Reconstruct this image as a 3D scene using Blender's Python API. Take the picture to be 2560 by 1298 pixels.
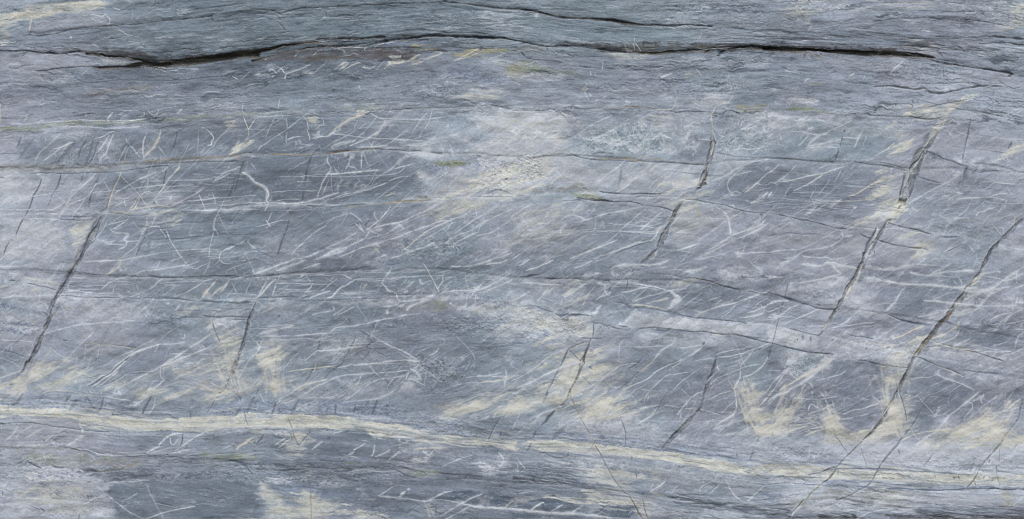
# A rock slab of blue-grey banded schist: crevices, cracks, veins and cream bands.
# Units: the slab is laid out in millimetres (x right, y down), 1000 mm = 1 Blender unit.
import math, re
import numpy as np
try:
    import bpy
except ImportError:            # the painting code can also be tried outside Blender
    bpy = None

W_MM, H_MM = 2560.0, 1298.0
STEP = 1.5

# ------------------------------------------------------------------ camera, sky, sun, exposure
def setup_view():
    sc = bpy.context.scene
    for o in list(bpy.data.objects):
        bpy.data.objects.remove(o)
    cam_d = bpy.data.cameras.new('camera')
    cam = bpy.data.objects.new('camera', cam_d)
    sc.collection.objects.link(cam)
    dist = 4.6
    cam.location = (W_MM / 2000.0, -dist, -H_MM / 2000.0)
    cam.rotation_euler = (math.radians(90), 0, 0)
    cam_d.sensor_width = 36.0
    cam_d.lens = 36.0 * dist / (W_MM / 1000.0)
    cam_d.clip_end = 100.0
    sc.camera = cam
    w = bpy.data.worlds.new('World')
    sc.world = w
    w.use_nodes = True
    nt = w.node_tree
    bg = nt.nodes['Background']
    sky = nt.nodes.new('ShaderNodeTexSky')
    sky.sky_type = 'NISHITA'
    sky.sun_disc = False
    elev, azim = math.radians(48), math.radians(-18)     # high, in front of the face, a little left
    sky.sun_elevation = elev
    sky.sun_rotation = math.pi + azim
    sky.air_density = 1.0
    sky.dust_density = 3.0
    nt.links.new(sky.outputs[0], bg.inputs[0])
    bg.inputs[1].default_value = 0.12
    sd = bpy.data.lights.new('sun', 'SUN')
    sd.energy = 1.5
    sd.angle = math.radians(10)
    sd.color = (1.0, 0.965, 0.92)
    so = bpy.data.objects.new('sun', sd)
    sc.collection.objects.link(so)
    d = (math.sin(azim) * math.cos(elev), -math.cos(azim) * math.cos(elev), math.sin(elev))
    from mathutils import Vector
    so.rotation_euler = Vector(d).to_track_quat('Z', 'Y').to_euler()
    so.location = (0, -3, 3)
    sc.view_settings.view_transform = 'Standard'
    sc.view_settings.look = 'None'
    sc.view_settings.gamma = 1.0
    sc.view_settings.use_curve_mapping = False
    sc.view_settings.exposure = 0.0
    sc.cycles.use_denoising = False
    sc.cycles.denoising_prefilter = 'ACCURATE'
    sc.cycles.denoising_input_passes = 'RGB_ALBEDO_NORMAL'
    sc.cycles.use_adaptive_sampling = False
    sc.cycles.filter_width = 1.05
    sc.cycles.max_bounces = 4

LIGHT = (0.82, 0.79, 0.785)      # how strongly that light falls on the face, per channel (for reading colours)

if bpy is not None:
    setup_view()


TR = """
T 0 0
P c .75 10 0 130 150 120 330 70 560 40 800 25 1080 15 1050 80 830 130 640 110 480 170 330 190 200 200 80 245 0 265
P c .35 14 0 300 60 280 90 400 40 470 0 470
P s .5 8 340 45 560 -20 1000 -20 840 28 600 45
P l .45 14 350 210 500 170 1000 110 1120 250 700 290 350 335
P l .3 20 0 480 300 470 900 470 850 530 400 530 0 505
P l .5 8 0 515 400 540 600 545 720 520 850 520 860 560 1000 640 850 660 450 690 350 705 0 700
P l .4 16 0 720 300 715 620 700 740 780 700 830 300 850 0 820
P d .5 14 740 760 1100 700 1500 700 1800 720 2000 690 1800 780 1280 790 1000 820 860 820
P d .35 20 300 830 800 820 1200 810 1000 870 740 910 300 890
P d .3 20 1550 780 2556 760 2556 800 2000 860 1500 850
P d .3 16 1000 950 1300 940 1600 960 1300 1040 1080 1040
P l .4 20 20 1000 400 990 380 1060 100 1120 20 1100
P l .35 16 180 1130 600 1120 580 1210 180 1220
P g .55 10 0 1262 300 1245 500 1240 800 1205 1250 1208 1500 1195 1950 1160 2300 1128 2556 1128 2556 1150 2200 1170 1700 1215 1250 1240 900 1250 700 1262 450 1290 0 1298
P u .45 10 1000 900 1300 860 1550 860 1500 900 1200 930 900 960 800 940
X 26 5 1010 540 1060 560 1300 572 1450 595 1600 602 1800 592 2000 575 2200 545 2400 518 2600 495 2600 585 2450 590 2300 610 2100 640 1900 662 1750 672 1650 690 1560 694 1440 686 1300 690 1000 692 930 672 1050 662 1250 655 1330 640 1400 620 1290 585 1150 578 1060 572
X 10 3 850 520 1000 528 1060 560 1050 570 1000 548 900 536 862 544
P k .55 12 640 505 900 495 1150 490 1400 520 1560 560 1800 570 2200 520 2556 480 2556 520 2100 590 1500 605 1200 570 960 535 800 520
P n .5 9 870 545 1000 545 1060 575 1250 590 1380 615 1250 650 1060 650 1000 600
P e .45 8 1500 600 2000 580 2400 530 2500 540 2000 620 1500 650
K 3 .9 -20 503 180 510 300 514 420 533 600 540 720 516 850 520
K 2.5 .9 350 713 450 710 600 685 830 665 950 660
K 2.6 .9 280 345 400 355 560 340 680 305 800 285 1000 270 1150 262 1250 250 1380 245 1500 225 1700 205 2000 178 2120 168
d 1.6 .6 1150 265 1280 285 1400 275 1550 245
d 2 .5 1620 155 1900 140 2150 120 2300 95
d 1.8 .8 1880 105 2100 85 2350 50 2470 42
d 1.2 .7 2330 70 2480 60
r 2.2 .8 2460 115 2560 110
d 2 .7 2200 150 2350 130 2440 120
d 4 .7 2110 160 2130 225
d 1.4 .55 0 830 180 822 330 820
d 1.8 .7 740 780 860 828 1000 825 1180 800 1280 798 1500 805 1650 808 1850 798 2050 778 2300 755 2556 735
d 1.5 .5 1550 980 1900 970 2250 975 2450 955 2556 950
d 1.6 .6 0 465 130 470 200 480
d 2 .7 215 572 265 530
d 1.4 .5 1110 130 1250 90 1350 45 1500 40
d 1.6 .8 1545 65 1560 0
d 1.2 .6 1640 30 1650 0
d 3 .7 1335 95 1345 85
d 3 .5 90 670 160 685 240 660 340 650
d 2 .5 10 715 90 710 
d 2 .5 1150 490 1250 500 1400 495 1560 515
d 4 .35 1500 400 1900 390
d 1.2 .4 550 310 900 295 1400 290
d 1.2 .4 950 380 1150 385
d 1.2 .5 60 820 110 900
H k 26 2 .35 60 3 3 1300 500 2400 690
H d 60 1.2 .35 70 4 4 400 300 2500 480
H d 40 1.2 .3 60 3 4 900 60 2500 200
H w 30 1.2 .35 50 4 4 800 300 2500 500
H w 25 1.4 .4 30 30 15 0 200 350 480
H d 40 1.2 .3 40 3 5 0 850 2500 1180
H w 30 1.4 .35 30 4 6 200 850 2500 1180
w 3 .7 915 170 930 195 965 212
w 2 .7 910 165 930 150 1000 165 1040 170 1062 140
w 2 .75 1062 140 1105 200 1088 260
w 1.5 .6 1280 5 1345 50
w 2 .7 1190 300 1230 320 1260 345 1330 362
w 2.5 .6 1540 380 1700 380 1740 375
w 4 .6 920 440 985 470
w 4 .5 700 380 720 375
w 1.8 .6 1200 100 1130 80 1200 95
w 1.6 .5 1325 100 1325 190
c 3 .7 320 190 300 260 295 310
w 2 .5 230 260 100 320 0 340
w 6 .5 2150 510 2210 495
w 3 .5 2040 510 2100 490
w 3 .6 1780 685 1900 690 1975 695
w 3 .6 820 750 890 690
w 2 .7 2415 790 2495 720
w 1.5 .6 2320 770 2375 795
w 3 .5 40 860 120 840
w 2 .8 100 1245 500 1222 800 1202 1200 1202 1480 1186
w 3 .8 1380 1165 1440 1155 1438 1120
w 2 .5 1200 1195 1290 1130
w 7 .7 1065 1190 1120 1125
w 2 .7 1480 1095 1500 1125 1535 1155 1570 1140 1595 1095
w 7 .75 1770 1140 1820 1090
w 2.5 .6 190 1200 230 1160 270 1165 240 1210
w 2 .7 860 1160 855 1135
w 3 .5 1970 1140 2060 1135
w 1.5 .7 2430 1030 2420 1110 2440 1140
c 2 .7 2425 1150 2460 1240 2480 1290 2520 1230 2550 1180
c 3 .7 2350 1205 2320 1250 2270 1290
w 2 .7 2010 1265 2050 1290
w 2 .6 2490 950 2510 945
w 3 .5 600 1265 800 1262 1100 1280 1400 1265
P c .4 14 2280 1240 2360 1195 2340 1260 2260 1290
P w .3 30 1960 1020 2200 1000 2400 1080 2000 1130
P w .35 30 640 800 740 790 700 860 600 850
c 5 .6 5 1040 5 1230
T 1 0
P d .5 12 -100 600 0 590 0 770 300 790 600 740 1060 700 1080 640 700 620 300 635
P d .3 16 1400 400 1650 385 1700 470 1100 478 1200 440
P b .4 10 1480 400 1720 375 1880 400 1850 465 1100 475 1250 440
P v .8 10 0 560 300 520 560 505 860 505 1150 480 1600 485 1900 490 1900 510 1650 520 1600 600 1250 600 1000 600 700 610 400 620 0 635
P e .3 10 450 590 800 565 1100 590 980 610 500 620
P r .25 20 1250 490 1500 490 1500 560 1300 580 1200 560
P c .7 8 1340 565 1440 575 1460 600 1380 640 1340 610
P o .4 10 1600 485 1800 480 1820 500 1640 508
X 20 4 -50 505 100 480 300 450 500 425 700 398 850 385 1100 384 1000 402 700 412 560 430 300 470 100 520 0 540 -50 545
X 12 3 -50 590 100 565 300 508 500 480 800 460 1110 460 1000 470 700 478 400 510 300 525 100 580 -50 630
K 4 .9 600 400 850 388 1100 384 1300 375
K 3 .9 800 465 1100 462 1200 432 1400 398 1600 382 1700 362 1850 362 2100 372 2400 378 2556 400
K 3 .8 1600 295 1900 325 2050 325 2320 342
d 3 .5 1300 345 1500 310 1700 305
d 3 .5 2250 375 2380 380
K 2.6 .9 -10 105 130 105 200 125 265 155
d 2.4 .7 60 150 200 155 250 210
K 2.2 .9 225 220 260 260 300 310
K 2 .85 255 135 350 110 480 85 600 85 720 78 860 65 1000 68 1070 50 1200 50 1380 38 1560 35 1850 22 1920 18
K 3 .9 1870 18 1930 30 2100 45 2300 70 2556 98
d 2.5 .7 1950 65 2100 95 2300 105 2460 130 2556 130
d 2 .6 2250 5 2450 25 2556 30
d 2.2 .8 620 90 740 100
d 3 .8 690 115 710 155
d 2 .5 740 170 900 155 1050 135
d 4 .5 1010 135 1080 130
d 2 .7 1430 80 1570 82 1610 98
d 5 .7 1740 130 1800 115
d 3 .7 1760 135 1800 175 1855 195
d 2 .5 1300 330 1480 320 1600 300
d 2 .55 1100 478 1400 482 1700 482 1900 468 2200 488 2556 478
d 3 .6 2100 372 2300 378 2400 372
d 2 .8 1830 30 1870 60
H d 130 1.1 .38 80 3 3 0 120 2556 380
H w 60 1.2 .35 60 3 3 0 120 2556 380
H d 40 1.2 .4 60 0 3 0 0 2556 100
H d 50 1.4 .35 40 3 6 0 800 2400 1060
H w 70 1.4 .32 40 8 6 0 720 2500 1060
P t .25 30 0 170 600 160 1500 170 1900 260 1300 340 500 360 0 400
P w .35 30 2250 130 2556 110 2556 320 2300 250
P c .35 16 520 400 750 380 640 410 450 420
w 2 .5 260 140 380 120
w 3 .5 580 90 800 85
w 2 .5 0 155 150 150 200 165
w 2 .6 560 560 625 505
w 3 .5 380 575 430 515
w 3 .5 90 600 100 585
w 2.6 .7 740 480 850 500 885 520 870 495 820 480 960 465 1080 475
w 2 .7 1080 505 1090 480 1120 475
c 3 .75 1420 640 1540 600 1600 560 1640 545
c 3 .75 1560 640 1650 620 1750 570 1860 530
c 5 .65 1280 690 1340 640 1420 635
c 2.6 .75 1980 610 2080 560 2200 500 2220 490
c 2 .7 2040 590 2150 560 2260 510
c 2 .6 1640 590 1740 580
P o .4 10 2000 560 2200 490 2500 480 2540 520 2200 540
w 2.2 .7 1200 700 1240 650 1285 610
w 2.4 .6 1060 670 1130 680 1210 645
w 1.8 .6 1110 710 1180 650
c 2.4 .6 780 700 870 630 910 625
c 2.4 .6 830 705 920 640
c 2 .6 860 710 960 650 1050 625
P w .4 8 780 700 860 640 920 640 860 700
c 2 .6 580 740 640 680 710 610
P w .5 8 490 730 560 720 590 750 500 755
w 2.4 .7 130 715 150 695 180 700 215 735 
w 2.4 .7 220 720 250 690 270 715 305 740 400 705 500 665 550 650
w 2 .7 305 740 290 790
w 3 .6 0 750 50 735
w 1.5 .6 110 770 135 755
w 1.5 .6 165 780 185 755
w 2 .6 1180 480 1220 450 1280 440
w 2 .6 1300 435 1420 420 1500 415 1540 390
w 1.6 .5 1720 380 1740 430
w 2.5 .6 1080 650 1090 680
w 3 .5 2320 600 2420 560 2500 525
S .6 20 1700 720 2000 680 2200 700 2560 760 2500 800 2200 830 1800 800 1650 770
S .7 20 1400 900 1900 800 2100 960 1900 1000 1400 980
S .5 14 760 850 960 830 940 880 800 890
P b .4 24 1860 700 2100 670 2400 760 2500 830 2300 860 2200 810 1900 770
P g .4 24 2350 610 2556 600 2556 700 2500 690
P g .4 14 60 1130 300 1100 460 1100 300 1130 150 1145 0 1175
P g .3 10 700 1080 1000 1075 1300 1050 1250 1100 1000 1110
P c .45 30 2050 960 2150 900 2400 890 2300 960 2200 980
P w .35 20 700 1040 1300 1030 1350 980 1360 1040 1100 1070 750 1060
P d .3 10 1370 920 1500 900 1800 960 1700 1030 1370 1010
P b .45 14 600 1090 740 1010 760 1080 1000 1120 700 1160 640 1120
w 2 .5 0 1150 180 1120 420 1090
w 2 .5 0 1175 180 1158 350 1155
d 2 .7 1280 1103 1450 1095 1560 1085
d 1.2 .5 1560 1085 2000 1070 2300 1060
d 3 .5 2340 1050 2480 1070 2560 1095
w 1.6 .7 128 1298 185 1180
w 1.6 .7 300 1298 460 1175
w 1.8 .7 305 1180 312 1280
w 2.2 .7 475 1160 540 1120 630 1150
w 1.6 .6 240 980 225 1080
c 2 .8 475 1160 490 1180 560 1185
P c .55 8 540 1180 610 1170 630 1200 640 1280 560 1240
w 1.6 .7 505 1190 530 1298
w 1.6 .7 600 1298 640 1250 680 1250 660 1170
P b .5 14 640 1170 710 1150 700 1230 660 1298 600 1298
P c .75 5 940 1190 1010 1120 1080 1110 1080 1145 1000 1180 930 1225 860 1245
c 3.4 .8 770 1298 860 1240 960 1180 1060 1140 1130 1110
w 1.8 .8 1140 1130 1203 1165 1260 1185 1400 1190 1700 1193 1870 1172
w 3 .8 1198 1160 1206 1168
w 2 .75 1203 1170 1150 1240 1095 1298
w 1.5 .5 1100 1220 1030 1290
p 6 .35 1220 1298 1350 1200 1470 1120
w 1.8 .6 1580 1298 1640 1200 1710 1120
w 1.8 .6 1680 1298 1730 1210 1760 1110
w 1.4 .4 940 1205 1090 1210
w 4 .5 1900 1270 1930 1240
P w .35 30 2000 1080 2556 1080 2556 1298 2200 1298
w 2 .4 1020 850 1040 900
w 2 .4 1860 790 1940 740
T 2 0
P k .5 10 550 440 900 440 1200 430 1400 420 1500 440 2000 430 2556 450 2556 490 2100 480 1700 510 1300 525 900 520 700 480
P e .35 20 1000 440 1400 430 1400 520 1000 515
P t .3 20 300 200 900 230 1400 260 1850 330 1800 420 1100 400 500 370 300 300
X 10 4 90 95 200 102 330 130 430 165 600 182 850 188 1000 195 1150 225 1260 245 1300 255 1150 245 1000 215 850 205 650 195 440 180 300 150 150 115
X 18 3 1210 520 1280 522 1500 518 1650 500 1800 492 2000 480 2200 472 2400 450 2600 465 2600 495 2480 490 2350 485 2200 498 2020 490 1930 525 1960 500 1700 520 1430 540 1280 540
X 12 3 2050 550 2100 505 2130 500 2090 530 2060 555
P n .6 4 1930 500 2050 490 2130 500 2230 465 2200 470 2100 482 2000 486
K 3 .9 -10 92 100 100 250 118 420 170 600 185 850 190 1000 205 1250 245 1400 255 1640 262 1700 248 1900 258 2000 268
K 3 .9 340 462 440 465
K 2.6 .9 345 462 352 500
d 2 .7 440 462 700 462 900 470
K 3 .8 880 518 1100 528 1210 532
d 2 .6 150 580 250 600 340 600 500 625
K 3 .7 90 520 125 560
d 1.6 .6 500 575 850 570 1000 560
d 3 .7 665 665 780 680
d 3 .7 930 684 1030 695
d 2 .5 0 400 120 420
d 2 .5 0 470 60 470
d 4 .35 1110 130 1450 118
d 3 .6 1930 380 1990 370
d 3 .5 2240 360 2560 370
d 1.6 .5 360 670 520 730 700 755
d 1.5 .5 0 340 300 370
d 1.4 .6 0 1105 180 1105 370 1098
d 1.4 .5 700 1085 900 1080
d 2 .6 450 1120 540 1175
d 2 .6 1620 1130 1750 1115 2020 1120
d 2 .6 2050 1070 2030 1120
d 1.6 .5 1480 800 1600 820 1860 828 2060 815
d 1.3 .6 1600 700 1800 670 1900 660
d 2 .6 2140 660 2190 672
d 1.2 .4 2250 720 2556 705
d 2 .4 2210 1030 2260 960
r 1.8 .5 1130 1060 1400 1080 1460 1100
o 1.8 .5 870 1048 1000 1075 1150 1070 1400 1082
d 1.4 .6 1700 1105 1900 1115 2010 1120
H d 90 1.2 .35 70 -2 3 0 0 2556 440
H w 60 1.3 .4 60 -2 4 0 0 2556 440
H d 60 1.3 .3 50 -1 4 0 560 2556 900
H w 40 1.3 .3 40 -1 6 0 560 2556 900
P w .4 16 1560 190 1740 190 1700 250 1570 250
S .5 20 1200 800 2100 760 2300 900 1700 960 1200 900
S .4 20 0 20 500 50 480 180 0 200
S .5 24 1650 0 2556 0 2556 250 1600 200
P g .5 20 0 580 160 600 360 690 700 750 560 760 200 740 0 720
P u .4 10 0 470 320 450 340 520 100 540 0 530
P o .25 20 0 650 120 640 120 740 0 740
P c .35 20 1010 560 1300 550 1280 600 1050 600
P l .4 30 1700 560 2556 560 2556 720 2000 720
P l .3 30 200 560 650 590 640 700 360 680
P w .55 14 90 770 180 730 450 750 560 760 500 790 300 800 100 790
w 2 .8 1120 438 1155 528
w 2 .8 1212 440 1224 490 1215 520
w 2 .8 1232 435 1290 520
w 1.6 .6 1215 350 1225 430
c 2 .6 1845 405 1890 340 1895 290
w 1.5 .8 1892 70 1892 108
w 3 .6 1900 75 1990 80
w 1.6 .6 1640 130 1800 118 1990 118
w 7 .7 225 162 270 168
w 2.2 .85 908 620 898 700
w 3 .6 780 710 785 755
w 3 .6 820 730 835 755
P c .5 5 710 870 740 830 750 850 730 905 710 905
w 2 .8 728 920 750 970 770 1000
w 3 .7 770 940 800 960
w 3 .8 905 985 932 962
w 3 .8 830 1010 855 990
w 3 .8 1130 1018 1180 1032
P w .6 5 1480 770 1600 730 1610 745 1500 788
w 2 .5 1450 770 1490 735
w 2 .7 2070 780 2110 715
w 1.6 .6 2160 780 2170 735
w 2.4 .5 1840 690 1890 760
w 2 .7 2250 565 2255 545 2275 520
c 4 .4 1730 745 1820 740
P o .2 14 1730 730 1980 730 1980 760 1740 760
w 2 .3 0 900 450 880
w 2 .4 0 1010 420 1030 480 1050
w 1.5 .4 220 1050 800 1055
H c 40 1.4 .5 16 70 25 2150 780 2330 920
H w 30 1.4 .5 20 45 25 1500 960 1720 1090
P w .5 20 1800 1060 1900 1000 2000 930 2200 920 2180 980 2050 1060 1900 1100
c 2 .5 1440 1095 1600 1090 1640 1000
c 1.4 .5 1830 1030 1845 990
c 1.4 .5 1660 1090 1655 1050
c 2.4 .6 2200 960 2160 1020 2050 1060 2000 1140 1985 1200 2010 1298
P d .3 8 2250 960 2556 930 2556 1050 2200 1050
P o .35 10 2250 1075 2480 1060 2556 1075 2556 1090 2480 1130 2300 1110 
P b .4 12 2290 1110 2450 1130 2540 1110 2500 1150 2300 1140
P b .35 20 930 1085 1180 1080 1460 1110 1400 1140 1000 1130
w 2 .7 720 1298 800 1245 900 1200 1000 1152
w 2.4 .7 1005 1298 1110 1242
w 4 .5 1130 1220 1200 1180 1300 1140
P w .45 16 330 1250 400 1180 500 1170 490 1298 320 1298
P w .3 20 0 1120 400 1110 330 1298 0 1298
P w .5 8 1270 1170 1320 1150 1330 1240 1290 1298 1270 1240
P c .45 16 1420 1180 1560 1160 1600 1230 1450 1298
w 3 .5 1760 1270 1800 1230 1960 1220
P w .5 10 1720 1260 1790 1230 1780 1298 1730 1298
P w .45 10 2190 1210 2280 1160 2500 1140 2300 1190
H w 34 1.8 .6 26 40 18 2200 1150 2556 1298
H w 20 1.4 .5 24 50 20 1300 1150 1750 1298
w 1.6 .5 2400 900 2350 920 2556 930
T 3 0
P d .4 16 0 350 500 340 1000 350 1600 390 1560 470 800 480 0 470
P k .6 12 0 440 500 455 1000 470 1400 510 1620 560 1500 580 1300 560 700 530 0 510
P d .3 16 1000 330 1600 360 2000 330 2556 350 2556 410 1900 390 1300 390
P c .35 20 1360 460 1640 430 1660 540 1500 520
P c .3 30 500 20 1060 0 1640 0 1500 40 900 40
P c .4 30 170 50 420 20 400 180 200 180
P c .5 20 2500 80 2556 40 2556 250 2480 240 2400 170
P w .5 14 2200 270 2400 260 2480 240 2400 310 2220 310
P b .35 20 0 0 200 0 200 40 0 40
P b .3 20 600 10 1000 0 1100 60 700 90
P l .4 30 1700 20 2400 0 2400 180 1900 160
P l .4 30 600 560 1360 580 1300 720 700 700 500 620
P l .3 30 1300 200 2300 200 2000 290 1300 290
P l .4 30 1750 660 2100 700 2556 780 2556 900 2100 860 1750 820
S .7 26 200 0 800 0 700 160 200 170
S .5 26 1700 0 2556 0 2556 320 1800 160
S .5 26 1000 600 2000 600 1900 850 900 850
X 26 4 -50 468 200 470 450 475 640 490 900 505 1200 515 1500 535 1650 560 1700 590 1600 600 1450 585 1350 580 1200 565 1000 555 700 545 640 540 500 528 300 520 150 515 -50 505
r 3 .85 355 575 365 550 380 525
r 2 .6 230 530 340 528 440 525
r 1.4 .6 437 578 437 545
P o .35 7 460 550 520 545 510 580 470 575
K 6 .9 1350 560 1380 582
K 4 .85 1560 575 1700 625 1800 645 1950 660 2150 690 2300 715 2400 730 2450 745
d 3 .7 1700 595 1850 618 1890 625
d 3.5 .7 1680 525 1720 545 1740 575
d 2 .7 1150 400 1300 420 1500 435 1650 445 1800 465
d 2 .7 1000 345 1200 340 1400 380 1600 395 1850 390 2200 360
K 4 .85 2230 360 2350 375 2556 390
K 3 .85 2300 425 2380 430 2450 445 2556 455
d 4 .7 1960 520 1940 490 1870 460
d 4 .6 1700 450 1660 435
P k .35 14 1940 450 2060 460 2060 510 1960 510
d 2 .6 2020 535 2150 575
d 2 .6 2310 600 2400 605 2556 598
d 1.6 .5 2300 590 2556 570
K 1.8 .8 1060 215 1200 190 1330 185 1500 180 1650 182 1720 198 1900 192 2100 210 2340 250
d 1.6 .7 1730 118 1880 120 2060 125
d 2.4 .6 930 290 1030 285
d 2.4 .5 670 375 770 370
d 3 .5 480 345 540 350
d 2 .5 1290 280 1380 310
K 4 .8 2400 770 2440 748
d 2.4 .7 2500 760 2556 765
K 3.4 .85 1060 865 1200 855 1350 875 1480 895 1560 885 1610 920 1700 935 1800 920 1940 890 2080 870 2180 860
d 6 .7 1580 915 1640 930
d 2 .6 1500 825 1600 840 1760 835 1950 822 2090 835
d 2 .6 2140 790 2200 810 2230 850
d 3 .5 2050 860 2200 855
d 2 .5 2330 860 2250 870 2160 880
d 1.6 .5 1750 665 1750 770
d 1.6 .5 1780 740 1850 720 1850 742
d 1.4 .5 1880 742 2040 740 2050 690
d 2.4 .7 2380 860 2450 885 2510 875
d 1.4 .5 2300 810 2380 855
d 2 .5 2260 910 2240 955
d 2 .6 2420 700 2556 645
d 3 .8 765 982 830 982
d 2 .6 130 680 190 685
d 2 .5 280 700 480 715
d 2 .4 0 845 250 840
o 3 .4 400 845 540 845
d 1.5 .5 640 950 740 955
d 2 .6 60 770 150 765
d 3 .45 1080 850 760 820
d 1.6 .4 1500 1000 1700 1050
K 2.4 .8 960 1137 1000 1135 1020 1150 1190 1158 1280 1168 1400 1165 1520 1185 1620 1190 1700 1180 1760 1150
d 2 .7 800 1130 850 1138 900 1130
d 2 .6 860 1160 870 1135
d 2 .6 1070 1090 1075 1120
K 1.6 .7 1100 1040 1280 1035 1420 1040 1440 1060 1430 1085
d 2 .6 1600 1070 1670 1060 1760 1035 1900 1015 1990 990
d 1.6 .5 2050 990 2100 1005 2230 1010 2250 1030
d 3 .6 2240 1040 2255 1020
K 3 .6 1880 1090 2000 1105 2150 1125 2280 1150 2370 1170
d 1.4 .5 2370 1170 2556 1200
d 1.4 .5 2000 1290 2020 1180
P d .3 12 1840 1090 2000 1090 2200 1140 2350 1175 2200 1190 1850 1140
P c .6 10 1380 1170 1420 1080 1700 1060 1800 1030 1950 1000 2010 1000 1900 1060 1780 1120 1700 1180 1550 1190
P c .8 3 1950 960 2090 930 2105 945 2000 980 1920 1005
c 4 .8 1750 1180 1850 1080 2000 1000
P c .7 4 1660 1270 1700 1210 1780 1185 1750 1250 1690 1298 1650 1298
P g .75 8 170 1080 270 1062 400 1060 470 1080 530 1100 400 1112 200 1100
P g .3 10 0 1080 200 1060 540 1100 720 1120 700 1145 300 1100 0 1100
P u .3 16 1400 1060 1700 1050 1500 1120 1400 1130
P n .4 16 1050 1030 1400 1040 1380 1150 1060 1150
P w .6 10 180 1045 260 990 400 970 500 990 480 1040 300 1040
P w .5 10 90 1030 150 960 160 1000
P w .4 20 0 1130 400 1140 800 1180 700 1260 0 1298
P t .4 14 200 1210 260 1180 560 1220 560 1298 150 1298
P w .5 14 1180 1280 1260 1220 1300 1240 1250 1298
c 5 .7 1170 1290 1280 1220
P w .3 20 1000 1200 1150 1200 1130 1250 1040 1250
P w .35 30 1850 860 2050 840 1800 980 1720 1000 1500 1100
P b .4 20 1380 1190 1640 1200 1600 1250 1380 1250
w 3.4 .75 1225 740 1260 690 1350 610
w 3 .6 805 775 865 725
w 2.4 .5 950 790 970 750
w 3 .7 355 825 380 790 420 785
w 2.6 .7 405 310 420 280 440 245
w 2 .6 410 250 415 170
w 3 .7 1370 260 1390 265
w 3 .7 1540 310 1610 320
w 1.5 .5 1905 190 1912 270
c 2.4 .7 2400 70 2490 72 2500 95 2440 130
c 2.4 .7 2500 95 2556 40
c 2 .7 2400 170 2450 140
c 3 .6 2330 300 2450 280 2556 240
w 2 .6 30 1298 150 1240 180 1190
w 2 .7 170 1298 300 1240 440 1180
w 2 .7 450 1160 500 1200 560 1220 580 1280
w 2 .6 600 1270 700 1220 740 1190
w 2.4 .7 640 1298 760 1240 830 1205
w 2 .6 0 1298 60 1220 240 1160
w 2 .7 2300 1110 2350 1085
w 3 .7 2370 1160 2450 1110 2540 1070
w 1.8 .6 2410 1170 2556 1090
H w 30 1.4 .4 24 30 18 2150 1040 2556 1150
w 2 .6 780 1055 830 1040
c 1.8 .5 1860 1170 1920 1260
c 1.4 .5 1890 1170 1780 1240
H d 100 1.2 .38 70 -4 3 0 330 1900 480
H d 40 1.2 .38 50 -8 4 1600 330 2556 640
H d 50 1.2 .3 60 -2 3 500 40 2400 330
H w 60 1.2 .35 50 -4 4 400 80 2500 480
H d 40 1.2 .3 60 -3 3 100 560 1000 900
H w 60 1.4 .35 14 40 30 900 600 2000 900
T 0 1
P d .4 16 170 110 500 60 900 60 1100 0 1500 20 2300 0 2400 60 2300 240 1500 280 1000 320 600 330 200 310
P g .35 8 0 10 350 20 450 -10 0 -40
P l .25 20 0 70 150 60 160 300 0 300
P u .4 10 0 330 400 335 900 350 1400 310 1800 290 2300 250 2460 250 2420 300 1900 330 1400 350 1000 415 500 420 0 410
P w .5 14 0 400 500 430 400 600 300 700 0 780
P l .35 30 420 430 900 440 800 780 300 780
P l .4 20 1100 620 1900 600 1800 760 1100 790
P l .3 30 1900 700 2556 640 2556 790 1900 780
P d .45 24 1650 350 2380 330 2556 450 2400 700 1900 780 1700 620
P w .5 24 0 900 600 900 700 1200 500 1298 0 1298
P c .5 10 720 920 930 880 870 1050 830 1150 760 1230 740 1130 710 1050
P d .35 30 1100 920 1800 960 1600 1298 1000 1298
P d .3 30 1500 800 2556 830 2556 1050 1700 1100
S .5 20 600 330 1100 330 1100 400 600 400
S .6 14 360 820 900 830 950 880 400 880
K 3 1 1770 25 1755 100 1728 180
d 1.6 .5 1728 180 1690 240
K 3.2 .95 608 440 590 520 560 590 520 650 495 728
d 1.5 .4 495 728 470 775
K 2.6 .85 410 495 390 550 345 630 310 740 280 810 250 860
K 2.2 .8 235 885 190 980 160 1065
d 3 .6 95 1125 60 1180 40 1240
d 5 .5 210 80 165 180
d 7 .4 350 80 180 300
d 8 .5 750 110 700 180 600 290 550 330
d 3 .6 860 110 800 200 780 290
d 3 .6 990 100 960 180 930 290 850 370
d 5 .5 930 100 900 220 850 360
K 5 .8 1265 150 1225 220 1205 310
d 5 .5 830 450 810 530
d 3.5 .6 985 470 920 620 880 770
K 3 .8 1665 375 1640 480 1620 560 1570 650 1530 750
K 8 .85 2445 310 2400 400 2370 520 2340 620
K 4 .85 2300 450 2285 540 2255 660
K 3 .85 2340 500 2310 620 2275 700
d 8 .4 2370 420 2340 540 2270 690
K 3.4 .9 1200 440 1160 520 1120 610 1085 700 1060 780 1000 820
K 6 .9 970 880 930 950 890 1040 850 1130 800 1210 750 1298
d 4 .6 880 1130 820 1230 800 1298
K 3 .8 1480 990 1440 1080 1400 1160 1355 1270
d 1.6 .6 580 355 660 362
d 3 .5 740 340 800 355
d 2 .5 880 370 950 345 1000 350
d 1.6 .7 300 435 500 432 700 435 900 425 1080 425 1250 405 1500 375 1680 355
o 1.6 .5 1080 418 1300 390
d 2 .8 1460 375 1560 362 1680 352
d 1.8 .7 1450 350 1800 325 2000 318 2250 315 2380 325
d 4 .6 2290 315 2420 320
o 2 .5 1450 310 1650 295 2050 270 2400 255
d 1.6 .6 580 890 700 895 850 905 950 885
d 1.8 .7 1060 820 1200 835 1340 855 1500 840
o 3 .5 1060 812 1200 825 1350 835
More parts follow.
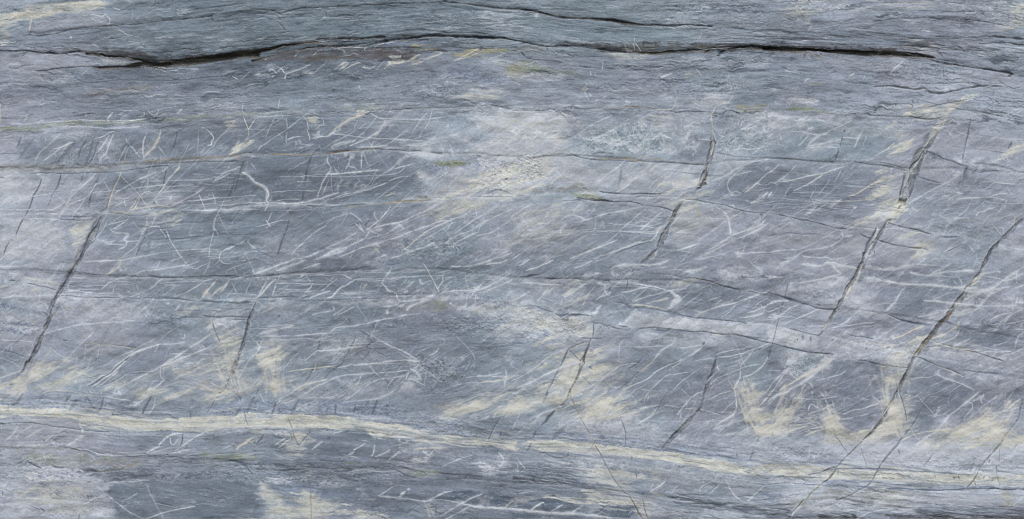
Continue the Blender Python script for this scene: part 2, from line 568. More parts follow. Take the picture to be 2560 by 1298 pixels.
d 1.6 .5 1480 1095 1800 1085 2050 1055 2250 1045 2556 1045
d 3 .5 2050 1045 2250 1040
d 3 .5 0 475 40 480
d 3 .5 700 860 800 870 900 860
w 2.2 .7 80 750 200 700 350 655 530 640
w 1.8 .6 380 595 550 605 700 602 820 590
w 2.4 .75 0 793 200 798 400 800 530 795 640 725
w 2 .6 230 888 400 885 600 892
w 1.8 .6 545 635 590 680 650 720
w 2.4 .75 350 305 400 230 470 170 530 110 600 40
w 2 .65 430 310 520 250 600 180 700 130 740 125
w 2.4 .75 530 190 620 170 720 130
w 3.4 .8 980 225 1030 150 1090 55
w 3 .85 990 330 1000 295 1060 230 1080 170 1130 50
w 2 .7 930 300 970 220
w 1.8 .6 1265 70 1275 130
w 2 .7 1280 130 1350 210 1410 280
w 2 .6 1185 320 1225 230 1270 150
c 2 .5 1240 300 1275 200
w 1.8 .7 1000 80 1090 30 1145 10
w 1.5 .5 940 90 1050 60
w 2.2 .8 1470 30 1440 110 1428 180 1432 230 1440 290
c 5 .75 1600 0 1590 70 1550 150 1500 210 1450 270
w 2.4 .6 1430 290 1500 210 1560 170
w 1.5 .6 1580 165 1620 220 1660 265
w 1.8 .6 1890 130 1860 200 1800 310 1770 390
w 1.4 .5 1980 0 1970 250
w 1.4 .5 1870 220 1950 160
w 1.4 .5 2040 170 2000 250
w 2.2 .8 2060 0 2110 40 2135 90 2105 120 2110 145 2065 150
w 2 .7 2270 0 2200 70 2150 130 2125 180
c 3 .8 2480 0 2480 60 2450 100
P c .75 6 2450 80 2510 65 2500 110 2420 170 2360 250 2300 250 2350 180
c 2 .6 2400 90 2340 200
w 3 .6 2490 260 2556 270
w 2 .6 2510 340 2556 390
P c .8 4 2430 425 2500 450 2540 510 2556 530 2480 500 2440 450
w 3 .7 1670 370 1630 420
c 3 .6 1790 370 1740 430
w 3 .6 1760 400 1690 480 1640 550 1560 660 1545 700
w 3 .7 1545 700 1580 745
w 2.6 .75 1560 425 1500 450 1400 490 1290 550 1200 600 1140 630
w 2.6 .75 1280 590 1400 580 1640 545
p 3.4 .7 2030 580 1950 640 1850 690 1700 770
c 3 .75 1300 800 1400 780 1520 760 1620 755 1700 768
P c .4 10 1400 820 1700 790 1860 770 1800 810 1500 850
c 1.6 .6 1760 810 1870 850
w 1.8 .6 1770 505 1930 502 2140 498
w 4 .6 2150 500 2240 430 2400 370
w 3 .6 2130 520 2300 430
w 1.6 .6 1870 710 2050 700 2200 680 2556 650
w 1.8 .6 1840 715 2060 690 2200 670
w 1.6 .6 1860 750 2100 740 2300 700
w 2 .7 2170 755 2350 740 2556 725
w 2.4 .7 1900 810 2050 800 2160 795
w 2 .5 2000 810 2556 790
w 5 .6 2400 805 2500 790
w 1.5 .6 1985 650 2050 800
w 1.5 .6 1980 640 2010 700
w 1.6 .7 2240 690 2200 790 2150 890 2140 1000 2100 1150 2085 1270
w 1.6 .6 2120 950 2180 1050
w 2 .6 2140 900 2130 1000
w 1.8 .7 1030 510 1100 610
w 1.8 .7 1210 455 1300 550 1390 650 1450 730 1510 810
w 1.8 .7 1070 440 1020 510 940 560 880 590
w 2.4 .75 920 460 850 540 760 620 700 680 640 790 590 880
w 2 .7 960 430 900 500 820 570
w 2 .75 960 530 900 640 850 680 700 740 660 790
w 1.8 .7 850 680 800 770 740 840 720 870
w 2 .6 890 640 1000 620 1200 600
c 2 .7 1500 610 1390 655 1340 740 1290 800
c 2 .7 1400 650 1370 730 1330 800
w 1.5 .6 1390 650 1300 690 1150 750
w 1.5 .5 1150 690 1300 675
w 3 .6 1700 700 1715 660
w 2 .6 1240 700 1250 760
w 2 .6 1400 520 1440 530
w 2 .6 1480 480 1470 560
w 1.5 .6 1540 480 1600 520
c 3.2 .7 1215 415 1170 520 1130 600 1100 680 1080 770
w 3.5 .75 1100 1000 1150 1025 1260 1035 1280 1050 1240 1100 1270 1120 1240 1170 1190 1195
w 3 .7 1270 1120 1380 1105
w 2.6 .7 1025 1105 1060 1125 1150 1110
w 2 .6 1060 1140 1150 1145 1240 1150
w 2 .7 1285 885 1200 950 1110 1000
w 1.8 .6 1080 950 1180 920 1280 890
w 1.8 .6 1080 900 1000 1030 920 1110
w 3.4 .75 0 1298 60 1250 140 1190 240 1145
P w .5 6 60 1230 130 1180 100 1230 20 1290
w 3 .7 1465 870 1470 940 1440 1000 1400 1080 1360 1150
w 3 .7 1560 850 1530 920 1510 970
w 3 .6 1470 970 1530 970 1580 960 1600 980
w 1.6 .6 1560 1010 1440 1060 1360 1160 1220 1280
w 1.6 .6 1600 980 1660 1080
w 2.2 .8 1665 1000 1700 1100 1760 1190 1830 1298
w 2.4 .8 1230 1298 1400 1270 1600 1230
w 1.6 .6 1600 1225 1900 1195 2180 1190
w 2 .6 1550 920 1700 930
c 5 .5 1700 960 1760 920 1820 890
P c .35 16 1600 880 1820 850 1800 950 1700 960
w 2.2 .7 2430 1110 2300 1180 2210 1220 2190 1298
w 1.6 .6 2080 1290 2200 1275 2350 1260 2556 1200
w 2.5 .7 2520 1065 2470 1120 2556 1190
w 1.6 .5 2400 1280 2440 1250
c 1.4 .6 2360 1010 2420 1000
H w 40 1.2 .4 70 4 6 1700 450 2500 760
H d 50 1.1 .35 90 3 4 1500 830 2556 1080
H w 30 1.1 .3 60 4 5 1500 1080 2556 1270
H d 30 1.2 .35 50 62 10 700 380 1200 1000
H c 24 1.6 .45 40 62 8 880 700 1100 900
H c 24 1.6 .45 40 62 8 700 900 930 1240
H w 40 1.3 .35 40 45 25 400 430 1200 800
H w 14 1.4 .4 30 60 20 1700 50 2250 280
H b 20 2.6 .35 30 60 12 150 60 1000 320
w 1.5 .5 250 420 150 540 100 600
w 3 .4 180 430 60 560 0 640
T 1 1
P d .5 20 0 20 600 -20 1400 0 1900 60 1500 180 900 160 700 170 300 210 0 200
P d .5 24 0 290 600 280 1500 280 1650 450 1600 560 1300 600 700 680 400 700 0 700
P d .3 24 0 740 900 750 1500 760 1500 900 1000 1000 0 1000
P l .3 30 0 1080 400 1050 500 1190 400 1298 100 1298
P l .35 30 700 1000 1200 950 1300 1030 900 1050
P l .3 30 1100 1160 1900 900 1950 950 1500 1130 1200 1200
P t .4 30 1450 1200 1950 900 2300 950 2200 1298 1400 1298
P l .35 30 2150 1100 2556 1050 2556 1298 2150 1298
P w .5 30 2050 100 2556 20 2556 300 2300 250 2100 260
P c .75 24 2250 440 2350 400 2556 380 2556 600 2400 590 2200 600 2050 620 2100 570
P c .5 20 1700 680 1900 640 2250 620 2300 700 2200 780 2000 820 1750 850 1800 740
P w .5 14 1620 420 1800 440 1850 420 1700 540 1620 480
P n .5 24 1900 430 2200 440 2150 540 1900 640 1720 620 1800 560
P w .6 16 2100 360 2200 390 2260 440 1900 440 1920 390 
P g .75 7 1740 320 1800 305 1950 305 2150 320 2050 350 1950 375 1800 350
P b .45 12 1680 350 1800 360 1870 385 1740 395 1650 380
S .8 16 1650 330 2556 260 2556 380 2200 370 1700 390
S .9 22 2350 300 2556 280 2556 620 2250 620 2200 500
S .6 24 1400 1080 2000 1000 2100 1298 1300 1298
S .5 20 2250 600 2556 590 2556 660 2250 670
P b .3 24 1850 130 2060 150 2050 270 1870 260
P w .5 14 1400 180 1700 170 1900 260 1850 290 1650 290 1500 240
K 6 .8 750 222 800 212 870 205 930 208
r 4 .8 700 245 760 228 850 215 930 205
r 2 .7 850 205 1000 205 1100 190 1200 192
d 2 .7 1180 192 1350 200 1500 208 1650 212
d 2 .6 0 235 180 250 350 260
o 4 .7 170 245 355 245
o 1.6 .6 0 238 350 250 600 240 740 222
d 1.6 .5 350 268 500 270 600 245 750 220
d 2.4 .6 560 250 640 185
d 3 .5 1740 220 1850 240
K 3 .95 548 270 535 330 510 400 495 500 480 620 455 720
d 8 .25 535 300 490 500 460 700
K 3.4 .95 345 845 330 900 310 980 270 1080 240 1180 205 1260
d 12 .3 300 1000 240 1180
K 6 .8 310 795 335 790
r 5 .7 330 835 345 830
d 2 .6 500 750 700 770 850 760 1100 740
o 3 .8 1260 740 1400 718 1600 710 1700 705
P e .6 5 1400 712 1550 690 1620 660 1700 660 1760 700 1650 712
o 1.5 .5 900 775 1100 755 1260 740
d 1.4 .5 1130 660 1300 640 1500 600
P c .5 5 1200 650 1300 625 1380 630 1300 650
P d .7 3 1130 850 1160 820 1180 840 1150 880 1130 880
K 2 .7 1145 880 1120 920 1090 955 1100 970
d 3 .7 2480 500 2510 485
d 2 .5 2370 265 2460 262
d 3 .5 2200 260 2250 270
d 2.4 .5 2300 640 2400 600 2480 610 2540 640
d 1.4 .5 2150 670 2556 668
d 1.6 .5 0 1200 90 1235 130 1225
d 1.6 .5 160 1275 90 1240 0 1260
w 1.6 .7 300 0 180 80 70 155 0 190
w 1.6 .6 125 0 95 80
w 1.6 .6 315 20 300 100 310 130
w 2 .7 310 100 380 75 470 68
w 2.4 .7 20 220 60 160
w 3 .8 515 0 525 50 545 85 535 100
P w .75 8 560 60 600 0 630 0 620 60 600 90 550 80
w 2.6 .8 610 80 660 65 720 60 800 0
P b .5 12 560 110 640 80 640 160 580 150
w 1.6 .8 740 35 850 45 960 60 1080 75 1400 95 1640 110 1750 120
w 2 .7 1000 0 900 60 800 110 680 180
w 2.4 .5 1100 0 1000 90 940 160
w 4 .8 750 175 850 130 960 110 1000 100
w 4 .8 1250 0 1140 70 1030 120 940 160
w 2.4 .7 760 190 850 150 980 110
w 2.6 .7 1350 120 1290 160 1150 170
w 2.6 .7 1520 0 1430 60 1350 130
w 1.4 .6 1400 100 1500 105 1600 80 1720 50
w 2 .7 1670 0 1640 50 1620 90
w 1.5 .6 1580 0 1550 40
w 3 .6 1500 155 1650 160 1780 130 1900 100
w 3 .6 1450 160 1780 120
w 2 .7 2210 220 2300 185 2400 140 2490 112
w 2.4 .6 1850 155 1870 220 1910 260
w 2.4 .6 1940 150 1970 260
w 4 .4 1900 80 1960 50 2030 65
w 4 .5 1000 170 1300 180 1450 185
w 2.4 .8 720 275 715 320 745 360 740 400 680 500 640 590 612 660
w 1.8 .7 750 430 750 520 762 630
w 1.6 .5 730 500 660 650
w 2.4 .6 780 370 820 440 860 510 820 550 818 630
w 2.4 .6 830 275 812 310
P w .5 7 880 230 920 235 910 275 870 270
P w .5 7 940 235 990 240 980 290 940 300
w 3 .7 940 300 925 350 935 370 980 375 1010 405
w 3 .6 920 350 895 395
w 2.4 .8 1060 220 1055 300 1046 385
w 3 .6 1070 220 1090 290 1120 345
w 3 .7 700 445 900 432 1100 410 1220 400
w 2.4 .6 1080 420 1150 380
w 2 .7 230 465 500 460 700 470 1200 455 1420 430 1480 370
w 1.8 .6 400 518 550 518
w 1.8 .6 150 625 350 608 620 608
w 1.8 .6 600 450 1000 430 1250 400
w 5 .55 1270 440 1350 390 1420 310 1500 250
P w .5 12 1420 310 1500 240 1600 240 1480 300 1400 370
w 2.4 .75 1380 385 1480 360 1590 335
w 2 .6 1250 445 1180 500 1150 560
w 1.5 .5 1210 400 1140 520 1070 585
w 1.5 .5 1250 310 1230 360
w 2 .75 1550 460 1400 480 1250 550 1100 590 900 640 760 685
w 3 .75 470 725 600 690 640 690 700 665 820 630
w 2 .6 820 680 1000 630 1200 570
w 3 .75 0 730 150 720 300 738 450 725 500 720
w 2 .6 150 720 250 700 450 690
P w .8 4 0 520 60 555 110 600 125 650 105 700 130 720 118 730 85 680 95 620 60 575 0 540
w 3 .8 130 730 90 800
w 2 .7 100 900 140 965
w 1.5 .5 0 970 80 950 280 900
w 1.5 .5 160 820 120 920
H w 30 1.4 .4 40 18 8 0 880 450 1060
H d 50 1.1 .35 90 3 4 0 300 1500 700
H w 40 1.2 .4 60 18 8 500 780 1500 1150
w 2 .5 700 940 780 880 920 830
w 1.6 .5 920 830 840 950
w 1.6 .6 350 1250 420 1170 540 1060 700 950
w 2.6 .8 935 825 960 845 1020 880 1055 915
w 2 .7 990 930 1080 1025
w 2 .7 1030 940 1070 1010
w 2.4 .7 1190 810 1185 850 1220 900
w 2.4 .75 1345 760 1290 840 1200 930 1100 1000
w 2.4 .7 1120 990 1160 1020 1220 1040 1215 1070
w 3 .7 1130 1020 1090 1085
w 3.4 .8 1000 1030 900 1090 780 1150 640 1210 540 1260 420 1298
P w .5 5 540 1240 640 1200 600 1240 540 1270
w 5 .8 1080 1090 980 1140 880 1175 760 1215 600 1290
P w .6 6 560 1298 740 1230 900 1180 860 1210 700 1270 620 1298
w 2 .7 1200 1060 1100 1090
w 4.4 .85 940 1235 1050 1180 1180 1140 1280 1115 1450 1060 1600 1000 1740 950
w 2 .6 830 1270 950 1225 1000 1200
w 2.4 .7 1740 950 1850 910 1930 905
w 5 .8 1180 980 1290 945 1430 925 1540 880 1620 840 1700 810 1800 740
w 2.6 .7 1200 1000 1290 990
w 4 .6 1700 820 1830 740 1900 720
w 2 .7 1300 1040 1450 950 1600 880 1750 820
w 1.8 .8 1480 1200 1560 1130 1680 1030 1800 970 1950 900 2100 830
c 1.8 .7 1480 1200 1560 1130 1680 1030 1800 970 1930 905
w 3 .7 2180 760 2080 850 1940 890
w 2 .7 1940 900 1965 940
w 2 .7 2190 780 2200 860
c 2.4 .6 2130 710 2180 780 2260 740 2280 690
w 2.6 .8 2430 750 2300 830 2180 900 2080 970 1980 1040
w 2.6 .8 2556 790 2400 860 2250 950 2220 1020
w 2 .6 2556 890 2440 970 2330 1030 2200 1060
w 2.8 .75 2280 915 2150 1000 2000 1060 1890 1140
w 2.6 .7 2220 1020 2100 1070 1980 1140 1985 1190
w 2 .6 2100 1110 2020 1160
w 2 .6 1950 940 1900 1000
w 2.6 .8 2556 1220 2450 1270 2360 1298
w 2 .6 2556 1195 2450 1230
w 2 .6 2340 1190 2500 1195
w 3 .7 1340 1290 1500 1230 1700 1160 1780 1130
w 5 .6 1180 1290 1300 1250
P w .5 10 1180 1298 1290 1240 1350 1250 1290 1298
w 3.4 .7 1420 930 1480 990
w 1.6 .4 2410 870 2420 1050 2460 1170
H w 90 1.3 .45 30 32 14 1300 900 2200 1290
H d 40 1.2 .4 40 30 12 1300 1000 2100 1290
w 3 .5 1870 430 1850 480 1730 560
w 3.6 .65 1925 400 1880 480 1780 560 1720 600
w 2 .6 1900 395 1890 440 1740 540
w 2 .5 2020 455 1960 520 1920 570
w 3 .6 1660 530 1720 500 1740 480
S .4 16 1560 380 1680 480 1640 640 1500 640
w 3 .7 1180 1130 1230 1165
c 3 .5 1190 1180 1230 1230
T 2 1
P c .7 26 -20 -20 480 -20 470 60 350 80 150 180 0 200
P c .45 16 120 150 190 170 170 200 110 180
P w .45 30 0 200 700 200 750 280 420 270 0 290
P w .5 30 300 290 700 300 780 360 800 420 500 480 430 430 500 340
P c .45 30 0 300 440 290 420 400 330 500 150 610 0 640
P w .6 20 0 500 330 470 130 610 0 640
P n .4 30 500 380 1060 340 1060 560 900 600 550 600 400 570
P n .35 30 1060 360 1500 350 1600 560 1500 640 1000 640
P e .25 20 330 610 700 560 1000 600 700 620
P c .6 36 1600 480 1780 450 1860 560 1820 640 1720 700 1620 660 1600 560
P w .4 40 1480 340 1900 360 1850 560 1600 680 1560 480
P n .5 40 1620 760 1720 700 1900 740 2250 860 2000 1000 1700 1180 1500 1150 1560 960
P c .35 40 1640 720 1820 700 1860 860 1640 1050
P t .5 20 680 120 1000 -20 1580 0 1500 240 1000 230 720 190
P d .4 14 1680 40 2000 40 1960 330 1800 330 1640 240 1700 180
P t .4 20 2050 60 2556 0 2556 270 2050 240
P c .3 40 0 740 500 780 700 1150 400 1200 0 1180
P d .3 30 700 700 1300 780 1600 800 1500 1000 1100 1100 700 900
P d .4 30 0 1100 400 1050 900 1100 500 1298 0 1298
P d .35 30 1300 1180 1900 1150 1900 1298 1300 1298
P d .3 30 2050 380 2556 300 2556 800 2200 760 2000 700
P l .35 20 900 620 1600 650 1600 800 1100 720
P l .4 20 2000 200 2300 220 2250 300 2000 300
P l .4 20 2250 820 2500 830 2400 930 2200 930
P l .3 30 1100 740 1350 780 1600 840 1300 900 1000 830
P t .3 14 0 660 300 650 640 620 640 680 300 710 0 740
P g .65 6 590 640 740 615 840 640 960 695 880 700 760 685 660 670
P w .5 8 640 630 760 620 860 650 960 700 860 670
P k .8 3 740 682 850 690 930 688 1020 714 940 712 850 700
S .95 26 0 220 300 230 340 400 300 540 0 560
S .5 20 0 -20 500 -20 500 80 0 120
S .6 30 500 0 1600 0 1500 240 700 240
S .4 30 2000 0 2556 0 2556 240 2050 280
X 9 2.5 1825 600 1870 560 1900 520 1940 440 1945 460 1925 530 1890 580 1860 602
K 5 .9 1950 430 1905 520 1880 570 1830 605
P n .9 3 1995 -10 2030 30 2035 120 2015 200 1985 300 1965 380 1940 450 1905 500 1900 460 1930 370 1960 230 1990 120 2000 60
K 4.5 .8 1990 60 1975 180 1955 280 1930 370 1905 440
K 3 .7 2030 110 2010 220 1980 340 1950 440
c 2.6 .7 1998 0 2020 50 2035 110
c 3 .7 2000 90 2010 170 1990 250
P c .6 3 1905 480 1930 440 1945 450 1920 500 1900 515
r 1.8 .7 1800 660 1830 615 1790 635
K 7 .85 1700 715 1660 780 1630 840 1600 900 1560 950
P n .7 4 1700 710 1640 800 1600 900 1540 1010 1490 1140 1480 1080 1450 1170 1400 1230 1340 1298 1420 1298 1500 1110 1560 990 1620 880 1680 760
K 3.4 .85 1640 830 1600 900 1550 1000 1510 1080 1485 1145
K 4 .85 1580 930 1500 1030 1450 1140 1400 1200 1330 1298
r 2 .6 1700 715 1650 800 1590 910
o 2.4 .8 1800 730 1840 800 1875 880
d 2 .8 1730 695 1850 705 2000 735 2080 740 2200 775 2300 810 2420 822 2556 828
o 1.4 .6 1740 692 1870 712
K 2 .85 870 615 950 628 1050 635 1150 643 1300 637 1500 640
K 2 .85 640 675 740 690 850 705 1020 716 1200 720 1300 745 1480 770 1610 812
d 2 .7 500 710 700 700
K 5 .95 2475 848 2500 846
o 2.4 .75 850 285 950 290 1100 285 1200 300 1300 310
d 1.6 .6 600 250 750 290 900 300 1200 312 1500 320 1700 335 1930 352
o 1.6 .6 1100 270 1400 280 1500 300
d 1.4 .5 300 260 600 262 
K 3 .6 0 265 60 262 130 250
d 4 .5 780 240 870 230 1000 240
d 1.6 .5 2000 220 2100 240 2300 270 2556 275
d 5 .3 1090 370 1090 450 1060 580
d 3 .6 1040 130 1075 130
P e .2 20 0 600 600 560 700 600 300 640
d 1.4 .5 700 580 780 600
c 3.6 .8 100 625 220 570 320 505 400 410
c 2 .7 370 580 420 500 490 465
w 2.4 .6 490 465 445 400 460 350
c 2 .6 540 480 640 500 750 535 800 530
c 2 .6 520 480 600 460
w 3 .6 750 360 790 390 770 410
w 2.4 .7 810 320 838 360
w 2.6 .8 1130 310 1060 370 960 440 850 530
w 5 .5 820 530 870 490
w 6 .8 1400 330 1340 400 1260 470 1140 530
w 5.5 .85 1390 340 1300 410 1230 480 1150 560 1050 620
w 2.6 .7 1460 345 1350 430 1230 490
w 3 .5 1240 400 1170 440 1110 480
w 2 .6 1560 420 1460 490 1350 590
w 2 .6 1560 460 1480 550 1400 625
w 3 .8 730 0 670 40
w 4 .8 665 40 710 80 790 100
w 3.6 .8 790 100 900 50 1020 0
w 5 .7 800 95 900 105 1000 135 900 190
w 2 .7 1280 40 1180 60 1060 90
w 4 .6 580 75 640 70
w 2 .7 770 180 800 140
w 3 .6 880 200 960 160 1040 150 1100 160
w 3 .6 1000 115 1100 130 1200 110
w 2.4 .7 1310 160 1320 80 1380 30
w 4 .7 1310 110 1400 90 1450 60 1500 55 1600 90
w 3 .6 1500 60 1520 140 1470 180
w 2 .6 1320 190 1400 160
P w .55 8 1700 90 1740 50 1790 0 1810 30 1750 120 1710 160
w 4 .7 1700 90 1730 160 1800 170 1840 210 1810 240 1810 270
w 2.6 .7 1860 92 1990 105
P w .45 16 1430 230 1500 140 1560 120 1640 200 1560 240
P w .4 16 1180 200 1300 130 1320 220 1250 240
w 3 .7 1560 240 1640 200 1560 130
w 2 .8 2556 290 2400 320 2300 360 2180 420
w 4.5 .7 2290 370 2180 430 2080 480 1980 510
w 2.6 .7 2310 375 2220 450 2150 540 2180 620 2240 615 2290 635
w 2.4 .6 2150 340 2200 400
w 2.6 .8 2556 430 2480 500 2400 570 2320 630
c 2.4 .6 2420 560 2350 600
P w .45 20 2200 380 2330 290 2400 300 2300 360
P w .3 20 2050 330 2180 350 2050 480 2000 400
P w .6 10 2370 740 2420 690 2556 640 2500 700 2400 750
w 3 .7 2380 730 2480 680 2556 620
w 4 .5 2330 700 2380 720
w 2 .6 2200 470 2300 430 2390 410
w 1.6 .6 2100 220 2240 190 2400 190 2556 160
w 5 .6 2200 120 2270 80 2350 80 2450 30
w 3 .5 2400 240 2500 160 2556 120
H w 30 1.8 .5 36 35 16 2100 0 2556 240
w 2.6 .8 2300 820 2200 870 2090 940 1960 1040 1850 1110
P w .6 4 2200 850 2300 815 2290 835 2220 870
w 3.4 .8 1870 1135 1750 1170 1640 1200
w 4 .75 2040 770 2100 810 2150 870 2170 950 2180 1040
w 2 .5 2040 770 1960 820
w 5 .6 2480 870 2460 920
w 3 .85 2540 880 2480 950 2350 1000 2200 1050 2080 1130 1960 1200
w 3.4 .8 2556 930 2450 1000 2300 1070 2150 1130 2000 1210 1850 1270
w 2.4 .7 2500 970 2350 1050 2200 1100
P w .4 12 2340 990 2460 920 2530 890 2490 970 2350 1040
w 2 .7 1790 1200 1900 1130
w 2 .6 2060 1050 1990 1100
w 2.4 .7 2345 1120 2310 1190 2300 1240
w 3.4 .8 2250 1240 2400 1225 2556 1220
P w .6 12 2190 1220 2220 1170 2290 1240 2330 1298 2250 1270
P w .5 14 1800 1280 2000 1210 1950 1270 1850 1298
w 1.4 .5 1800 900 1650 980 1550 1030
c 1.6 .6 1940 960 1780 1070
w 1.4 .4 1550 890 2000 885 2250 900
P w .7 6 680 920 720 885 800 880 760 905
w 3.4 .8 470 915 530 870 600 850 680 870 720 895
w 4 .8 690 905 780 890 860 860 960 830
w 2.4 .75 960 830 1060 815 1180 795 1300 765
w 2.6 .8 610 835 640 790 700 710
w 5 .75 485 1030 500 980 550 940
w 1.6 .6 815 1020 840 880
w 2.4 .8 0 870 80 810 200 740
w 1.8 .6 530 750 490 840
w 2.4 .8 1340 785 1240 870 1140 950 1070 1020
w 2.4 .75 1500 815 1400 900 1280 1000
w 2.4 .85 1070 1018 1200 1020 1350 1028 1450 1038
w 1.6 .6 640 1020 850 1015 1060 1018
w 2 .7 1070 1018 990 1090 900 1150 800 1200
w 1.4 .5 1070 1018 1120 1090
w 4 .7 1530 950 1470 980 1450 1010 1440 1050 1390 1100
w 2.4 .7 1600 820 1580 880 1540 940
w 3 .75 1390 1100 1250 1130 1120 1180 980 1230 810 1290
d 1.6 .6 1380 1110 1200 1170 1050 1230
w 3 .75 1050 1100 900 1160 800 1200 700 1240 580 1290
w 1.8 .7 240 1298 350 1245
w 1.8 .6 0 1290 80 1240
w 1.5 .5 960 935 1200 950 1450 975
w 1.4 .4 1280 910 1500 920
w 1.4 .4 0 945 400 935 700 920
H c 24 1.2 .4 70 28 8 0 800 700 1150
H d 60 1.1 .3 90 25 10 0 1000 900 1298
H w 30 1.2 .35 60 28 8 1300 1180 1900 1298
H w 24 1.2 .35 60 26 8 1600 850 2000 1150
H d 20 1.1 .3 70 2 3 1200 620 1600 760
H w 30 1.2 .35 60 5 6 700 720 1500 1020
H c 20 1.3 .5 14 -10 30 1400 640 1700 740
H w 40 1.2 .3 30 40 15 0 950 400 1298
w 1.6 .5 860 470 980 430
T 3 1
P t .4 20 0 60 700 -20 1300 0 1300 240 600 320 200 260 100 200
P d .35 40 0 420 1000 400 1100 560 1080 700 800 860 0 820
P l .4 40 1600 0 2000 60 1900 280 1600 200
P l .4 40 2000 60 2556 100 2300 300 1960 280
P l .35 40 1540 300 1900 360 1900 640 1500 600
P d .3 40 1500 500 1900 600 1900 700 2500 620 2300 800 2000 900 1500 800
P n .4 30 640 1180 760 1050 1000 1070 980 1298 640 1298
P n .3 40 0 920 700 980 500 1200 0 1180
P l .4 50 1100 980 1700 1050 2100 1200 1900 1298 1050 1298
P w .35 50 2350 1050 2556 950 2556 1298 2300 1298
P d .3 30 1750 930 2200 930 2330 1050 2250 1150 1800 1050
P c .65 20 1290 80 1400 60 1420 120 1360 280 1200 300 1240 160
P c .75 26 1110 470 1240 400 1250 560 1330 620 1290 700 1180 740 1090 720 1090 620
P l .4 14 1250 430 1370 420 1340 560 1290 580
P c .4 30 1100 740 1290 740 1180 900 1050 950 900 980
P d .7 8 1580 210 1680 230 1760 300 1640 290
P c .5 20 1500 1050 1560 1040 1540 1298 1480 1298
P c .35 24 1350 1050 1620 1180 1560 1220 1420 1150
P w .4 20 1850 300 2300 290 2300 350 2000 350
P c .7 8 2270 310 2380 230 2480 160 2556 120 2556 160 2450 220 2350 290
P w .6 12 2360 300 2420 260 2440 320 2380 330
P w .35 20 600 -20 1200 -20 1240 60 900 60
P w .35 30 400 150 600 80 500 220 200 260
S .5 14 150 270 600 300 1000 320 900 350 400 320 150 300
S .5 24 1700 900 2200 900 2300 1050 1750 1050
S .45 20 2000 320 2500 360 2400 420 2000 420
P n .95 3 1740 -10 1680 80 1600 190 1570 290 1530 400 1500 460 1460 560 1430 660 1405 700 1385 690 1400 560 1380 600 1340 660 1310 680 1330 560 1365 430 1410 400 1440 280 1490 200 1560 150 1590 60 1630 -10
d 10 .55 1600 40 1560 140 1480 250 1430 380
d 9 .6 1540 290 1500 420 1450 520 1410 640
d 5 .6 1700 30 1640 130 1580 210
d 4 .7 1375 440 1350 540 1320 650
K 3 .8 1365 420 1340 560 1312 670
K 3 .8 1480 460 1450 560 1420 650 1405 690
K 3 .7 1440 300 1500 200 1570 180
P c .7 4 1640 20 1700 10 1620 120 1580 210 1530 270 1500 260 1560 170
P w .85 3 1380 560 1410 560 1400 620 1385 665 1345 655 1360 600
w 5 .7 1490 330 1440 400 1400 470 1390 570
c 2 .6 1550 220 1500 320 1430 420
P k .6 4 1310 680 1350 675 1390 670 1395 700 1360 720 1300 705
P e .35 5 1310 690 1390 690 1380 760 1330 760 1285 740
H c 26 1.6 .6 12 60 30 1290 700 1390 780
H k 30 1.6 .7 8 50 40 1290 680 1390 790
P c .85 5 1180 880 1240 800 1300 740 1390 750 1360 810 1300 880 1240 900 1170 915
P w .6 5 1100 900 1200 790 1260 760 1200 860 1150 910
r 2.4 .8 1170 912 1230 885
H k 20 1.6 .6 14 55 15 1170 760 1370 910
K 4.5 .9 1175 925 1120 1010 1080 1080 1060 1100
P n .8 3 1170 930 1140 1010 1080 1080 1030 1180 980 1298 940 1298 1010 1140 1060 1030 1110 950
w 3.6 .8 1090 980 1060 1090 1020 1170 975 1280
d 4 .8 1080 980 1040 1060 990 1140 960 1220 935 1298
H k 24 2 .6 8 -20 30 940 1040 1060 1298
K 3 .8 1140 1010 1075 1120 1040 1200
K 2.4 .8 1190 930 1260 945 1320 965 1420 985 1520 1010 1630 1045
w 1.6 .6 1210 925 1330 955
d 2.6 .6 1730 1070 1850 1070 1920 1060
K 2 .7 915 1035 960 1060 1020 1085
K 2.4 .7 1090 1100 1200 1130 1300 1155 1400 1170 1550 1185
d 1.6 .5 1550 1185 1600 1200
K 5 .9 2560 880 2480 950 2400 1020 2330 1080 2270 1160 2210 1240 2180 1298
P n .8 3 2556 870 2400 1000 2300 1110 2230 1200 2190 1298 2160 1298 2200 1210 2280 1100 2380 1010 2500 900
d 3 .7 2270 1130 2220 1200 2160 1298
w 1.6 .6 2470 960 2370 1040
K 2.4 .85 0 825 150 855 280 885 450 915 600 955 700 980 780 992
d 1.4 .4 780 992 850 1010
d 2 .7 0 280 200 290 400 310 620 322 680 320
r 2 .5 160 280 300 300
K 3.6 .95 765 0 765 25
K 4 .95 738 118 720 165
K 4 .9 705 190 690 250 668 300
K 2 .7 750 60 740 110
d 2.6 .6 860 320 1000 345 1100 350 1220 370 1300 385 1400 410
d 2 .5 1100 320 1250 350 1350 380
c 2 .4 1250 370 1400 405
d 5 .7 1580 215 1680 250 1750 295
d 4 .6 1750 290 1850 320 1950 360 2000 370
d 2.4 .5 1500 470 1600 500 1720 530
c 1.6 .4 1740 320 1890 375
K 3 .8 2000 0 1995 60 1970 140 1960 190 1935 290
d 10 .4 1980 380 1960 470 1900 570
d 3 .6 1990 380 1950 450
d 3 .7 2100 430 2180 415 2280 410
d 2.6 .6 2030 450 2080 395
d 4 .5 2440 110 2400 190
d 5 .4 2050 330 2300 360 2550 430
P w .85 4 1870 320 1900 300 1930 305 1935 345 1900 335
P w .5 8 1840 450 1900 420 1930 420 1880 470 1840 470
w 2.6 .85 1940 425 1850 490 1740 550 1600 620 1500 680 1400 740
w 2 .6 1680 610 1550 660 1430 730
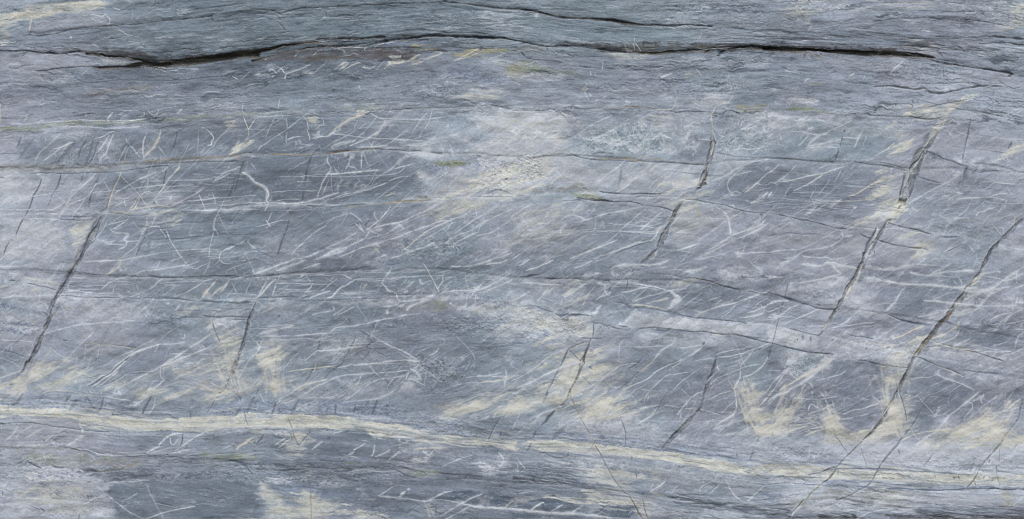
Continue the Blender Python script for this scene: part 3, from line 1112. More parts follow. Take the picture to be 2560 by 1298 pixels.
P w .3 8 1400 710 1500 670 1420 760 1380 780
w 2 .6 1940 600 2100 598
w 3.4 .8 1885 625 1950 632
w 3 .85 1880 690 2050 680 2200 670 2300 640 2400 632
w 2.6 .8 2210 675 2330 690 2380 700
w 2 .5 1730 665 1760 658 1780 655
w 2 .7 2390 690 2360 740 2300 820 2270 855
w 1.6 .6 2380 740 2350 790
w 1.4 .5 2150 715 2350 735 2556 735
w 1.8 .7 2015 740 1980 800 1900 860
w 2.4 .7 2100 830 2200 790 2300 762
w 2.4 .7 2110 820 2070 860
w 1.6 .6 2280 500 2200 570 2130 620
w 1.6 .6 2180 680 2130 750 2030 820
w 1.8 .7 2260 525 2480 545
w 2 .6 2080 480 2060 520
c 2 .6 2130 960 2240 945 2340 1055
w 3.4 .7 2556 380 2490 415
w 1.5 .5 2390 570 2440 650
c 1.6 .5 2300 900 2400 850 2470 860 2450 960
c 1.6 .4 1420 785 1600 800
c 2 .4 1860 880 2000 890 2150 940
w 5 .6 1760 1215 1830 1180 1920 1150 1980 1110
d 2 .6 1780 1215 1950 1140
w 2 .6 2010 1160 2060 1220
P w .8 5 1760 950 1790 930 1810 950 1780 980
c 4 .6 1280 1215 1310 1200
w 1.8 .85 400 0 450 -20
w 2 .8 405 65 350 120 300 160
w 3 .7 0 80 40 40
w 5 .6 640 0 520 60 440 110 400 150
w 2 .6 190 20 300 15 400 30 500 55 600 40
w 3.4 .8 390 160 520 145 620 120 730 92
w 3 .8 750 78 820 78 890 85
w 3 .85 948 0 910 70 880 140 860 180
w 1.5 .7 990 40 970 110 940 160
w 2 .7 390 178 550 172 700 178
c 1.8 .7 1260 130 1180 200 1100 240
c 2 .7 1120 230 1030 290 980 310
w 2.6 .8 100 350 40 410 0 430
w 2.4 .7 285 350 220 420 120 500 50 540
w 2.8 .85 790 362 650 400 540 440 400 460 250 500 120 520
w 1.6 .7 760 290 780 330 795 360
w 3.8 .8 540 450 440 520 340 570 260 605
w 2 .7 590 355 500 385
w 1.4 .5 60 420 300 435 400 450
w 1.5 .6 730 400 700 460 660 520
w 1.5 .5 400 540 600 545 780 560 1000 575
c 2.8 .85 1180 460 1080 520 980 580 900 630 800 665
w 1.8 .6 780 560 900 570 1060 580
w 1.6 .6 240 625 450 620 640 635
w 1.8 .6 460 600 430 670
w 3.4 .8 440 690 530 705 640 715 730 715
P p .75 4 610 785 680 730 740 690 720 730 650 785
c 2 .7 730 718 850 712 1000 700 1080 698
w 3 .7 0 670 40 615
w 3 .75 370 850 430 810 480 765
w 2 .5 400 840 500 790 600 720
w 3 .8 855 785 885 760
w 4 .7 950 745 1000 755 1090 742
P w .5 10 680 880 740 890 720 920 690 920
c 2 .75 900 945 980 900 1080 850
w 1.6 .5 620 785 800 800
w 3 .6 130 905 220 895
w 2.4 .6 260 890 180 950 60 1010
w 1.6 .7 690 990 600 1050 500 1110 400 1160 300 1195
w 4 .85 300 1195 200 1200 100 1205 0 1222
w 3 .75 740 1020 745 1080 700 1120 620 1165 500 1190 380 1200 300 1250
w 3 .7 840 1055 770 1070 740 1050
w 3 .7 150 1280 270 1270 370 1200
w 2.4 .75 340 1260 450 1275 600 1275 640 1298
w 1.6 .5 480 1260 520 1230
w 1.4 .5 0 1110 150 1060 300 1045
d 3 .35 0 1060 200 1030 540 1050
H w 30 1.2 .35 80 5 6 0 560 1100 860
H w 30 1.2 .35 80 8 8 1400 600 2500 850
H w 30 1.2 .35 50 30 12 0 0 1100 280
H d 40 1.1 .3 90 -2 5 0 560 1100 880
H w 20 1.2 .35 60 18 8 0 1000 700 1180
H w 20 1.2 .3 60 30 12 1600 1050 2300 1298
w 1.4 .5 1800 20 1860 100 1890 110
w 1.6 .6 1685 70 1710 105
c 1.6 .6 1870 10 1990 50
w 1.4 .6 2000 55 2250 80 2556 95
w 1.4 .5 2180 120 2290 60
T 0 2
P l .4 40 0 60 550 20 480 180 0 170
P w .4 26 0 160 600 180 560 300 430 500 0 380
P w .45 30 0 500 430 560 400 740 0 700
P w .4 40 600 380 1200 380 1500 500 1400 600 600 620
P d .3 30 720 110 1600 180 2200 180 2400 380 1600 370 640 300
P d .4 40 1400 640 1800 540 1800 760 1600 800
P d .35 40 1100 800 1400 850 2000 900 1900 1030 1400 1180 900 1150 960 1000
P n .4 40 1000 660 1300 680 1200 980 950 980 850 820
P d .4 24 0 860 330 880 260 1050 0 1060
P l .4 30 0 720 380 790 330 900 0 880
P d .35 40 2300 200 2556 220 2556 400 2300 400
P d .5 30 1900 0 2556 0 2556 160 1800 160
P c .55 40 400 1120 650 1070 880 1130 800 1220 400 1230 330 1200
P c .6 20 120 1240 260 1110 420 1040 300 1200 100 1298 0 1298
P c .6 30 1900 1060 2100 1070 2300 1140 2280 1200 2000 1180 1750 1110
P c .6 24 2170 740 2350 740 2430 760 2350 980 2260 980
P c .5 26 2300 1150 2400 1080 2500 1160 2480 1298 2300 1298
P w .4 30 2080 600 2450 600 2420 720 2180 740
P c .3 30 1850 470 2400 470 2300 560 1900 540
P c .35 30 1150 1200 1500 1180 1480 1298 1150 1298
P b .35 24 1490 1180 1600 1180 1540 1298 1480 1298
P b .6 12 0 410 100 440 250 490 400 530 250 500 130 490 0 480
P b .6 12 30 620 250 625 400 670 250 660 100 650
P b .55 12 60 700 180 705 380 760 250 745 100 725
S .6 12 0 410 400 500 400 540 0 490
S .6 14 0 600 400 620 400 760 0 740
S .5 24 1400 500 1900 540 1800 720 1500 700
S .6 16 600 340 800 350 780 380 620 380
S .5 20 2050 600 2450 600 2400 720 2050 700
S .4 20 1900 1000 2200 1000 2200 1060 1900 1060
K 6 .9 780 -10 730 60 690 130 650 220 600 300
d 9 .6 700 100 650 200 600 290
K 4 .85 700 90 640 180 590 280 560 340
c 3 .5 745 0 720 60 650 140
K 4.4 .85 570 330 520 420 480 510 465 525
K 5 .8 600 455 560 510 520 560
d 3.4 .7 420 520 460 545 470 580 455 610
o 3 .4 600 480 520 560
K 5.5 .9 510 570 480 630 440 710 410 760
K 4 .85 440 700 390 770 340 830 340 880
K 5 .9 430 750 390 860 360 920 320 980
K 6 .9 360 880 320 960 260 1050 230 1110
d 6 .5 380 820 340 900
K 3 .8 230 1110 160 1185
d 3 .6 140 1240 90 1250
w 3 .5 650 20 620 80
d 1.6 .5 740 112 850 125 950 145 1050 152 1200 155
d 1.8 .55 1280 162 1450 170 1700 178 1900 170 2050 162 2200 160 2400 168 2556 172
d 4 .6 2130 160 2300 165
K 1.6 .7 270 232 400 260 500 280 560 305
d 2 .6 610 355 700 355 800 370 1000 375 1200 380
d 2 .7 1230 380 1600 382 1750 385 1900 405 2050 415 2200 425
d 5 .6 2000 410 2200 418 2400 432 2500 425
K 3 .7 2020 552 2100 570 2200 575 2300 565 2400 570 2490 578
d 2 .6 2280 590 2450 598
d 1.6 .5 1800 570 2050 575
d 1.2 .4 600 318 900 330 1200 340 1700 372
d 3 .6 90 205 155 208
o 2.4 .5 630 475 720 480
d 1.6 .6 2120 610 2140 680 2200 820
K 3 .9 2556 420 2520 500 2480 600 2470 680 2430 800 2400 880 2370 960
K 5 .7 2440 780 2400 880
K 6 .9 2370 960 2340 1040 2310 1120 2290 1180
r 2.4 .8 2350 1010 2310 1110 2290 1170
K 5 .95 2290 1180 2260 1260 2245 1298
d 1.6 .6 2300 1170 2340 1240 2360 1298
d 1.2 .5 2270 970 2380 970
w 3 .5 2540 430 2500 530
d 2.6 .55 625 800 680 805
d 2 .6 850 838 1100 850 1250 862 1380 885
c 2 .6 860 836 1100 850 1350 880
d 12 .25 1090 680 1050 760 1010 850
d 2.4 .5 0 890 150 930 260 975
d 3 .4 500 430 530 470 540 450
d 1.4 .5 1130 630 1100 650
w 3.4 .85 -10 70 150 65 280 50 380 35
w 2.4 .7 620 20 560 110 500 190 450 260
w 3 .7 520 0 620 5 720 20
w 3 .8 840 18 1000 12 1250 0
w 2.4 .7 1190 10 1150 70 1100 130
c 3 .6 1210 20 1180 80 1060 150
w 4 .6 945 85 1000 88
w 6 .6 1200 100 1225 100
w 2 .6 1600 0 1570 80
w 2.4 .75 1300 160 1400 120 1560 100 1700 75 1900 50 1980 10
w 2 .6 1830 0 1870 50 1910 100
w 2.4 .7 1910 80 1960 95 1990 70 2060 40
w 3.4 .4 2100 0 2070 80 2030 150
c 2 .6 1890 80 1800 140
w 1.8 .7 2300 20 2450 0
w 2 .6 2200 0 2240 35 2320 30
w 2 .6 2556 10 2400 50 2250 120
w 2 .6 2556 130 2450 160 2300 200
w 2 .5 2330 70 2370 140
w 2.6 .7 720 175 800 180 840 172 850 155
w 2 .75 1300 160 1180 190 1080 235 1010 298
w 2 .6 1080 240 1070 210
w 3.4 .8 1625 190 1570 230 1520 280 1400 330 1290 370
w 2 .75 2130 195 2050 210 1900 305 1740 375
w 1.8 .6 1600 235 1800 215 2100 210
c 5 .75 2170 190 2120 250 2060 320 2000 400
P w .5 6 2030 330 2070 320 2110 340 2120 390 2060 405 2000 395
c 5 .75 2290 200 2240 260 2160 310 2120 360
w 4 .7 2270 240 2200 320
w 2 .6 2220 340 2200 400
w 1.4 .6 2500 220 2440 360
w 1.4 .5 2230 335 2556 345
w 1.4 .5 2310 230 2370 330
w 2.6 .8 680 250 680 290 730 308
w 2 .6 620 320 720 310
w 1.6 .6 870 250 1060 255
w 1.6 .6 860 292 1000 295
w 1.6 .6 730 305 900 328 1200 335
w 2 .6 1140 280 1125 330
w 2.4 .7 1365 250 1375 310
w 3 .6 1275 320 1300 310
w 2 .5 1320 240 1340 300
w 2.6 .8 900 390 845 468
w 3.4 .7 1530 385 1500 440 1430 490
w 2 .5 1580 400 1530 490
w 3.4 .6 1350 455 1300 490
w 3 .7 1810 440 1755 500
w 3 .8 1670 433 1690 433
w 3 .6 1905 520 1830 550
w 2 .6 1450 540 1470 575
w 4 .75 0 275 80 255 
w 3 .7 0 270 50 250
w 3 .6 0 380 100 375 200 290
w 3 .7 405 300 400 360 395 420
w 4 .6 300 470 350 435 395 425
w 3.4 .6 400 425 440 435 480 500
c 4 .5 300 330 380 280
w 4 .6 220 345 270 320
w 5 .4 260 180 500 210
c 3 .5 250 180 600 240
w 2.8 .85 430 745 550 710 700 670 850 640 1000 628 1150 625 1350 605
w 2.8 .9 935 710 900 760 830 820 750 900 690 970 600 1050 500 1120
c 3 .85 560 1085 480 1140 400 1180 330 1215
w 2 .6 500 875 560 930 650 970 760 985
w 2 .75 0 798 150 802 330 812
w 2.4 .85 225 1110 150 1130 50 1165 0 1175
w 2 .6 20 1180 0 1240
w 1.5 .6 0 975 100 1010 230 1090
c 2 .7 700 1115 830 1130 900 1165 960 1172
w 1.6 .6 890 1010 870 1080 830 1130 750 1165
c 1.6 .6 830 1130 720 1180 620 1205
w 1.4 .5 900 960 890 1050 850 1110
w 1.3 .6 865 840 840 960 820 1060
w 1.3 .6 995 870 965 985
w 1.3 .5 770 950 755 1070
c 3.4 .6 330 1215 270 1230 100 1298
w 5 .6 340 1230 400 1260 440 1285
w 4.5 .9 870 1250 1000 1170 1090 1130 1170 1050 1260 980 1340 930 1440 890 1600 840
d 3 .8 890 1265 1000 1190 1090 1140 1180 1060 1300 965
w 4 .85 920 1262 1050 1180 1150 1110 1250 1010
w 2.6 .8 960 1270 1050 1220 1180 1110
w 3 .75 1600 840 1700 840 1850 825
w 2.4 .7 1200 960 1320 905 1430 850 1560 780
w 2 .7 1590 850 1540 920
w 3 .5 800 1298 810 1260 880 1250
w 4 .85 2105 742 1990 820 1880 890 1790 950 1720 1000
P w .7 5 1600 1060 1700 1000 1740 990 1720 1030 1640 1060
w 4 .85 2060 885 1950 930 1850 970 1740 1020 1620 1060
w 4.4 .85 1620 1055 1500 1120 1400 1170 1300 1220 1150 1298
w 3.4 .8 1610 1050 1600 1140 1610 1170 1640 1200 1580 1250 1520 1298
w 3 .7 1640 1060 1630 1150
w 3 .7 1630 1190 1540 1290
w 1.6 .6 1700 940 1950 940 2150 950 2350 968
w 2 .6 2050 890 2020 850
w 2.4 .6 2055 890 2140 840
w 2.6 .8 1790 755 1810 735
w 2.6 .8 1800 780 1840 780 1843 740
w 3.4 .75 1850 1040 1900 1035 1950 1020
w 1.6 .5 1510 1120 1515 1080
w 2.4 .7 2510 770 2545 820
w 2.4 .8 2556 940 2490 1000 2440 1090 2390 1180
c 2.6 .75 2400 1160 2370 1200 2400 1290
c 1.6 .5 2300 1200 2180 1298
d 2.6 .4 1540 1130 1280 1140 1100 1230 980 1265
w 1.6 .5 1530 1110 1300 1130 1150 1220 980 1270
H c 30 1.4 .5 50 -20 15 1850 1040 2300 1180
H c 30 1.4 .4 50 15 15 1700 1180 2500 1290
H c 30 1.4 .4 50 18 12 350 1080 1000 1230
H d 40 1.2 .3 60 12 8 900 980 2000 1180
H w 40 1.1 .3 90 2 4 700 180 1400 380
H w 20 1.2 .35 60 14 8 1400 50 2500 160
w 2.6 .6 600 450 640 500
d 1.6 .4 2160 480 2556 500
T 1 2
P d .35 40 0 180 900 130 2000 100 2100 250 1400 330 700 390 0 370
P d .4 30 500 0 1300 0 1000 110 500 120
P t .35 40 1300 60 2300 20 2300 280 1400 330
P d .5 14 700 400 1000 470 1300 470 1450 500 1100 560 600 560 500 520 700 460
P w .35 30 0 420 700 420 700 470 300 540 0 520
P w .4 20 700 420 1400 380 1400 460 900 470 
P d .35 50 1150 650 2000 700 2556 780 2500 1100 1900 1298 1500 1298 1500 1000 1400 880 1200 800
P d .4 40 1500 980 2000 1000 2300 1100 1900 1260 1650 1200
P n .3 50 600 800 1200 780 1200 1000 600 1010
P n .35 50 0 830 400 830 280 1050 0 1080
P d .35 40 300 1100 1000 1060 1500 1040 1500 1150 900 1200 300 1200
P l .3 50 1750 800 2100 850 1900 960 1700 950
P c .7 16 80 950 230 930 260 1100 290 1180 280 1298 150 1298 120 1150
P c .35 24 130 800 180 800 230 940 100 950
P c .4 40 300 1160 700 1180 600 1298 280 1298
P l .5 30 900 1220 1500 1210 1640 1298 700 1298
P c .5 16 1790 350 1880 340 1930 430 1850 400
P g .5 18 1820 400 1920 420 1900 500 1780 510
P u .3 30 1400 470 1800 420 1900 500 1780 530 1400 510
P c .4 30 2250 560 2500 540 2556 620 2400 640
P w .4 24 2240 540 2320 440 2400 480 2500 540
P w .35 26 2420 700 2500 650 2556 650 2556 820 2430 800
P b .5 8 0 1120 160 1110 400 1120 200 1135 0 1135
S .7 30 1750 560 2556 520 2556 740 1900 760
S .7 30 1500 980 2000 980 2100 1200 1750 1270
S .5 24 1950 100 2556 300 2556 500 1950 500
S .6 24 2400 640 2556 640 2556 840 2420 820
S .5 16 1150 600 1500 560 1520 680 1200 700
d 2.2 .6 700 120 850 112 950 100 1030 85 1100 70 1150 55
d 1.6 .6 0 165 200 150 300 130 520 125 700 120
d 2 .6 1300 50 1400 40 1480 15
d 2.4 .7 0 380 200 370 450 370 550 375
d 2 .6 440 410 600 405 800 400 1000 390 1200 380 1320 362 1420 350 1600 345
d 6 .4 280 390 400 400 560 400
o 4 .6 130 377 170 376
d 3 .4 0 400 200 410 
d 1.4 .5 580 570 700 590
d 4 .6 230 555 240 565
d 3 .5 910 575 930 600 945 640
d 3 .5 1170 640 1190 700
d 2.6 .6 1025 705 1110 750
P d .5 12 1090 740 1160 770 1200 810 1130 830 1100 790
d 3 .6 1210 800 1100 870 1160 890
K 3 .7 985 800 950 870 920 930 890 970
d 3 .45 890 970 850 1040 740 1120 680 1190
d 4 .5 630 810 630 860 600 910
d 2.4 .5 1160 890 1100 960 1060 1010
d 2 .5 1170 890 1300 880
d 1.4 .5 480 855 390 950 300 1050
d 4 .5 580 1060 530 1170 470 1230
d 1.5 .5 1180 900 1300 960
r 3 .6 1295 963 1305 963
d 3 .4 480 770 620 790
d 2 .4 50 250 0 320
d 2.4 .5 80 230 20 320
w 4 .85 420 -10 300 20 200 60 100 100 0 135
w 6.5 .85 500 0 400 40 300 70 210 105
P w .4 8 240 90 380 30 520 -10 420 50 300 90
w 3.4 .7 640 30 560 60 500 80 440 110
w 5 .6 640 35 560 65
P w .4 10 1060 30 1200 0 1280 0 1150 60
w 3 .6 1100 20 1200 10
w 5 .4 1150 110 1300 85
w 1.6 .6 300 150 700 150 880 150
w 3 .7 880 150 910 170 960 190
w 3 .75 995 195 900 250 840 280 790 330 760 370 710 380
w 2 .7 430 180 475 155
w 2 .75 240 150 200 230 165 350
d 1.6 .6 230 150 190 260
w 3 .8 195 190 120 260 60 330 0 380
w 2.4 .75 120 170 90 240 20 360
w 1.6 .6 500 165 545 220
w 2 .7 560 240 530 285 480 330
w 1.6 .7 190 235 550 238 740 240
w 1.6 .6 200 288 480 292 550 270
w 1.8 .6 820 180 740 240 650 310
w 1.4 .6 790 160 740 210
w 3 .7 740 310 640 340 540 380
w 4 .5 430 370 500 355
w 3 .7 540 380 580 350
w 2.6 .6 490 320 550 315
w 1.4 .6 1000 190 1300 185 1600 165 1900 150
w 1.6 .6 1000 200 1200 210 1400 185
w 2.4 .7 1350 70 1330 120 1280 190 1250 235
w 3.4 .7 1260 230 1300 280 1330 310 1390 325 1410 380 1420 400
w 2.4 .7 1400 320 1480 290 1570 220
w 1.6 .6 1570 220 1540 250
c 2.2 .75 1670 40 1720 110 1750 170 1790 240 1830 320
w 2.4 .7 1840 30 1770 90
w 2 .7 1865 160 1865 210 1830 260 1820 310
w 2.6 .6 1640 190 1645 230 1680 240
c 2.6 .6 1110 240 1060 300
w 2 .4 1050 230 1040 300 1010 380
w 3 .5 850 340 950 330 1200 310
P w .8 6 2130 300 2250 260 2230 290 2180 320 2100 320
w 3.4 .85 1860 320 2000 310 2100 308
w 3.4 .8 2556 130 2450 190 2350 250 2260 290 2170 320
w 3 .7 2556 200 2450 250 2300 310
w 3.4 .8 2350 0 2250 40 2090 65 1950 65
w 3.8 .85 2510 0 2420 30 2300 50
w 2 .5 2090 140 2100 240
w 5 .8 1780 340 1700 380 1620 430 1540 460 1505 510
P w .6 8 1640 410 1700 370 1800 340 1780 370 1700 410
w 3.4 .75 1800 345 1700 375 1560 405 1440 415 1420 440 1320 475
w 4 .6 1480 450 1400 460 1280 465
w 5 .6 1300 510 1320 540
w 3 .6 1320 500 1310 545
w 4 .75 2190 340 2190 430 2150 470 2080 500
P w .6 10 1940 440 2020 430 2080 460 2130 430 2100 490 2020 510
w 3 .6 2110 340 2100 430
w 4.5 .7 770 460 785 490 760 510 650 520 560 550
w 4 .6 540 480 500 510 440 540
w 2.6 .6 980 465 900 510 820 550
w 2.6 .6 880 480 830 520 770 560
c 2.4 .4 180 470 60 530
w 5 .7 30 745 150 715 270 680 380 655
w 2.4 .6 0 760 200 760 380 758 580 742 710 735
w 3.4 .8 740 725 780 690 820 675 950 665 1100 635 1160 625
w 3 .7 1160 625 1250 600 1400 570 1500 545
w 1.6 .5 1500 545 1700 535
w 1.4 .5 380 755 700 730
w 2 .5 0 690 110 692
w 1.4 .5 200 800 600 780
w 3 .85 5 825 25 860 40 870 20 910 0 945
w 2 .5 120 850 70 890
w 2.4 .75 610 900 550 950 500 995
w 2.4 .8 620 905 730 905 850 890 1000 870 1080 862
w 1.6 .6 485 855 390 950 300 1060 200 1150
w 3 .85 1290 825 1350 860 1450 900 1520 940 1600 985
w 2 .4 1480 930 1460 960
w 3 .85 820 1070 950 1050 1100 1045 1200 1030 1350 1010 1480 1000
w 3.4 .8 1480 1000 1560 1010 1640 1010
c 2.2 .75 300 1120 450 1100 600 1078 800 1050
w 2 .7 1135 1060 1180 1120 1250 1180 1300 1240 1305 1270
w 3 .6 1375 1180 1340 1230 1310 1265
w 1.8 .7 1200 1130 1400 1115 1530 1100
w 2.4 .7 1100 1260 1200 1200 1350 1180 1480 1155
w 2.6 .85 1540 1090 1600 1120 1650 1190
w 2 .8 1530 1120 1490 1190
w 2.6 .85 1490 1190 1560 1190 1640 1230 1680 1250
w 4 .6 1590 1190 1650 1190
w 2 .5 1700 1150 1680 1260
w 3.4 .75 1450 1225 1540 1230
c 3 .8 390 1298 480 1250 600 1220 720 1190
w 3 .65 550 1298 700 1220 850 1160 1020 1140 1200 1130
w 2 .7 600 1030 580 1100 560 1120
c 2.4 .75 95 1090 80 1180 50 1220 0 1270
w 2 .6 1050 1150 1020 1220 950 1280
P w .5 10 930 1290 1040 1215 1020 1260
P w .5 14 1460 1260 1560 1240 1640 1298 1380 1298
w 3.4 .75 1825 880 1800 920 1750 945
c 4 .6 2080 980 2030 1020
w 2 .5 1860 780 1885 800 1875 830
w 1.6 .4 2000 770 2090 850 2150 920 2190 1000
w 2 .5 2140 910 2180 912
w 5 .85 2090 1175 2200 1165 2350 1160 2500 1165
w 3.4 .8 2450 1120 2340 1150 2200 1160
c 2.6 .7 2556 1170 2450 1200 2250 1220
w 3 .7 2490 1100 2500 1150 2480 1280
w 4 .75 1960 1260 2050 1235
w 2 .5 2070 1230 2250 1225
w 2 .5 2556 800 2530 830
P w .4 12 2500 980 2540 920 2556 960 2556 1060 2510 1080
w 1.8 .6 1730 870 1650 910 1600 950
H w 100 1.6 .5 14 38 16 1550 980 2050 1200
H d 60 1.4 .35 14 38 20 1550 1000 2050 1250
H d 80 1.1 .33 70 2 4 1200 620 2500 900
H w 30 1.2 .3 80 8 6 0 620 1100 800
H w 30 1.2 .3 80 3 3 0 160 1200 360
H w 30 1.3 .4 40 10 8 1300 100 2300 330
H c 20 1.4 .4 60 22 8 700 1180 1500 1298
H c 24 1.2 .5 16 75 20 100 930 280 1290
w 1.4 .5 900 1040 1500 1030
T 2 2
P d .5 30 0 0 1100 0 1000 160 900 200 400 190 100 170 0 140
P d .3 40 400 240 1000 180 1000 360 400 400
P d .55 24 1230 110 1700 130 2100 240 2000 290 1500 460 1250 430 1100 380 1200 200
P d .4 26 1450 280 1700 310 1580 380 1400 420 1220 400
P d .35 40 2000 240 2556 330 2556 560 1900 560 1500 480
P w .35 26 0 340 200 460 450 500 500 560 780 560 800 780 400 780 0 760
P c .45 30 0 520 400 540 780 600 760 760 480 740 380 700 0 640
P b .6 8 440 530 480 505 560 515 590 560 570 620 520 620 480 570
P b .5 10 130 470 170 440 230 460 320 500 410 520 300 520
P b .5 10 250 730 350 720 380 770 260 780
P b .5 10 550 770 620 755 700 780 780 790 650 800
P u .25 20 440 570 780 600 740 740 500 730
P b .55 7 1200 480 1300 465 1500 495 1700 545 1900 580 2100 598 2340 625 2200 605 1900 590 1700 570 1500 535 1350 515 1260 530 1250 490
P w .6 10 1200 500 1400 520 1700 580 2000 600 2300 650 2480 655 2250 750 2100 735 1700 700 1450 675 1300 680 1000 665 1050 620 1160 560
P d .3 14 1130 620 1350 590 1500 640 1200 665
P w .6 8 1030 660 1060 610 1200 530 1190 560 1100 650
P w .6 8 2260 750 2330 700 2480 655 2400 710 2320 760
P l .4 16 830 610 1000 640 1100 700 850 740
S .7 14 830 610 1000 640 1100 700 840 730
S .7 30 0 420 700 560 700 800 0 800
S .4 20 1000 430 1200 480 1000 620 900 560
S .5 20 2050 90 2500 100 2300 230 2100 210
P w .4 24 2050 100 2300 80 2500 130 2250 200 2120 230
P w .75 8 1720 120 1740 90 1850 75 1950 65 1850 110 1780 125
P w .75 8 650 160 720 130 830 110 900 140 800 160 720 170
P c .5 26 600 230 760 230 700 320 500 350 600 280
P c .35 20 1600 210 1800 210 1850 260 1650 260
P c .8 50 380 860 600 830 760 860 700 1298 390 1298 440 1100 520 930
P c .55 50 740 860 850 940 1000 1100 880 1180 700 1298 640 1200
P c .3 50 0 1150 400 1150 300 1298 0 1298
P d .4 50 1070 860 1500 840 1250 1000 1070 1050
P d .3 60 1300 1000 2000 900 2000 1298 1200 1298
P d .3 50 0 960 300 900 200 1100 0 1100
P l .4 50 800 780 1400 780 1070 1000 900 900
P w .35 26 1350 740 2100 760 2200 830 1900 900 1600 880
P t .4 40 2050 950 2556 900 2556 1298 2200 1298
P n .4 50 2250 1100 2400 1100 2450 1298 2300 1298
K 2.6 .8 65 170 150 172 230 155 290 145
d 3 .6 100 165 230 155 340 120
K 2.6 .85 350 185 450 188 560 186 650 192 740 208
K 5 .5 560 186 640 192
d 5 .7 1320 0 1290 50
d 3 .5 1200 95 1215 140
K 3 .7 1155 200 1150 260 1130 320
d 3 .6 1260 60 1320 70
d 4 .4 990 230 970 330
K 4 .8 1020 420 1080 428 1140 445 1170 480 1195 495
d 6 .7 1210 480 1330 475 1450 490 1600 530 1700 555
d 2.4 .7 1700 555 1850 580 2100 600 2300 620 2340 635
r 3 .5 2100 605 2200 610
K 2.2 .85 1730 185 1820 187 1900 195 1990 215 2080 245 2150 270 2270 295
r 2.4 .6 1900 192 2030 225 2090 250
d 2 .7 1970 180 2030 190 2040 215
d 2 .7 2360 300 2250 295
w 2 .6 2280 292 2400 305 2480 330 2550 325
d 1.6 .5 2270 295 2270 340 2200 440
d 1.6 .6 2280 185 2450 175 2556 180
d 4 .6 2290 170 2320 172
d 3 .6 2480 170 2520 165
d 1.4 .5 1350 135 1600 150 1750 185
d 5 .6 440 535 480 550 700 548
d 3 .6 600 545 720 550 800 560
d 3 .5 230 455 330 500 410 520
d 3 .5 790 620 900 645 980 660
d 2.6 .6 815 620 815 700 805 780
d 2.4 .7 690 780 800 785 900 788
d 2 .5 900 640 1030 680 1090 690
K 2.4 .85 1060 658 1120 660 1160 665
K 2.6 .85 1420 672 1500 680 1600 695 1750 710 1900 715 2000 730 2080 740 2250 750 2350 775 2450 800 2556 825
d 5 .5 1450 700 1600 710
P d .4 6 1400 690 1500 680 1700 710 1850 740 2000 745 1850 720 1700 725 1500 720
d 1.6 .6 1250 690 1420 672
K 4 .9 785 795 765 850 750 900 730 960 705 1030
K 4 .85 705 1040 680 1100 650 1180 610 1260 590 1298
r 3 .8 770 850 740 930 710 1010
r 2.4 .7 690 1060 650 1160 600 1270
d 4 .6 560 900 520 980 490 1060
d 4.4 .6 490 1060 440 1150 400 1230 360 1298
d 1.2 .8 562 890 620 950 690 1020
d 1.4 .6 560 890 640 850 750 815
K 4.5 .8 2040 960 2025 1020 2010 1090 1985 1160 1950 1230 1920 1298
d 10 .35 2030 1000 2000 1120 1950 1250
d 1.6 .5 2020 950 2060 910
d 3 .7 1920 820 1905 850
d 1.8 .5 1900 860 1850 900
d 2.4 .5 1240 1040 1100 1140 1000 1250
K 3 .6 1260 1120 1180 1200 1080 1290
d 4 .6 1500 910 1450 970 1350 1050 1250 1130
c 3 .6 1440 970 1370 1040 1270 1110
d 1.8 .4 1400 890 1300 980 1200 1080
d 1.6 .4 700 1160 800 1260
d 1.2 .4 910 1200 980 1298
d 4 .4 2480 870 2470 910
d 3 .5 800 1090 770 1060
P w .75 6 800 540 850 460 900 440 880 490 840 550
w 3 .75 880 450 820 540
w 4.4 .75 960 350 880 370 830 410
w 3 .7 985 320 960 355
w 2 .6 960 360 920 300 940 290
w 3.4 .75 180 320 120 350 60 390 0 415
w 3 .7 360 290 320 330 290 370 250 420
c 2.6 .6 840 260 780 320 720 420 700 480
w 2.6 .7 740 230 640 300 520 370
c 2.6 .6 620 290 550 330 510 360
P w .6 8 850 230 880 215 950 240 930 260 880 255
w 2.4 .6 940 290 930 250 990 255
w 2.4 .8 60 228 200 232 350 242 500 248
w 4 .7 980 95 1010 75 1060 60 1120 50 1250 52 1400 50 1500 30 1560 0
w 5 .6 1020 80 1000 140 1040 170
w 2 .7 1040 175 1060 130
w 2.4 .8 410 5 330 40 230 80 140 110
w 3 .7 170 0 120 30 70 60
w 2.6 .8 800 10 700 60 620 82
w 4.5 .75 1500 80 1545 70
w 2.6 .6 1580 100 1700 100
w 2.4 .8 2360 0 2400 40 2440 80 2490 110
P w .6 5 2460 110 2490 100 2510 130 2480 160
w 2.4 .7 1210 245 1350 255 1450 275 1550 310
P w .6 6 1550 300 1600 310 1690 370 1690 400 1640 450 1560 500 1600 440 1640 380
w 5 .75 1600 320 1650 370 1680 400 1620 460 1570 490
w 3.4 .75 1200 415 1300 385 1350 365 1450 345 1570 310 1740 285
w 2.4 .7 1100 320 1200 310 1300 280 1370 265
w 2 .7 1340 290 1250 370 1200 400
c 2.4 .7 1340 440 1450 410 1570 380
w 2.6 .5 1200 450 1340 460 1450 480
c 3 .6 1230 450 1400 465 1560 505
w 3 .85 2480 335 2400 370 2300 405 2200 435 2100 455 2000 490 1830 550
w 2 .6 2240 420 2180 510 2080 580
w 2.4 .6 1960 420 1970 400 2080 370
w 2 .6 2030 440 2090 400
w 1.8 .6 2556 380 2450 440 2400 490
w 2.4 .7 2556 455 2480 490 2350 530
w 2.4 .8 2510 542 2400 560 2270 578
w 4.5 .6 2556 600 2450 605 2360 640 2556 640
w 1.4 .5 1900 330 1720 460
w 1.6 .5 1800 300 1640 440
w 4 .8 690 1020 600 1040 500 1075 400 1120 300 1160 200 1215 50 1280
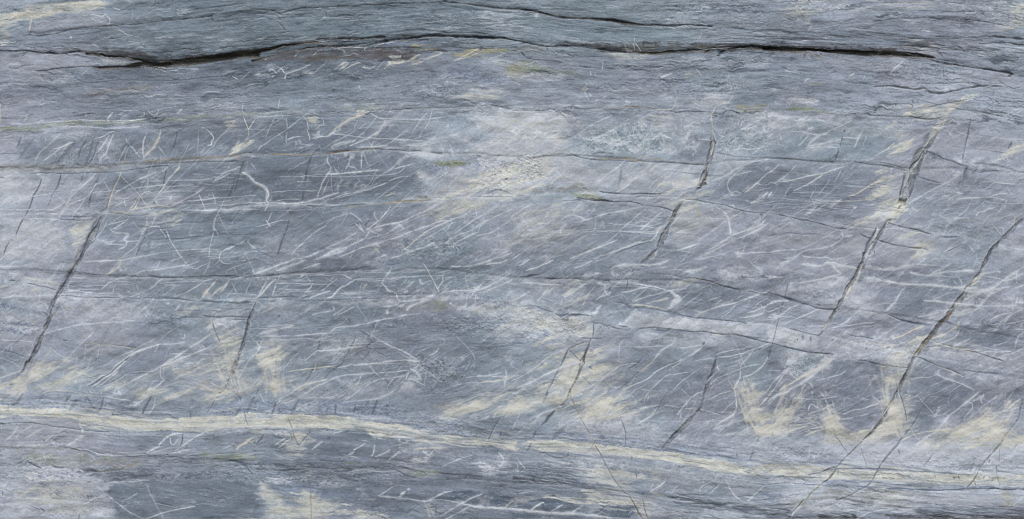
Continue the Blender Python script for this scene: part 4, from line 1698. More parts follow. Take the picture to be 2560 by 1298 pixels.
w 2.4 .8 560 885 480 915 390 955 300 1020 200 1100 120 1150
w 2.4 .75 120 1150 60 1180 0 1200
c 2 .7 130 1260 70 1298
w 2.6 .6 0 1165 100 1150
w 2 .6 360 1175 500 1190 640 1200 780 1205 870 1200
w 3 .75 1245 1030 1150 1040 1075 1055
w 2.4 .75 1070 1055 1000 1110 920 1170 820 1240 740 1298
w 2 .7 910 1180 860 1240 810 1298
w 5 .7 1600 840 1540 870 1480 920 1430 980
P w .6 6 1440 960 1500 890 1590 840 1640 790 1620 830 1520 900
w 3.4 .6 1580 850 1630 800 1620 780
P c .5 6 1280 1100 1400 1000 1460 950 1400 1030 1300 1110
w 2 .6 1220 868 1400 868 1550 862
w 2.4 .6 1650 880 1700 880 1780 870 1880 850
w 2 .8 1900 870 1800 950 1700 1010 1600 1080
w 2 .75 1900 860 1750 970 1600 1040 1450 1110 1350 1190 1100 1298
w 1.8 .7 1750 1120 1600 1145 1530 1165 1440 1240 1380 1298
w 1.8 .6 1880 1080 1780 1150 1700 1210 1610 1298
w 2 .7 1240 1298 1340 1240
w 1.6 .6 1700 990 1600 1040 1400 1140
w 2 .7 2556 830 2450 880 2300 935 2200 960 2050 970
w 1.8 .7 2420 860 2300 890 2100 920 2030 950
w 1.6 .6 1810 1010 1950 985 2050 975
w 2 .7 2420 895 2350 980 2290 1050 2280 1110
w 2.8 .8 2280 1090 2280 1170 2240 1230 2215 1298
w 2.6 .8 2556 970 2490 1070 2400 1140 2300 1170
w 2 .7 2500 1040 2390 1050 2280 1090 2150 1140 2050 1180 1980 1240
w 2.4 .7 2050 1050 2055 1080 2070 1100
w 2 .6 2070 1100 1980 1180 1940 1240
c 2 .5 1950 1298 2100 1210 2260 1130
c 3 .5 2360 1180 2400 1290
c 3 .4 2310 1180 2340 1290
w 1.8 .5 0 1270 20 1290
w 1.2 .5 1120 780 1070 870 1070 1020
c 1.2 .5 780 870 860 950 920 1020
w 1.6 .4 1790 1225 1850 1220
w 3 .5 2130 730 2120 690
c 2 .5 2080 740 2000 750
w 2 .5 2230 580 2240 620
H w 60 1.3 .45 50 38 14 100 180 950 420
H c 30 1.4 .4 50 38 14 350 220 900 450
H w 60 1.2 .35 70 28 8 1200 120 2500 560
H d 50 1.1 .3 80 28 8 1100 100 2500 560
H w 50 1.2 .35 60 18 10 0 0 1200 130
H w 50 1.2 .3 90 40 8 1100 900 2500 1298
H d 40 1.2 .3 70 42 8 1000 900 2400 1298
H c 20 1.2 .4 60 25 10 0 1080 500 1298
H w 30 1.3 .4 30 20 15 1350 760 2000 900
d 2 .4 290 385 400 430
T 3 2
P n .3 30 0 0 100 0 300 60 700 80 700 160 300 200 0 180
P d .4 30 0 100 700 150 400 220 200 260 0 300
P w .5 20 200 280 400 230 700 150 800 180 700 260 400 300 120 330
P w .4 20 550 460 900 200 1200 260 950 460 
P d .45 40 960 240 1400 260 1900 290 1750 420 1500 640 1300 600 1100 500 980 400
P d .45 30 960 90 2000 130 1900 260 1400 240 960 170
P d .4 40 700 560 1330 600 1250 700 900 740 600 680
P d .3 40 0 380 500 480 500 650 0 640
P l .35 30 540 460 760 400 900 470 700 500 560 640
P w .55 10 0 660 200 690 500 750 500 900 250 880 0 820
P w .35 40 500 740 1000 740 1500 900 1400 1000 900 980 540 930
P d .6 40 1900 640 2500 680 2500 880 2300 900 1900 840 1850 760
P d .4 30 1990 440 2200 480 2500 600 2200 650 1950 600
P d .45 40 0 880 200 900 150 1100 0 1298
P t .6 30 250 1020 380 960 550 960 420 1120 300 1180
P d .5 60 400 1100 700 960 1100 980 1300 1100 1250 1298 300 1298
P d .45 60 1350 1100 1600 1060 2200 1250 2100 1298 1320 1298
P c .5 24 1200 880 1500 860 1480 1000 1340 1298 1200 1298 1180 1080
P w .5 40 1480 860 2000 880 2556 1000 2556 1050 2100 1000 1500 950
P w .35 50 2100 1150 2556 1200 2556 1298 2100 1298
P d .45 16 1450 780 1620 690 1700 740 1560 830 1380 850
P c .4 10 1500 800 1560 740 1500 860
P w .6 10 1850 520 2000 500 2100 480 1950 560 1850 560
P w .6 10 1860 860 1950 800 2000 840 1900 870
P t .3 16 880 520 960 480 1060 520 1040 580 920 600
P w .35 10 900 540 960 480 1060 520 1000 600
S .5 30 400 250 750 250 600 450 100 380
S .5 40 700 720 1500 800 1600 1050 900 950
S .5 14 1250 560 1600 620 1500 660 1350 620
S .4 40 1700 900 2500 1000 2400 1100 1700 1000
P n .85 3 960 0 930 90 890 180 830 260 790 300 860 150 900 50 930 -10
K 4 .9 930 30 900 110 860 180 820 250 790 300
d 5 .6 945 0 900 60
c 2.6 .6 965 10 920 120 880 220 850 260
c 4 .75 840 260 790 340 750 410 700 480 680 500
K 3 .8 760 380 730 440 690 490
K 5 .7 725 410 700 440
P e .7 3 680 500 690 510 650 560 610 595 600 580 640 520
K 3.4 .8 670 500 640 550 610 590
c 3.4 .8 610 600 580 650 550 695
d 2.6 .7 550 700 520 740 490 760
o 2 .4 550 750 540 820
K 6 .9 2200 0 2150 60 2110 110 2080 150 2040 190
P n .7 3 2210 0 2150 90 2090 140 2070 160 2120 60 2150 0
P g .8 4 1980 280 2020 240 2030 270 1980 320 1960 320
P k .75 6 1890 380 1940 330 1960 360 1930 420 1880 430
K 4 .8 1990 270 1950 330 1900 400 1860 450
g 4 .8 1880 430 1850 490 1830 520
r 7 .85 1840 500 1790 570 1740 620 1700 680
K 6 .85 1790 560 1740 620 1690 680 1650 740
P k .6 4 1660 690 1700 650 1710 690 1670 750 1620 760
r 7 .9 1670 720 1620 770 1570 820 1540 860
K 4.5 .85 1650 720 1600 770 1550 830 1530 880 1500 930 1470 950
c 3 .7 1540 840 1510 900 1480 950
o 4 .8 1560 860 1500 910 1460 950
K 3 .85 1475 960 1430 1030 1400 1090 1370 1150
K 4 .9 1370 1150 1330 1230 1300 1298
d 6 .6 1380 1140 1310 1240 1280 1298
o 2 .7 1380 1160 1340 1270
d 2 .7 1480 960 1550 990 1650 1040 1750 1080 1850 1110 1920 1140
c 2 .6 1660 1050 1800 1100 1950 1170
K 1.8 .7 1190 1050 1300 1070 1400 1078
K 3 .85 -10 325 60 345 150 375 250 400 350 435 410 450 500 485 600 495 680 497
d 4 .6 150 375 280 420 400 450
d 4 .7 1280 580 1350 600 1450 630 1540 645
d 2.6 .6 1200 545 1300 590 1400 620 1620 645
c 2 .4 1100 520 1350 620
d 2.2 .6 810 750 950 770 1050 790
d 2 .6 210 680 350 720 500 760
K 2.4 .8 -10 820 100 845 200 880 320 900 420 925 550 935 650 940
d 2.4 .6 880 1000 980 1010 1080 1040 1180 1060
d 2 .6 1550 870 1800 860 2100 930 2350 1010
d 3 .6 2220 975 2350 1010
d 3 .6 2020 1110 2120 1120 2300 1140
d 1.6 .5 1920 1095 2020 1110
d 3 .6 2200 665 2280 680
d 3 .5 1160 880 1220 870
d 7 .5 345 755 345 800
d 4 .5 420 770 420 815
d 4 .7 290 788 290 795
d 4 .7 705 828 708 828
d 4 .5 630 810 650 790
d 1.5 .6 200 240 0 980
d 3 .5 0 980 30 910
P w .6 6 100 40 180 10 300 -10 200 30 130 70
P w .7 5 0 150 60 155 150 175 60 180 0 190
w 5 .85 330 45 450 50 520 60 600 30 650 30 750 60 850 75 900 90
P w .6 8 560 40 640 20 740 50 880 70 880 95 760 80 650 60
w 5.5 .8 640 40 680 100 735 140
w 4 .6 730 145 600 180 450 210 300 240
P w .8 7 980 50 1100 70 1250 65 1300 75 1200 100 1050 100 970 80
w 4 .7 1300 65 1450 50 1500 42 1700 62
w 4 .6 1150 100 1300 90 1430 50
P w .75 7 1390 120 1500 130 1620 150 1650 150 1600 165 1450 150
w 5 .8 1620 150 1750 130 1900 115 2060 110
w 3 .6 1580 160 1700 160 1860 175
w 5 .6 1640 130 1740 90 1820 40
w 1.6 .6 1430 80 1455 0
w 1.4 .6 1510 40 1520 0
P w .8 7 940 200 1000 170 1150 200 1300 235 1400 245 1300 240 1100 220 980 220
w 6 .8 960 180 1120 200 1300 235 1430 250
w 4.5 .75 1430 250 1600 250 1800 270 2000 280 2150 295
w 6 .6 1700 265 1880 285 1990 290
w 4.4 .8 1380 270 1320 330 1280 390 1240 450 1160 510
P w .7 4 1160 510 1230 450 1250 440 1210 500
w 3 .7 960 170 1100 185
w 4 .8 1560 405 1650 410 1750 420 1900 440 2060 450
P w .6 6 1650 405 1800 425 2000 440 2060 460 1900 455 1700 430
w 2.4 .7 1640 405 1730 360 1850 320 1950 310
w 4.5 .85 2060 458 2200 460 2350 458 2480 458
w 3 .7 2480 430 2556 425
w 5 .8 2556 70 2450 130 2350 200 2280 260 2180 310 2060 350 1960 400
w 3 .75 2556 130 2440 190 2330 220
w 6 .8 2420 270 2300 290 2200 310 2000 320
w 5 .85 2320 300 2230 340 2150 420 2080 500 1960 540 1860 560
w 4 .8 2250 320 2180 370 2100 470
P w .6 8 1990 300 2100 310 2200 310 2060 340 1980 330
c 5 .7 2160 140 2080 190 2020 230 1990 270
w 6 .8 2120 140 2200 130 2290 110 2320 130
c 3 .7 2100 210 2020 260
w 3 .7 2150 160 2300 180 2360 220
w 2.4 .7 2130 260 2150 230 2240 215
w 2 .6 2240 220 2130 250
w 3 .6 1870 140 1920 210 1930 260
w 3 .5 1840 200 1880 240
w 2.4 .7 2490 100 2480 170 2490 230
w 2.4 .6 2490 370 2470 440 2440 460 2430 510
w 1.8 .7 2365 400 2300 470 2220 560
w 3.4 .85 2556 480 2480 520 2400 560 2310 630
P w .7 5 2340 640 2390 560 2430 540 2400 600 2360 640
w 3 .75 2430 525 2320 550 2220 600
w 2 .7 2220 650 2440 630 2556 600
w 4 .6 1500 570 1600 550 1750 510 1840 490
w 2.6 .6 1560 590 1660 570 1780 520
w 2.4 .7 1330 625 1230 700 1150 750 1050 810
w 3 .85 -10 450 60 420 120 410 200 408
w 2 .7 0 520 60 500 160 460
w 3 .85 300 450 220 480 150 540 80 572 0 575
w 3 .85 0 600 60 595 130 570 270 572
w 2.6 .85 500 495 400 540 250 600 120 660
w 1.6 .7 250 665 400 662 570 658
w 2 .8 580 695 700 665 900 640 1080 615
w 2.4 .8 935 480 860 550 780 620 710 650
w 3 .7 620 458 680 458
w 2.4 .7 820 460 950 460
w 1.6 .6 650 700 800 690 1130 640
w 1.4 .5 380 570 520 560
c 4 .75 1570 660 1450 700 1350 750 1250 790
P w .6 10 1220 770 1260 750 1280 800 1240 810
c 3.6 .7 1510 790 1420 820 1350 880
c 6 .7 1920 620 1850 690 1800 730 1720 760 1650 780
w 3 .6 1910 700 1870 770 1760 820 1700 840
P c .5 8 1480 850 1520 790 1600 740 1560 840
w 2 .5 1720 770 1740 840
c 3.6 .75 1620 800 1700 840 1800 870 1900 880 2050 905
w 2.4 .6 2000 840 2200 880 2400 915
w 4 .75 2050 900 2200 915 2430 915
w 3 .7 1850 870 1930 830 2020 790
w 3.4 .8 2556 730 2510 740 2490 790 2460 870
w 1.6 .5 2470 870 2450 910
w 4 .7 2556 880 2450 930 2300 965
w 2.6 .6 2556 690 2420 690
w 2 .8 1385 930 1310 980 1225 1035
w 2.6 .7 2280 1040 2220 1080 2150 1110
w 3.4 .6 2120 1030 2130 1080
w 2.4 .7 1660 1130 1740 1170 1850 1210 1950 1250 2060 1298
w 2 .6 1380 1180 1500 1175 1640 1165
P w .5 8 1630 1130 1740 1090 1690 1160 1650 1160
w 3 .6 1820 1150 1880 1140
w 2 .5 1740 1210 1620 1260
w 1.4 .6 480 1205 600 1170 700 1150 775 1110
w 1.8 .6 580 1275 700 1240 820 1190
w 1.4 .4 0 1105 130 1105
w 2.4 .8 0 1298 60 1210 140 1140
w 2.4 .8 60 1298 110 1210 160 1140
P w .6 7 130 1130 160 1080 200 1060 220 1100 180 1140
w 3 .6 160 1080 200 1020 250 970
P w .7 8 190 1050 260 940 380 920 400 950 300 980 230 1060
c 5.5 .8 120 1298 220 1240 300 1190 420 1130 540 1060 640 1000
w 5.5 .8 200 1298 320 1240 420 1170 520 1090 620 1020
P w .55 10 360 1130 480 1040 640 960 690 980 600 1040 480 1120 380 1170
w 3 .7 220 1080 240 1150 290 1190
K 3.4 .6 290 1215 370 1170
w 3 .7 330 1298 380 1240
H w 50 1.2 .4 60 14 10 0 450 1300 720
H w 60 1.3 .4 60 22 14 1900 100 2556 700
H w 30 1.2 .35 60 8 8 1000 100 2000 300
H d 40 1.1 .3 80 15 10 950 260 1500 700
H d 30 1.1 .3 90 5 6 1900 640 2500 880
H w 40 1.2 .3 60 22 10 300 1000 1300 1298
H w 20 1.2 .35 60 -18 8 1600 1000 2500 1200
H w 40 1.4 .4 20 40 20 100 180 700 380
H w 30 1.3 .4 26 35 20 1100 740 1500 980
T 0 3
P w .35 40 0 500 500 540 460 600 0 620
P n .3 40 0 260 600 250 1000 430 700 580 450 570 0 520
S .5 12 0 90 1100 90 1200 240 0 180
P b .3 16 0 110 100 80 300 40 600 30 900 60 1100 90 1300 130 1250 260 1000 240 820 230 680 210 400 190 0 170
P d .3 20 1250 110 1500 80 1700 120 2050 130 2050 260 1750 300 1300 270
P b .4 20 2080 240 2200 120 2350 60 2556 60 2556 250 2340 280 2100 280
P c .7 10 0 180 300 190 600 205 820 240 950 265 1150 265 1400 300 1700 310 2000 300 2100 285 2400 275 2600 262 2600 380 2300 380 2080 385 1950 410 1700 405 1500 410 1300 405 1100 385 950 380 800 340 780 310 500 270 200 265 0 265
P c .6 16 1300 0 1900 0 2100 20 2400 0 2500 60 2200 130 2050 150 2000 60 1700 80 1400 50
P c .4 26 0 0 120 0 0 90
P w .4 30 100 20 300 10 150 120
P b .4 10 980 380 1200 385 1440 400 1350 450 1250 470 1100 430
P u .5 40 500 600 800 640 1200 680 1400 700 1100 790 800 780 500 730 200 680 200 600
P g .35 30 130 590 500 640 700 760 500 760 200 690
P g .6 16 2000 650 2556 640 2556 710 2300 710 2050 690
P g .35 14 1000 670 1400 680 1350 720 1050 720
P d .5 14 1250 500 1500 460 1700 430 1800 460 1750 560 1500 620 1250 600 1160 560
P k .3 20 2040 500 2200 470 2260 540 2100 570
P d .45 20 1860 560 1950 500 2150 450 2556 420 2556 560 2100 580
P b .3 20 80 270 240 280 240 330 80 330
P l .4 20 480 300 760 300 780 380 500 360
P l .4 30 180 850 400 850 400 950 180 1040 150 960
P b .55 10 400 880 450 830 560 900 640 950 500 970 440 1000 400 980
P w .35 50 450 880 1100 860 1100 1298 0 1298 0 900 180 1050 400 1000
P c .4 40 200 1060 350 980 700 1000 800 1100 700 1200 450 1150
P u .4 30 600 1150 900 1140 900 1240 650 1230
P d .65 20 1100 950 1450 935 1900 920 2400 900 2600 960 2600 1298 1180 1298 1150 1180 1080 1050
P l .35 30 1100 1000 1800 1000 1900 1298 1200 1298
P w .5 24 750 1210 1100 1200 1160 1298 800 1298
P l .4 16 0 1230 400 1240 450 1298 0 1298
P d .4 26 1060 880 1500 830 2400 830 2556 900 1900 920 1200 930
S .7 30 130 640 500 680 900 800 800 900 400 980 200 900 150 760
S .6 20 980 380 1440 390 1440 480 1000 430
S .5 20 100 520 600 540 600 600 100 600
S .7 20 1060 870 2400 800 2556 900 1200 920
S .6 20 2250 700 2556 700 2556 860 2400 820
S .4 14 640 90 900 60 820 230 680 200
S .6 20 450 1210 700 1200 660 1298 450 1298
K 3 .9 2240 5 2220 30 2185 45
c 2 .6 2180 50 2110 140 2080 230
d 3 .6 2140 110 2090 190 2070 240
d 7 .5 2540 80 2500 160 2470 240
d 4 .5 2430 150 2380 220 2340 270
d 1.6 .7 2360 0 2390 80 2410 140
d 1.6 .5 2438 220 2455 300 2480 365
d 5 .7 1510 80 1470 150 1420 250
d 4 .5 1040 80 1000 200 960 240
d 7 .4 710 60 650 130
d 8 .4 770 110 700 210
d 5 .4 230 50 170 140 100 180
d 5 .4 50 80 20 130
d 6 .35 430 60 380 130
d 4 .4 870 90 940 200
d 4 .6 1900 240 1905 290
d 3 .6 1660 240 1750 300
d 1.6 .6 1120 240 1130 265
d 1.4 .5 1120 255 1250 260 1400 280
o 1.4 .5 1110 275 1050 320 960 350
d 2 .7 0 345 150 335 300 335 500 365 700 395 850 410 1000 425 1100 430
o 4 .4 530 255 620 262
K 2 .8 1825 440 1825 500 1805 575
d 1.4 .6 1730 440 1830 455
d 2 .6 700 590 850 620 950 635 1020 645
d 3 .5 1010 642 1040 645
d 1.6 .5 1250 680 1400 670 1500 655
K 4 .8 520 755 560 780 640 785
K 8 .85 830 850 860 830 880 805 960 820
o 2.6 .7 970 820 1100 815 1200 795 1300 765 1400 745
d 3 .6 870 815 1000 825 1150 810 1250 790
d 3.4 .7 280 715 300 730 420 790
K 3 .7 1800 720 1870 735 1950 745 2050 750 2180 765
P g .5 10 2030 730 2150 740 2180 765 2050 760
d 4 .6 2280 710 2360 720 2450 770 2530 855
d 2.4 .6 2360 710 2556 715
d 3 .5 1870 560 1870 590
d 3 .5 870 940 910 920
d 5 .6 870 1060 880 1100
d 2.6 .6 30 1020 32 1060
d 3 .6 790 1250 785 1298
d 2 .5 400 1180 440 1230
d 3 .5 280 1160 430 1210
d 3 .5 440 500 445 530
d 2 .6 2060 1030 2150 1048 2220 1065
d 1.6 .5 1960 1130 2050 1125
c 2 .6 420 40 550 15 750 30 850 60 950 75
w 2.4 .75 850 55 1000 70 1100 80 1200 105 1300 112
w 1.6 .7 1010 0 1015 50
w 1.6 .6 890 0 920 40 980 40
w 4 .7 1340 180 1420 110 1500 40 1550 0
P w .5 8 1220 210 1380 120 1480 60 1400 150
c 3 .6 1390 110 1480 40
w 2.6 .75 1550 150 1520 200 1480 260
w 2.6 .6 1550 90 1530 170
c 2 .6 1540 90 1600 60
w 3.4 .7 1130 40 1200 50 1180 10
P w .5 8 1120 30 1180 0 1200 50
w 2 .6 1900 190 1940 170
w 3.4 .75 185 370 150 430 60 510
w 3 .75 320 375 200 440 165 490
w 4 .75 440 385 350 440 250 495
w 3 .7 530 460 450 520
w 2 .7 570 460 510 520
w 3 .75 800 370 820 400 815 455
w 5 .75 850 465 780 500 720 540 670 575
w 2 .6 780 530 820 500
w 5 .4 750 480 850 470
w 2 .5 20 360 15 450
c 3 .8 800 320 800 360
w 2.4 .9 1585 555 1650 490 1730 445 1820 445
w 2.6 .9 1590 570 1530 600 1470 640
w 2.6 .85 2050 430 1950 480 1880 530 1750 615
w 2.4 .6 2050 430 2090 432
c 5 .85 2520 485 2460 530 2400 570 2360 605
c 2 .6 2340 540 2220 600
w 2.4 .6 1700 480 1710 540 1740 550 1780 500
w 3 .5 500 500 560 560
w 2 .6 700 580 850 605 1000 650 1200 665 1450 650 1600 640 1800 630
w 4 .5 1180 635 1300 635
w 3 .5 1500 640 1680 590 1800 570
w 3 .6 1900 600 1700 640
c 2.4 .75 380 950 300 1000 200 1060
w 3 .6 970 980 1030 1030
w 2 .7 1060 1080 980 1080 900 1120 830 1150
w 4 .6 1000 1070 1080 1070 1120 1100
w 2 .6 950 1110 940 1180
w 1.6 .6 960 1110 1060 1160 1110 1180
w 2.4 .7 1450 1290 1550 1265 1650 1230 1780 1200 1950 1172
w 1.8 .6 1560 1140 1650 1160 1780 1185
w 1.8 .6 1370 1040 1290 1090 1220 1120
w 3.4 .6 1800 845 1740 890
w 3 .5 1560 860 1620 880
w 3 .7 40 980 60 940 100 900
w 4 .6 0 1130 40 1160
w 3 .6 280 1160 380 1180 420 1220
w 2.4 .7 410 1270 480 1210
w 4 .5 180 1200 240 1150
w 2.6 .6 0 1060 150 1100 300 1150
w 1.6 .5 1060 930 1500 915
H w 30 1.4 .4 30 40 12 50 320 900 560
H d 30 1.6 .35 26 50 16 100 40 1100 220
H w 30 1.4 .35 20 60 18 600 50 1100 220
H c 20 1.6 .5 40 15 12 1500 20 2100 120
H w 40 1.4 .4 14 20 30 1400 820 2500 1000
H d 60 1.2 .35 50 2 6 1500 640 2556 800
H w 30 1.2 .35 50 4 6 1400 600 2556 700
H w 40 1.4 .35 20 30 30 200 1050 1000 1290
H d 20 1.4 .4 26 25 20 1200 450 1800 600
H c 40 1.2 .4 60 -3 4 0 190 2500 390
T 1 3
S .5 12 0 120 1400 130 1500 300 0 260
P b .38 14 0 130 150 110 420 100 700 110 1000 130 1250 130 1400 170 1500 270 1560 350 1400 360 1100 330 900 290 600 265 200 265 0 250
P w .35 14 400 150 600 130 620 230 400 230
P d .4 16 1020 200 1200 130 1200 240 1060 280 980 280
P l .4 30 400 0 900 -20 1700 0 1300 100 900 120 400 90
P c .65 8 -50 262 100 285 250 280 400 270 700 275 900 295 1100 325 1400 360 1550 385 1650 430 1700 520 1560 500 1300 470 1150 460 1100 400 1000 360 900 380 780 390 500 370 300 385 150 370 -50 370
P g .35 14 650 330 850 320 1100 350 1100 370 900 360
P c .6 8 1500 400 1700 450 1900 480 2200 510 2450 520 2600 540 2600 600 2400 580 2100 560 1900 540 1700 530 1560 500
P d .6 8 760 450 870 412 1000 430 1120 440 1180 490 1250 500 1500 500 1650 520 1500 600 1350 700 1050 690 850 660 600 600 460 580 500 520
P d .6 6 1350 430 1450 440 1550 470 1450 460 1350 460
P d .4 10 1000 380 1120 410 1150 440 1020 430
P b .45 20 1560 330 1900 290 2060 340 2060 420 2300 500 2100 490 1900 470 1650 430
P d .35 40 1700 0 2300 0 2200 120 1900 200 1800 100
P d .4 30 1800 300 2400 260 2556 300 2556 500 2300 500 2100 420
P c .5 26 1780 250 1850 180 2100 130 2350 60 2300 150 2000 270 1850 290
P c .4 20 2400 200 2556 160 2556 260 2450 240
P c .4 20 100 0 400 0 250 80 150 60
P c .5 30 330 470 460 420 500 470 430 600 340 600
P c .4 26 0 380 130 370 100 450 0 480
P w .4 24 60 380 400 400 340 470 100 440
P d .4 40 0 680 700 680 1000 730 1300 790 1000 900 900 990 500 830 0 800
P k .15 20 150 800 800 830 1000 900 600 860
P d .35 20 1550 600 1800 600 1900 660 1800 760 1500 740
P d .45 26 1700 690 2200 690 2200 830 1800 860 1600 780
P d .45 20 2000 580 2400 590 2556 640 2556 720 2250 650
P d .4 30 950 900 1380 900 1240 1060 1050 1030
P g .55 10 1500 830 1750 800 1850 840 1700 880 1580 880
P d .4 20 1400 880 2556 870 2556 990 1900 1000 1450 960
P d .6 6 1240 1060 1380 970 1500 960 1900 1000 1800 1100 1700 1110 1400 1080
P s .65 6 1760 1105 1900 1020 2050 1005 2250 1025 2100 1090 1990 1130
P s .65 5 2060 1150 2150 1090 2280 1040 2300 1050 2200 1150
P s .8 8 2320 1130 2400 1070 2556 1050 2600 1080 2600 1140 2450 1160 2250 1150
P n .4 20 2200 1080 2320 1050 2300 1130 2220 1140
P d .4 20 1200 1090 1600 1140 1700 1150 1600 1250 1300 1298 1100 1298
P d .4 20 2060 1190 2556 1220 2556 1298 1900 1298
P c .45 24 90 960 160 1000 250 1100 450 1180 420 1080 480 1000 620 1060 560 1150 700 1190 820 1150 700 1298 0 1298 100 1200 60 1060
P b .45 20 140 960 330 950 420 1000 350 1080 200 1070
P b .45 26 0 960 80 1000 100 1060 0 1090
P b .45 26 0 1150 80 1160 100 1260 0 1298
P b .4 20 630 1000 1000 1030 1100 1120 900 1150 650 1120
P c .5 26 950 1240 1200 1200 1300 1298 900 1298
P b .45 20 250 1080 400 1100 430 1200 300 1190
P c .4 14 1680 1160 1780 1150 1790 1270 1750 1280
P w .45 12 100 880 300 870 350 930 200 950 80 930
P w .35 30 500 880 850 880 900 940 600 970
P w .6 14 1500 700 1650 670 1760 620 1700 740 1600 750
P w .6 16 2230 770 2300 740 2400 790 2450 820 2300 850
P w .3 16 1850 640 1950 640 1960 670 1850 670
P w .4 16 1050 960 1100 1050 1000 1060
S .8 24 1560 280 2050 290 2120 480 1700 450
S .8 20 1500 680 1760 620 1700 750 1500 740
S .8 20 2220 720 2470 740 2450 850 2250 850
S .6 20 0 380 420 400 400 480 0 470
S .5 16 500 330 800 340 760 440 500 440
S .6 26 0 760 500 800 900 950 0 960
S .5 26 900 800 1500 830 1100 960 850 900
S .5 30 900 1100 1300 1160 1300 1298 900 1298
S .5 14 2050 590 2450 600 2400 660 2060 640
S .4 14 400 120 650 120 640 250 380 240
K 4 .7 200 150 175 200 150 255
d 6 .6 430 100 390 180 350 250
d 5 .4 220 110 180 180 160 250
d 4 .6 800 140 790 250
d 4 .6 1000 150 970 240
d 5 .6 1210 110 1180 200 1155 260
d 7 .4 1130 120 1100 160
d 3 .5 0 50 30 0
K 2.6 .7 2430 300 2380 380 2350 450 2320 510
d 2.6 .6 2450 420 2430 480
d 2.6 .5 2150 420 2150 450
d 3 .5 2380 530 2550 545
d 2 .6 540 400 530 460
d 6 .5 740 490 715 500
K 3 .7 80 450 50 500 10 550
d 3 .6 520 450 460 520
d 1.5 .5 320 280 350 360 380 450 410 520 435 580
o 1.6 .6 325 285 360 380 400 490
d 2 .4 505 810 520 880 535 970 545 1060 550 1150 552 1298
o 2 .5 545 1040 552 1298
o 1.6 .6 510 820 530 920
o 1.4 .4 480 740 490 800
K 3 .75 0 795 50 800 200 810 300 815 420 810 500 800
d 4 .6 220 812 400 812
d 2 .6 360 715 500 708 700 715 900 735
d 3 .5 130 790 200 805
d 2 .6 770 830 900 830 960 810
d 5 .5 860 825 960 810
d 3 .6 850 885 920 910 1020 925
d 3 .5 60 910 80 920
K 3 .7 1370 770 1450 775 1530 800
d 4 .6 1180 790 1300 800 1400 810 1500 860 1600 885
d 2.6 .6 1210 490 1205 510
d 4 .5 1150 430 1180 438
d 1.6 .6 1570 1140 1400 1120
K 3 .7 1800 1160 1795 1250
d 1.6 .6 1700 1160 1740 1230 1770 1290
d 2.6 .5 1590 1180 1500 1250
d 3 .5 1850 850 2050 855 2250 870
d 3 .5 1900 910 2100 895 2250 900
K 6 .75 2330 950 2450 965 2600 955
d 4 .6 2400 860 2550 870
d 2 .5 1250 850 1450 830
d 3 .6 400 970 550 990 700 1010
b 5 .7 400 970 550 990 700 1008
d 2.6 .5 1160 1170 1160 1230
d 5 .5 1080 1210 1180 1180 1250 1170
d 5 .5 1900 905 1930 900
g 4 .6 870 735 1000 745
d 1.6 .4 600 270 660 290
w 2 .75 400 0 330 50 260 90 200 150
w 3 .7 570 0 500 40 420 80
w 1.6 .6 40 40 70 110 110 150
w 2.4 .6 930 0 880 50 820 90
w 2.4 .6 1040 0 960 70 880 120
P w .5 8 850 100 900 80 980 70 900 110
w 3.4 .6 1400 0 1340 40 1260 80 1140 110
w 3 .4 870 130 1000 115 1160 100
w 3 .5 460 90 800 90
w 2.4 .6 260 80 200 120
c 2.6 .5 400 100 280 140
c 2.4 .6 2556 30 2450 60 2380 120
c 2.4 .5 2300 130 2150 200 1980 270
c 2 .5 2350 170 2200 210 2000 280
w 3.4 .7 2210 285 2190 300
w 3 .6 2330 270 2290 295
w 3 .6 2400 230 2370 290
c 3.6 .8 290 490 240 520 190 555
c 4 .7 350 490 280 540 220 590
w 3.4 .85 668 520 610 565 560 605
c 3.4 .7 490 510 450 560
w 3.4 .85 1090 545 1030 580 980 610
w 4.4 .7 980 630 930 655
w 2.4 .7 1190 560 1170 640 1150 670
w 3.6 .75 1340 600 1280 640 1190 670
w 4 .8 1435 620 1390 660 1330 700
w 3 .7 1500 600 1420 650
w 2 .5 1350 570 1450 550 1520 520
w 3 .5 1050 512 1130 520
w 5 .7 1425 510 1440 505
w 3 .6 1490 505 1530 520
w 3 .5 1690 740 1740 660 1760 610
c 3 .6 1560 600 1700 590 1800 585 1900 585
w 2.6 .5 1850 780 2000 710 2150 660
w 3 .7 2420 630 2470 690 2460 740 2410 810
P w .6 6 2450 740 2470 700 2480 720 2440 780
w 2.6 .6 980 360 900 400 780 440
w 2 .5 860 655 1000 680 1040 695
w 3.4 .8 1220 1065 1290 1030
w 2.4 .6 1290 1030 1350 980 1410 960
P w .6 5 1430 1085 1450 1050 1500 1010 1490 1050 1460 1090
w 4 .6 1330 935 1365 945
w 5 .5 1510 1000 1540 995
w 2 .6 1400 960 1500 970
w 3.4 .85 1730 1110 1800 1070 1880 1030 1960 1015
w 3.4 .6 1230 1070 1350 1080 1500 1100 1700 1120 1760 1110
w 2.4 .7 1770 1105 1900 1110 2050 1140 2150 1155
P w .6 7 2080 1155 2250 1165 2500 1190 2600 1200 2600 1220 2400 1200 2150 1180
w 5 .85 2130 1165 2350 1180 2600 1200
w 4 .8 2270 1035 2150 1090 2050 1140 1960 1200 1840 1270
w 3.4 .8 2120 1180 2010 1240 1900 1298
c 3.4 .7 2556 1120 2500 1170 2480 1190
w 2.6 .6 2020 1050 2070 1038
w 3 .5 100 880 250 900
w 3 .6 360 880 330 930
c 2 .5 490 880 430 930
w 1.4 .5 1680 1120 1700 1180 1740 1230
c 2 .5 720 1210 820 1160
w 3 .5 0 1110 70 1080
w 2.4 .5 1200 790 1350 780
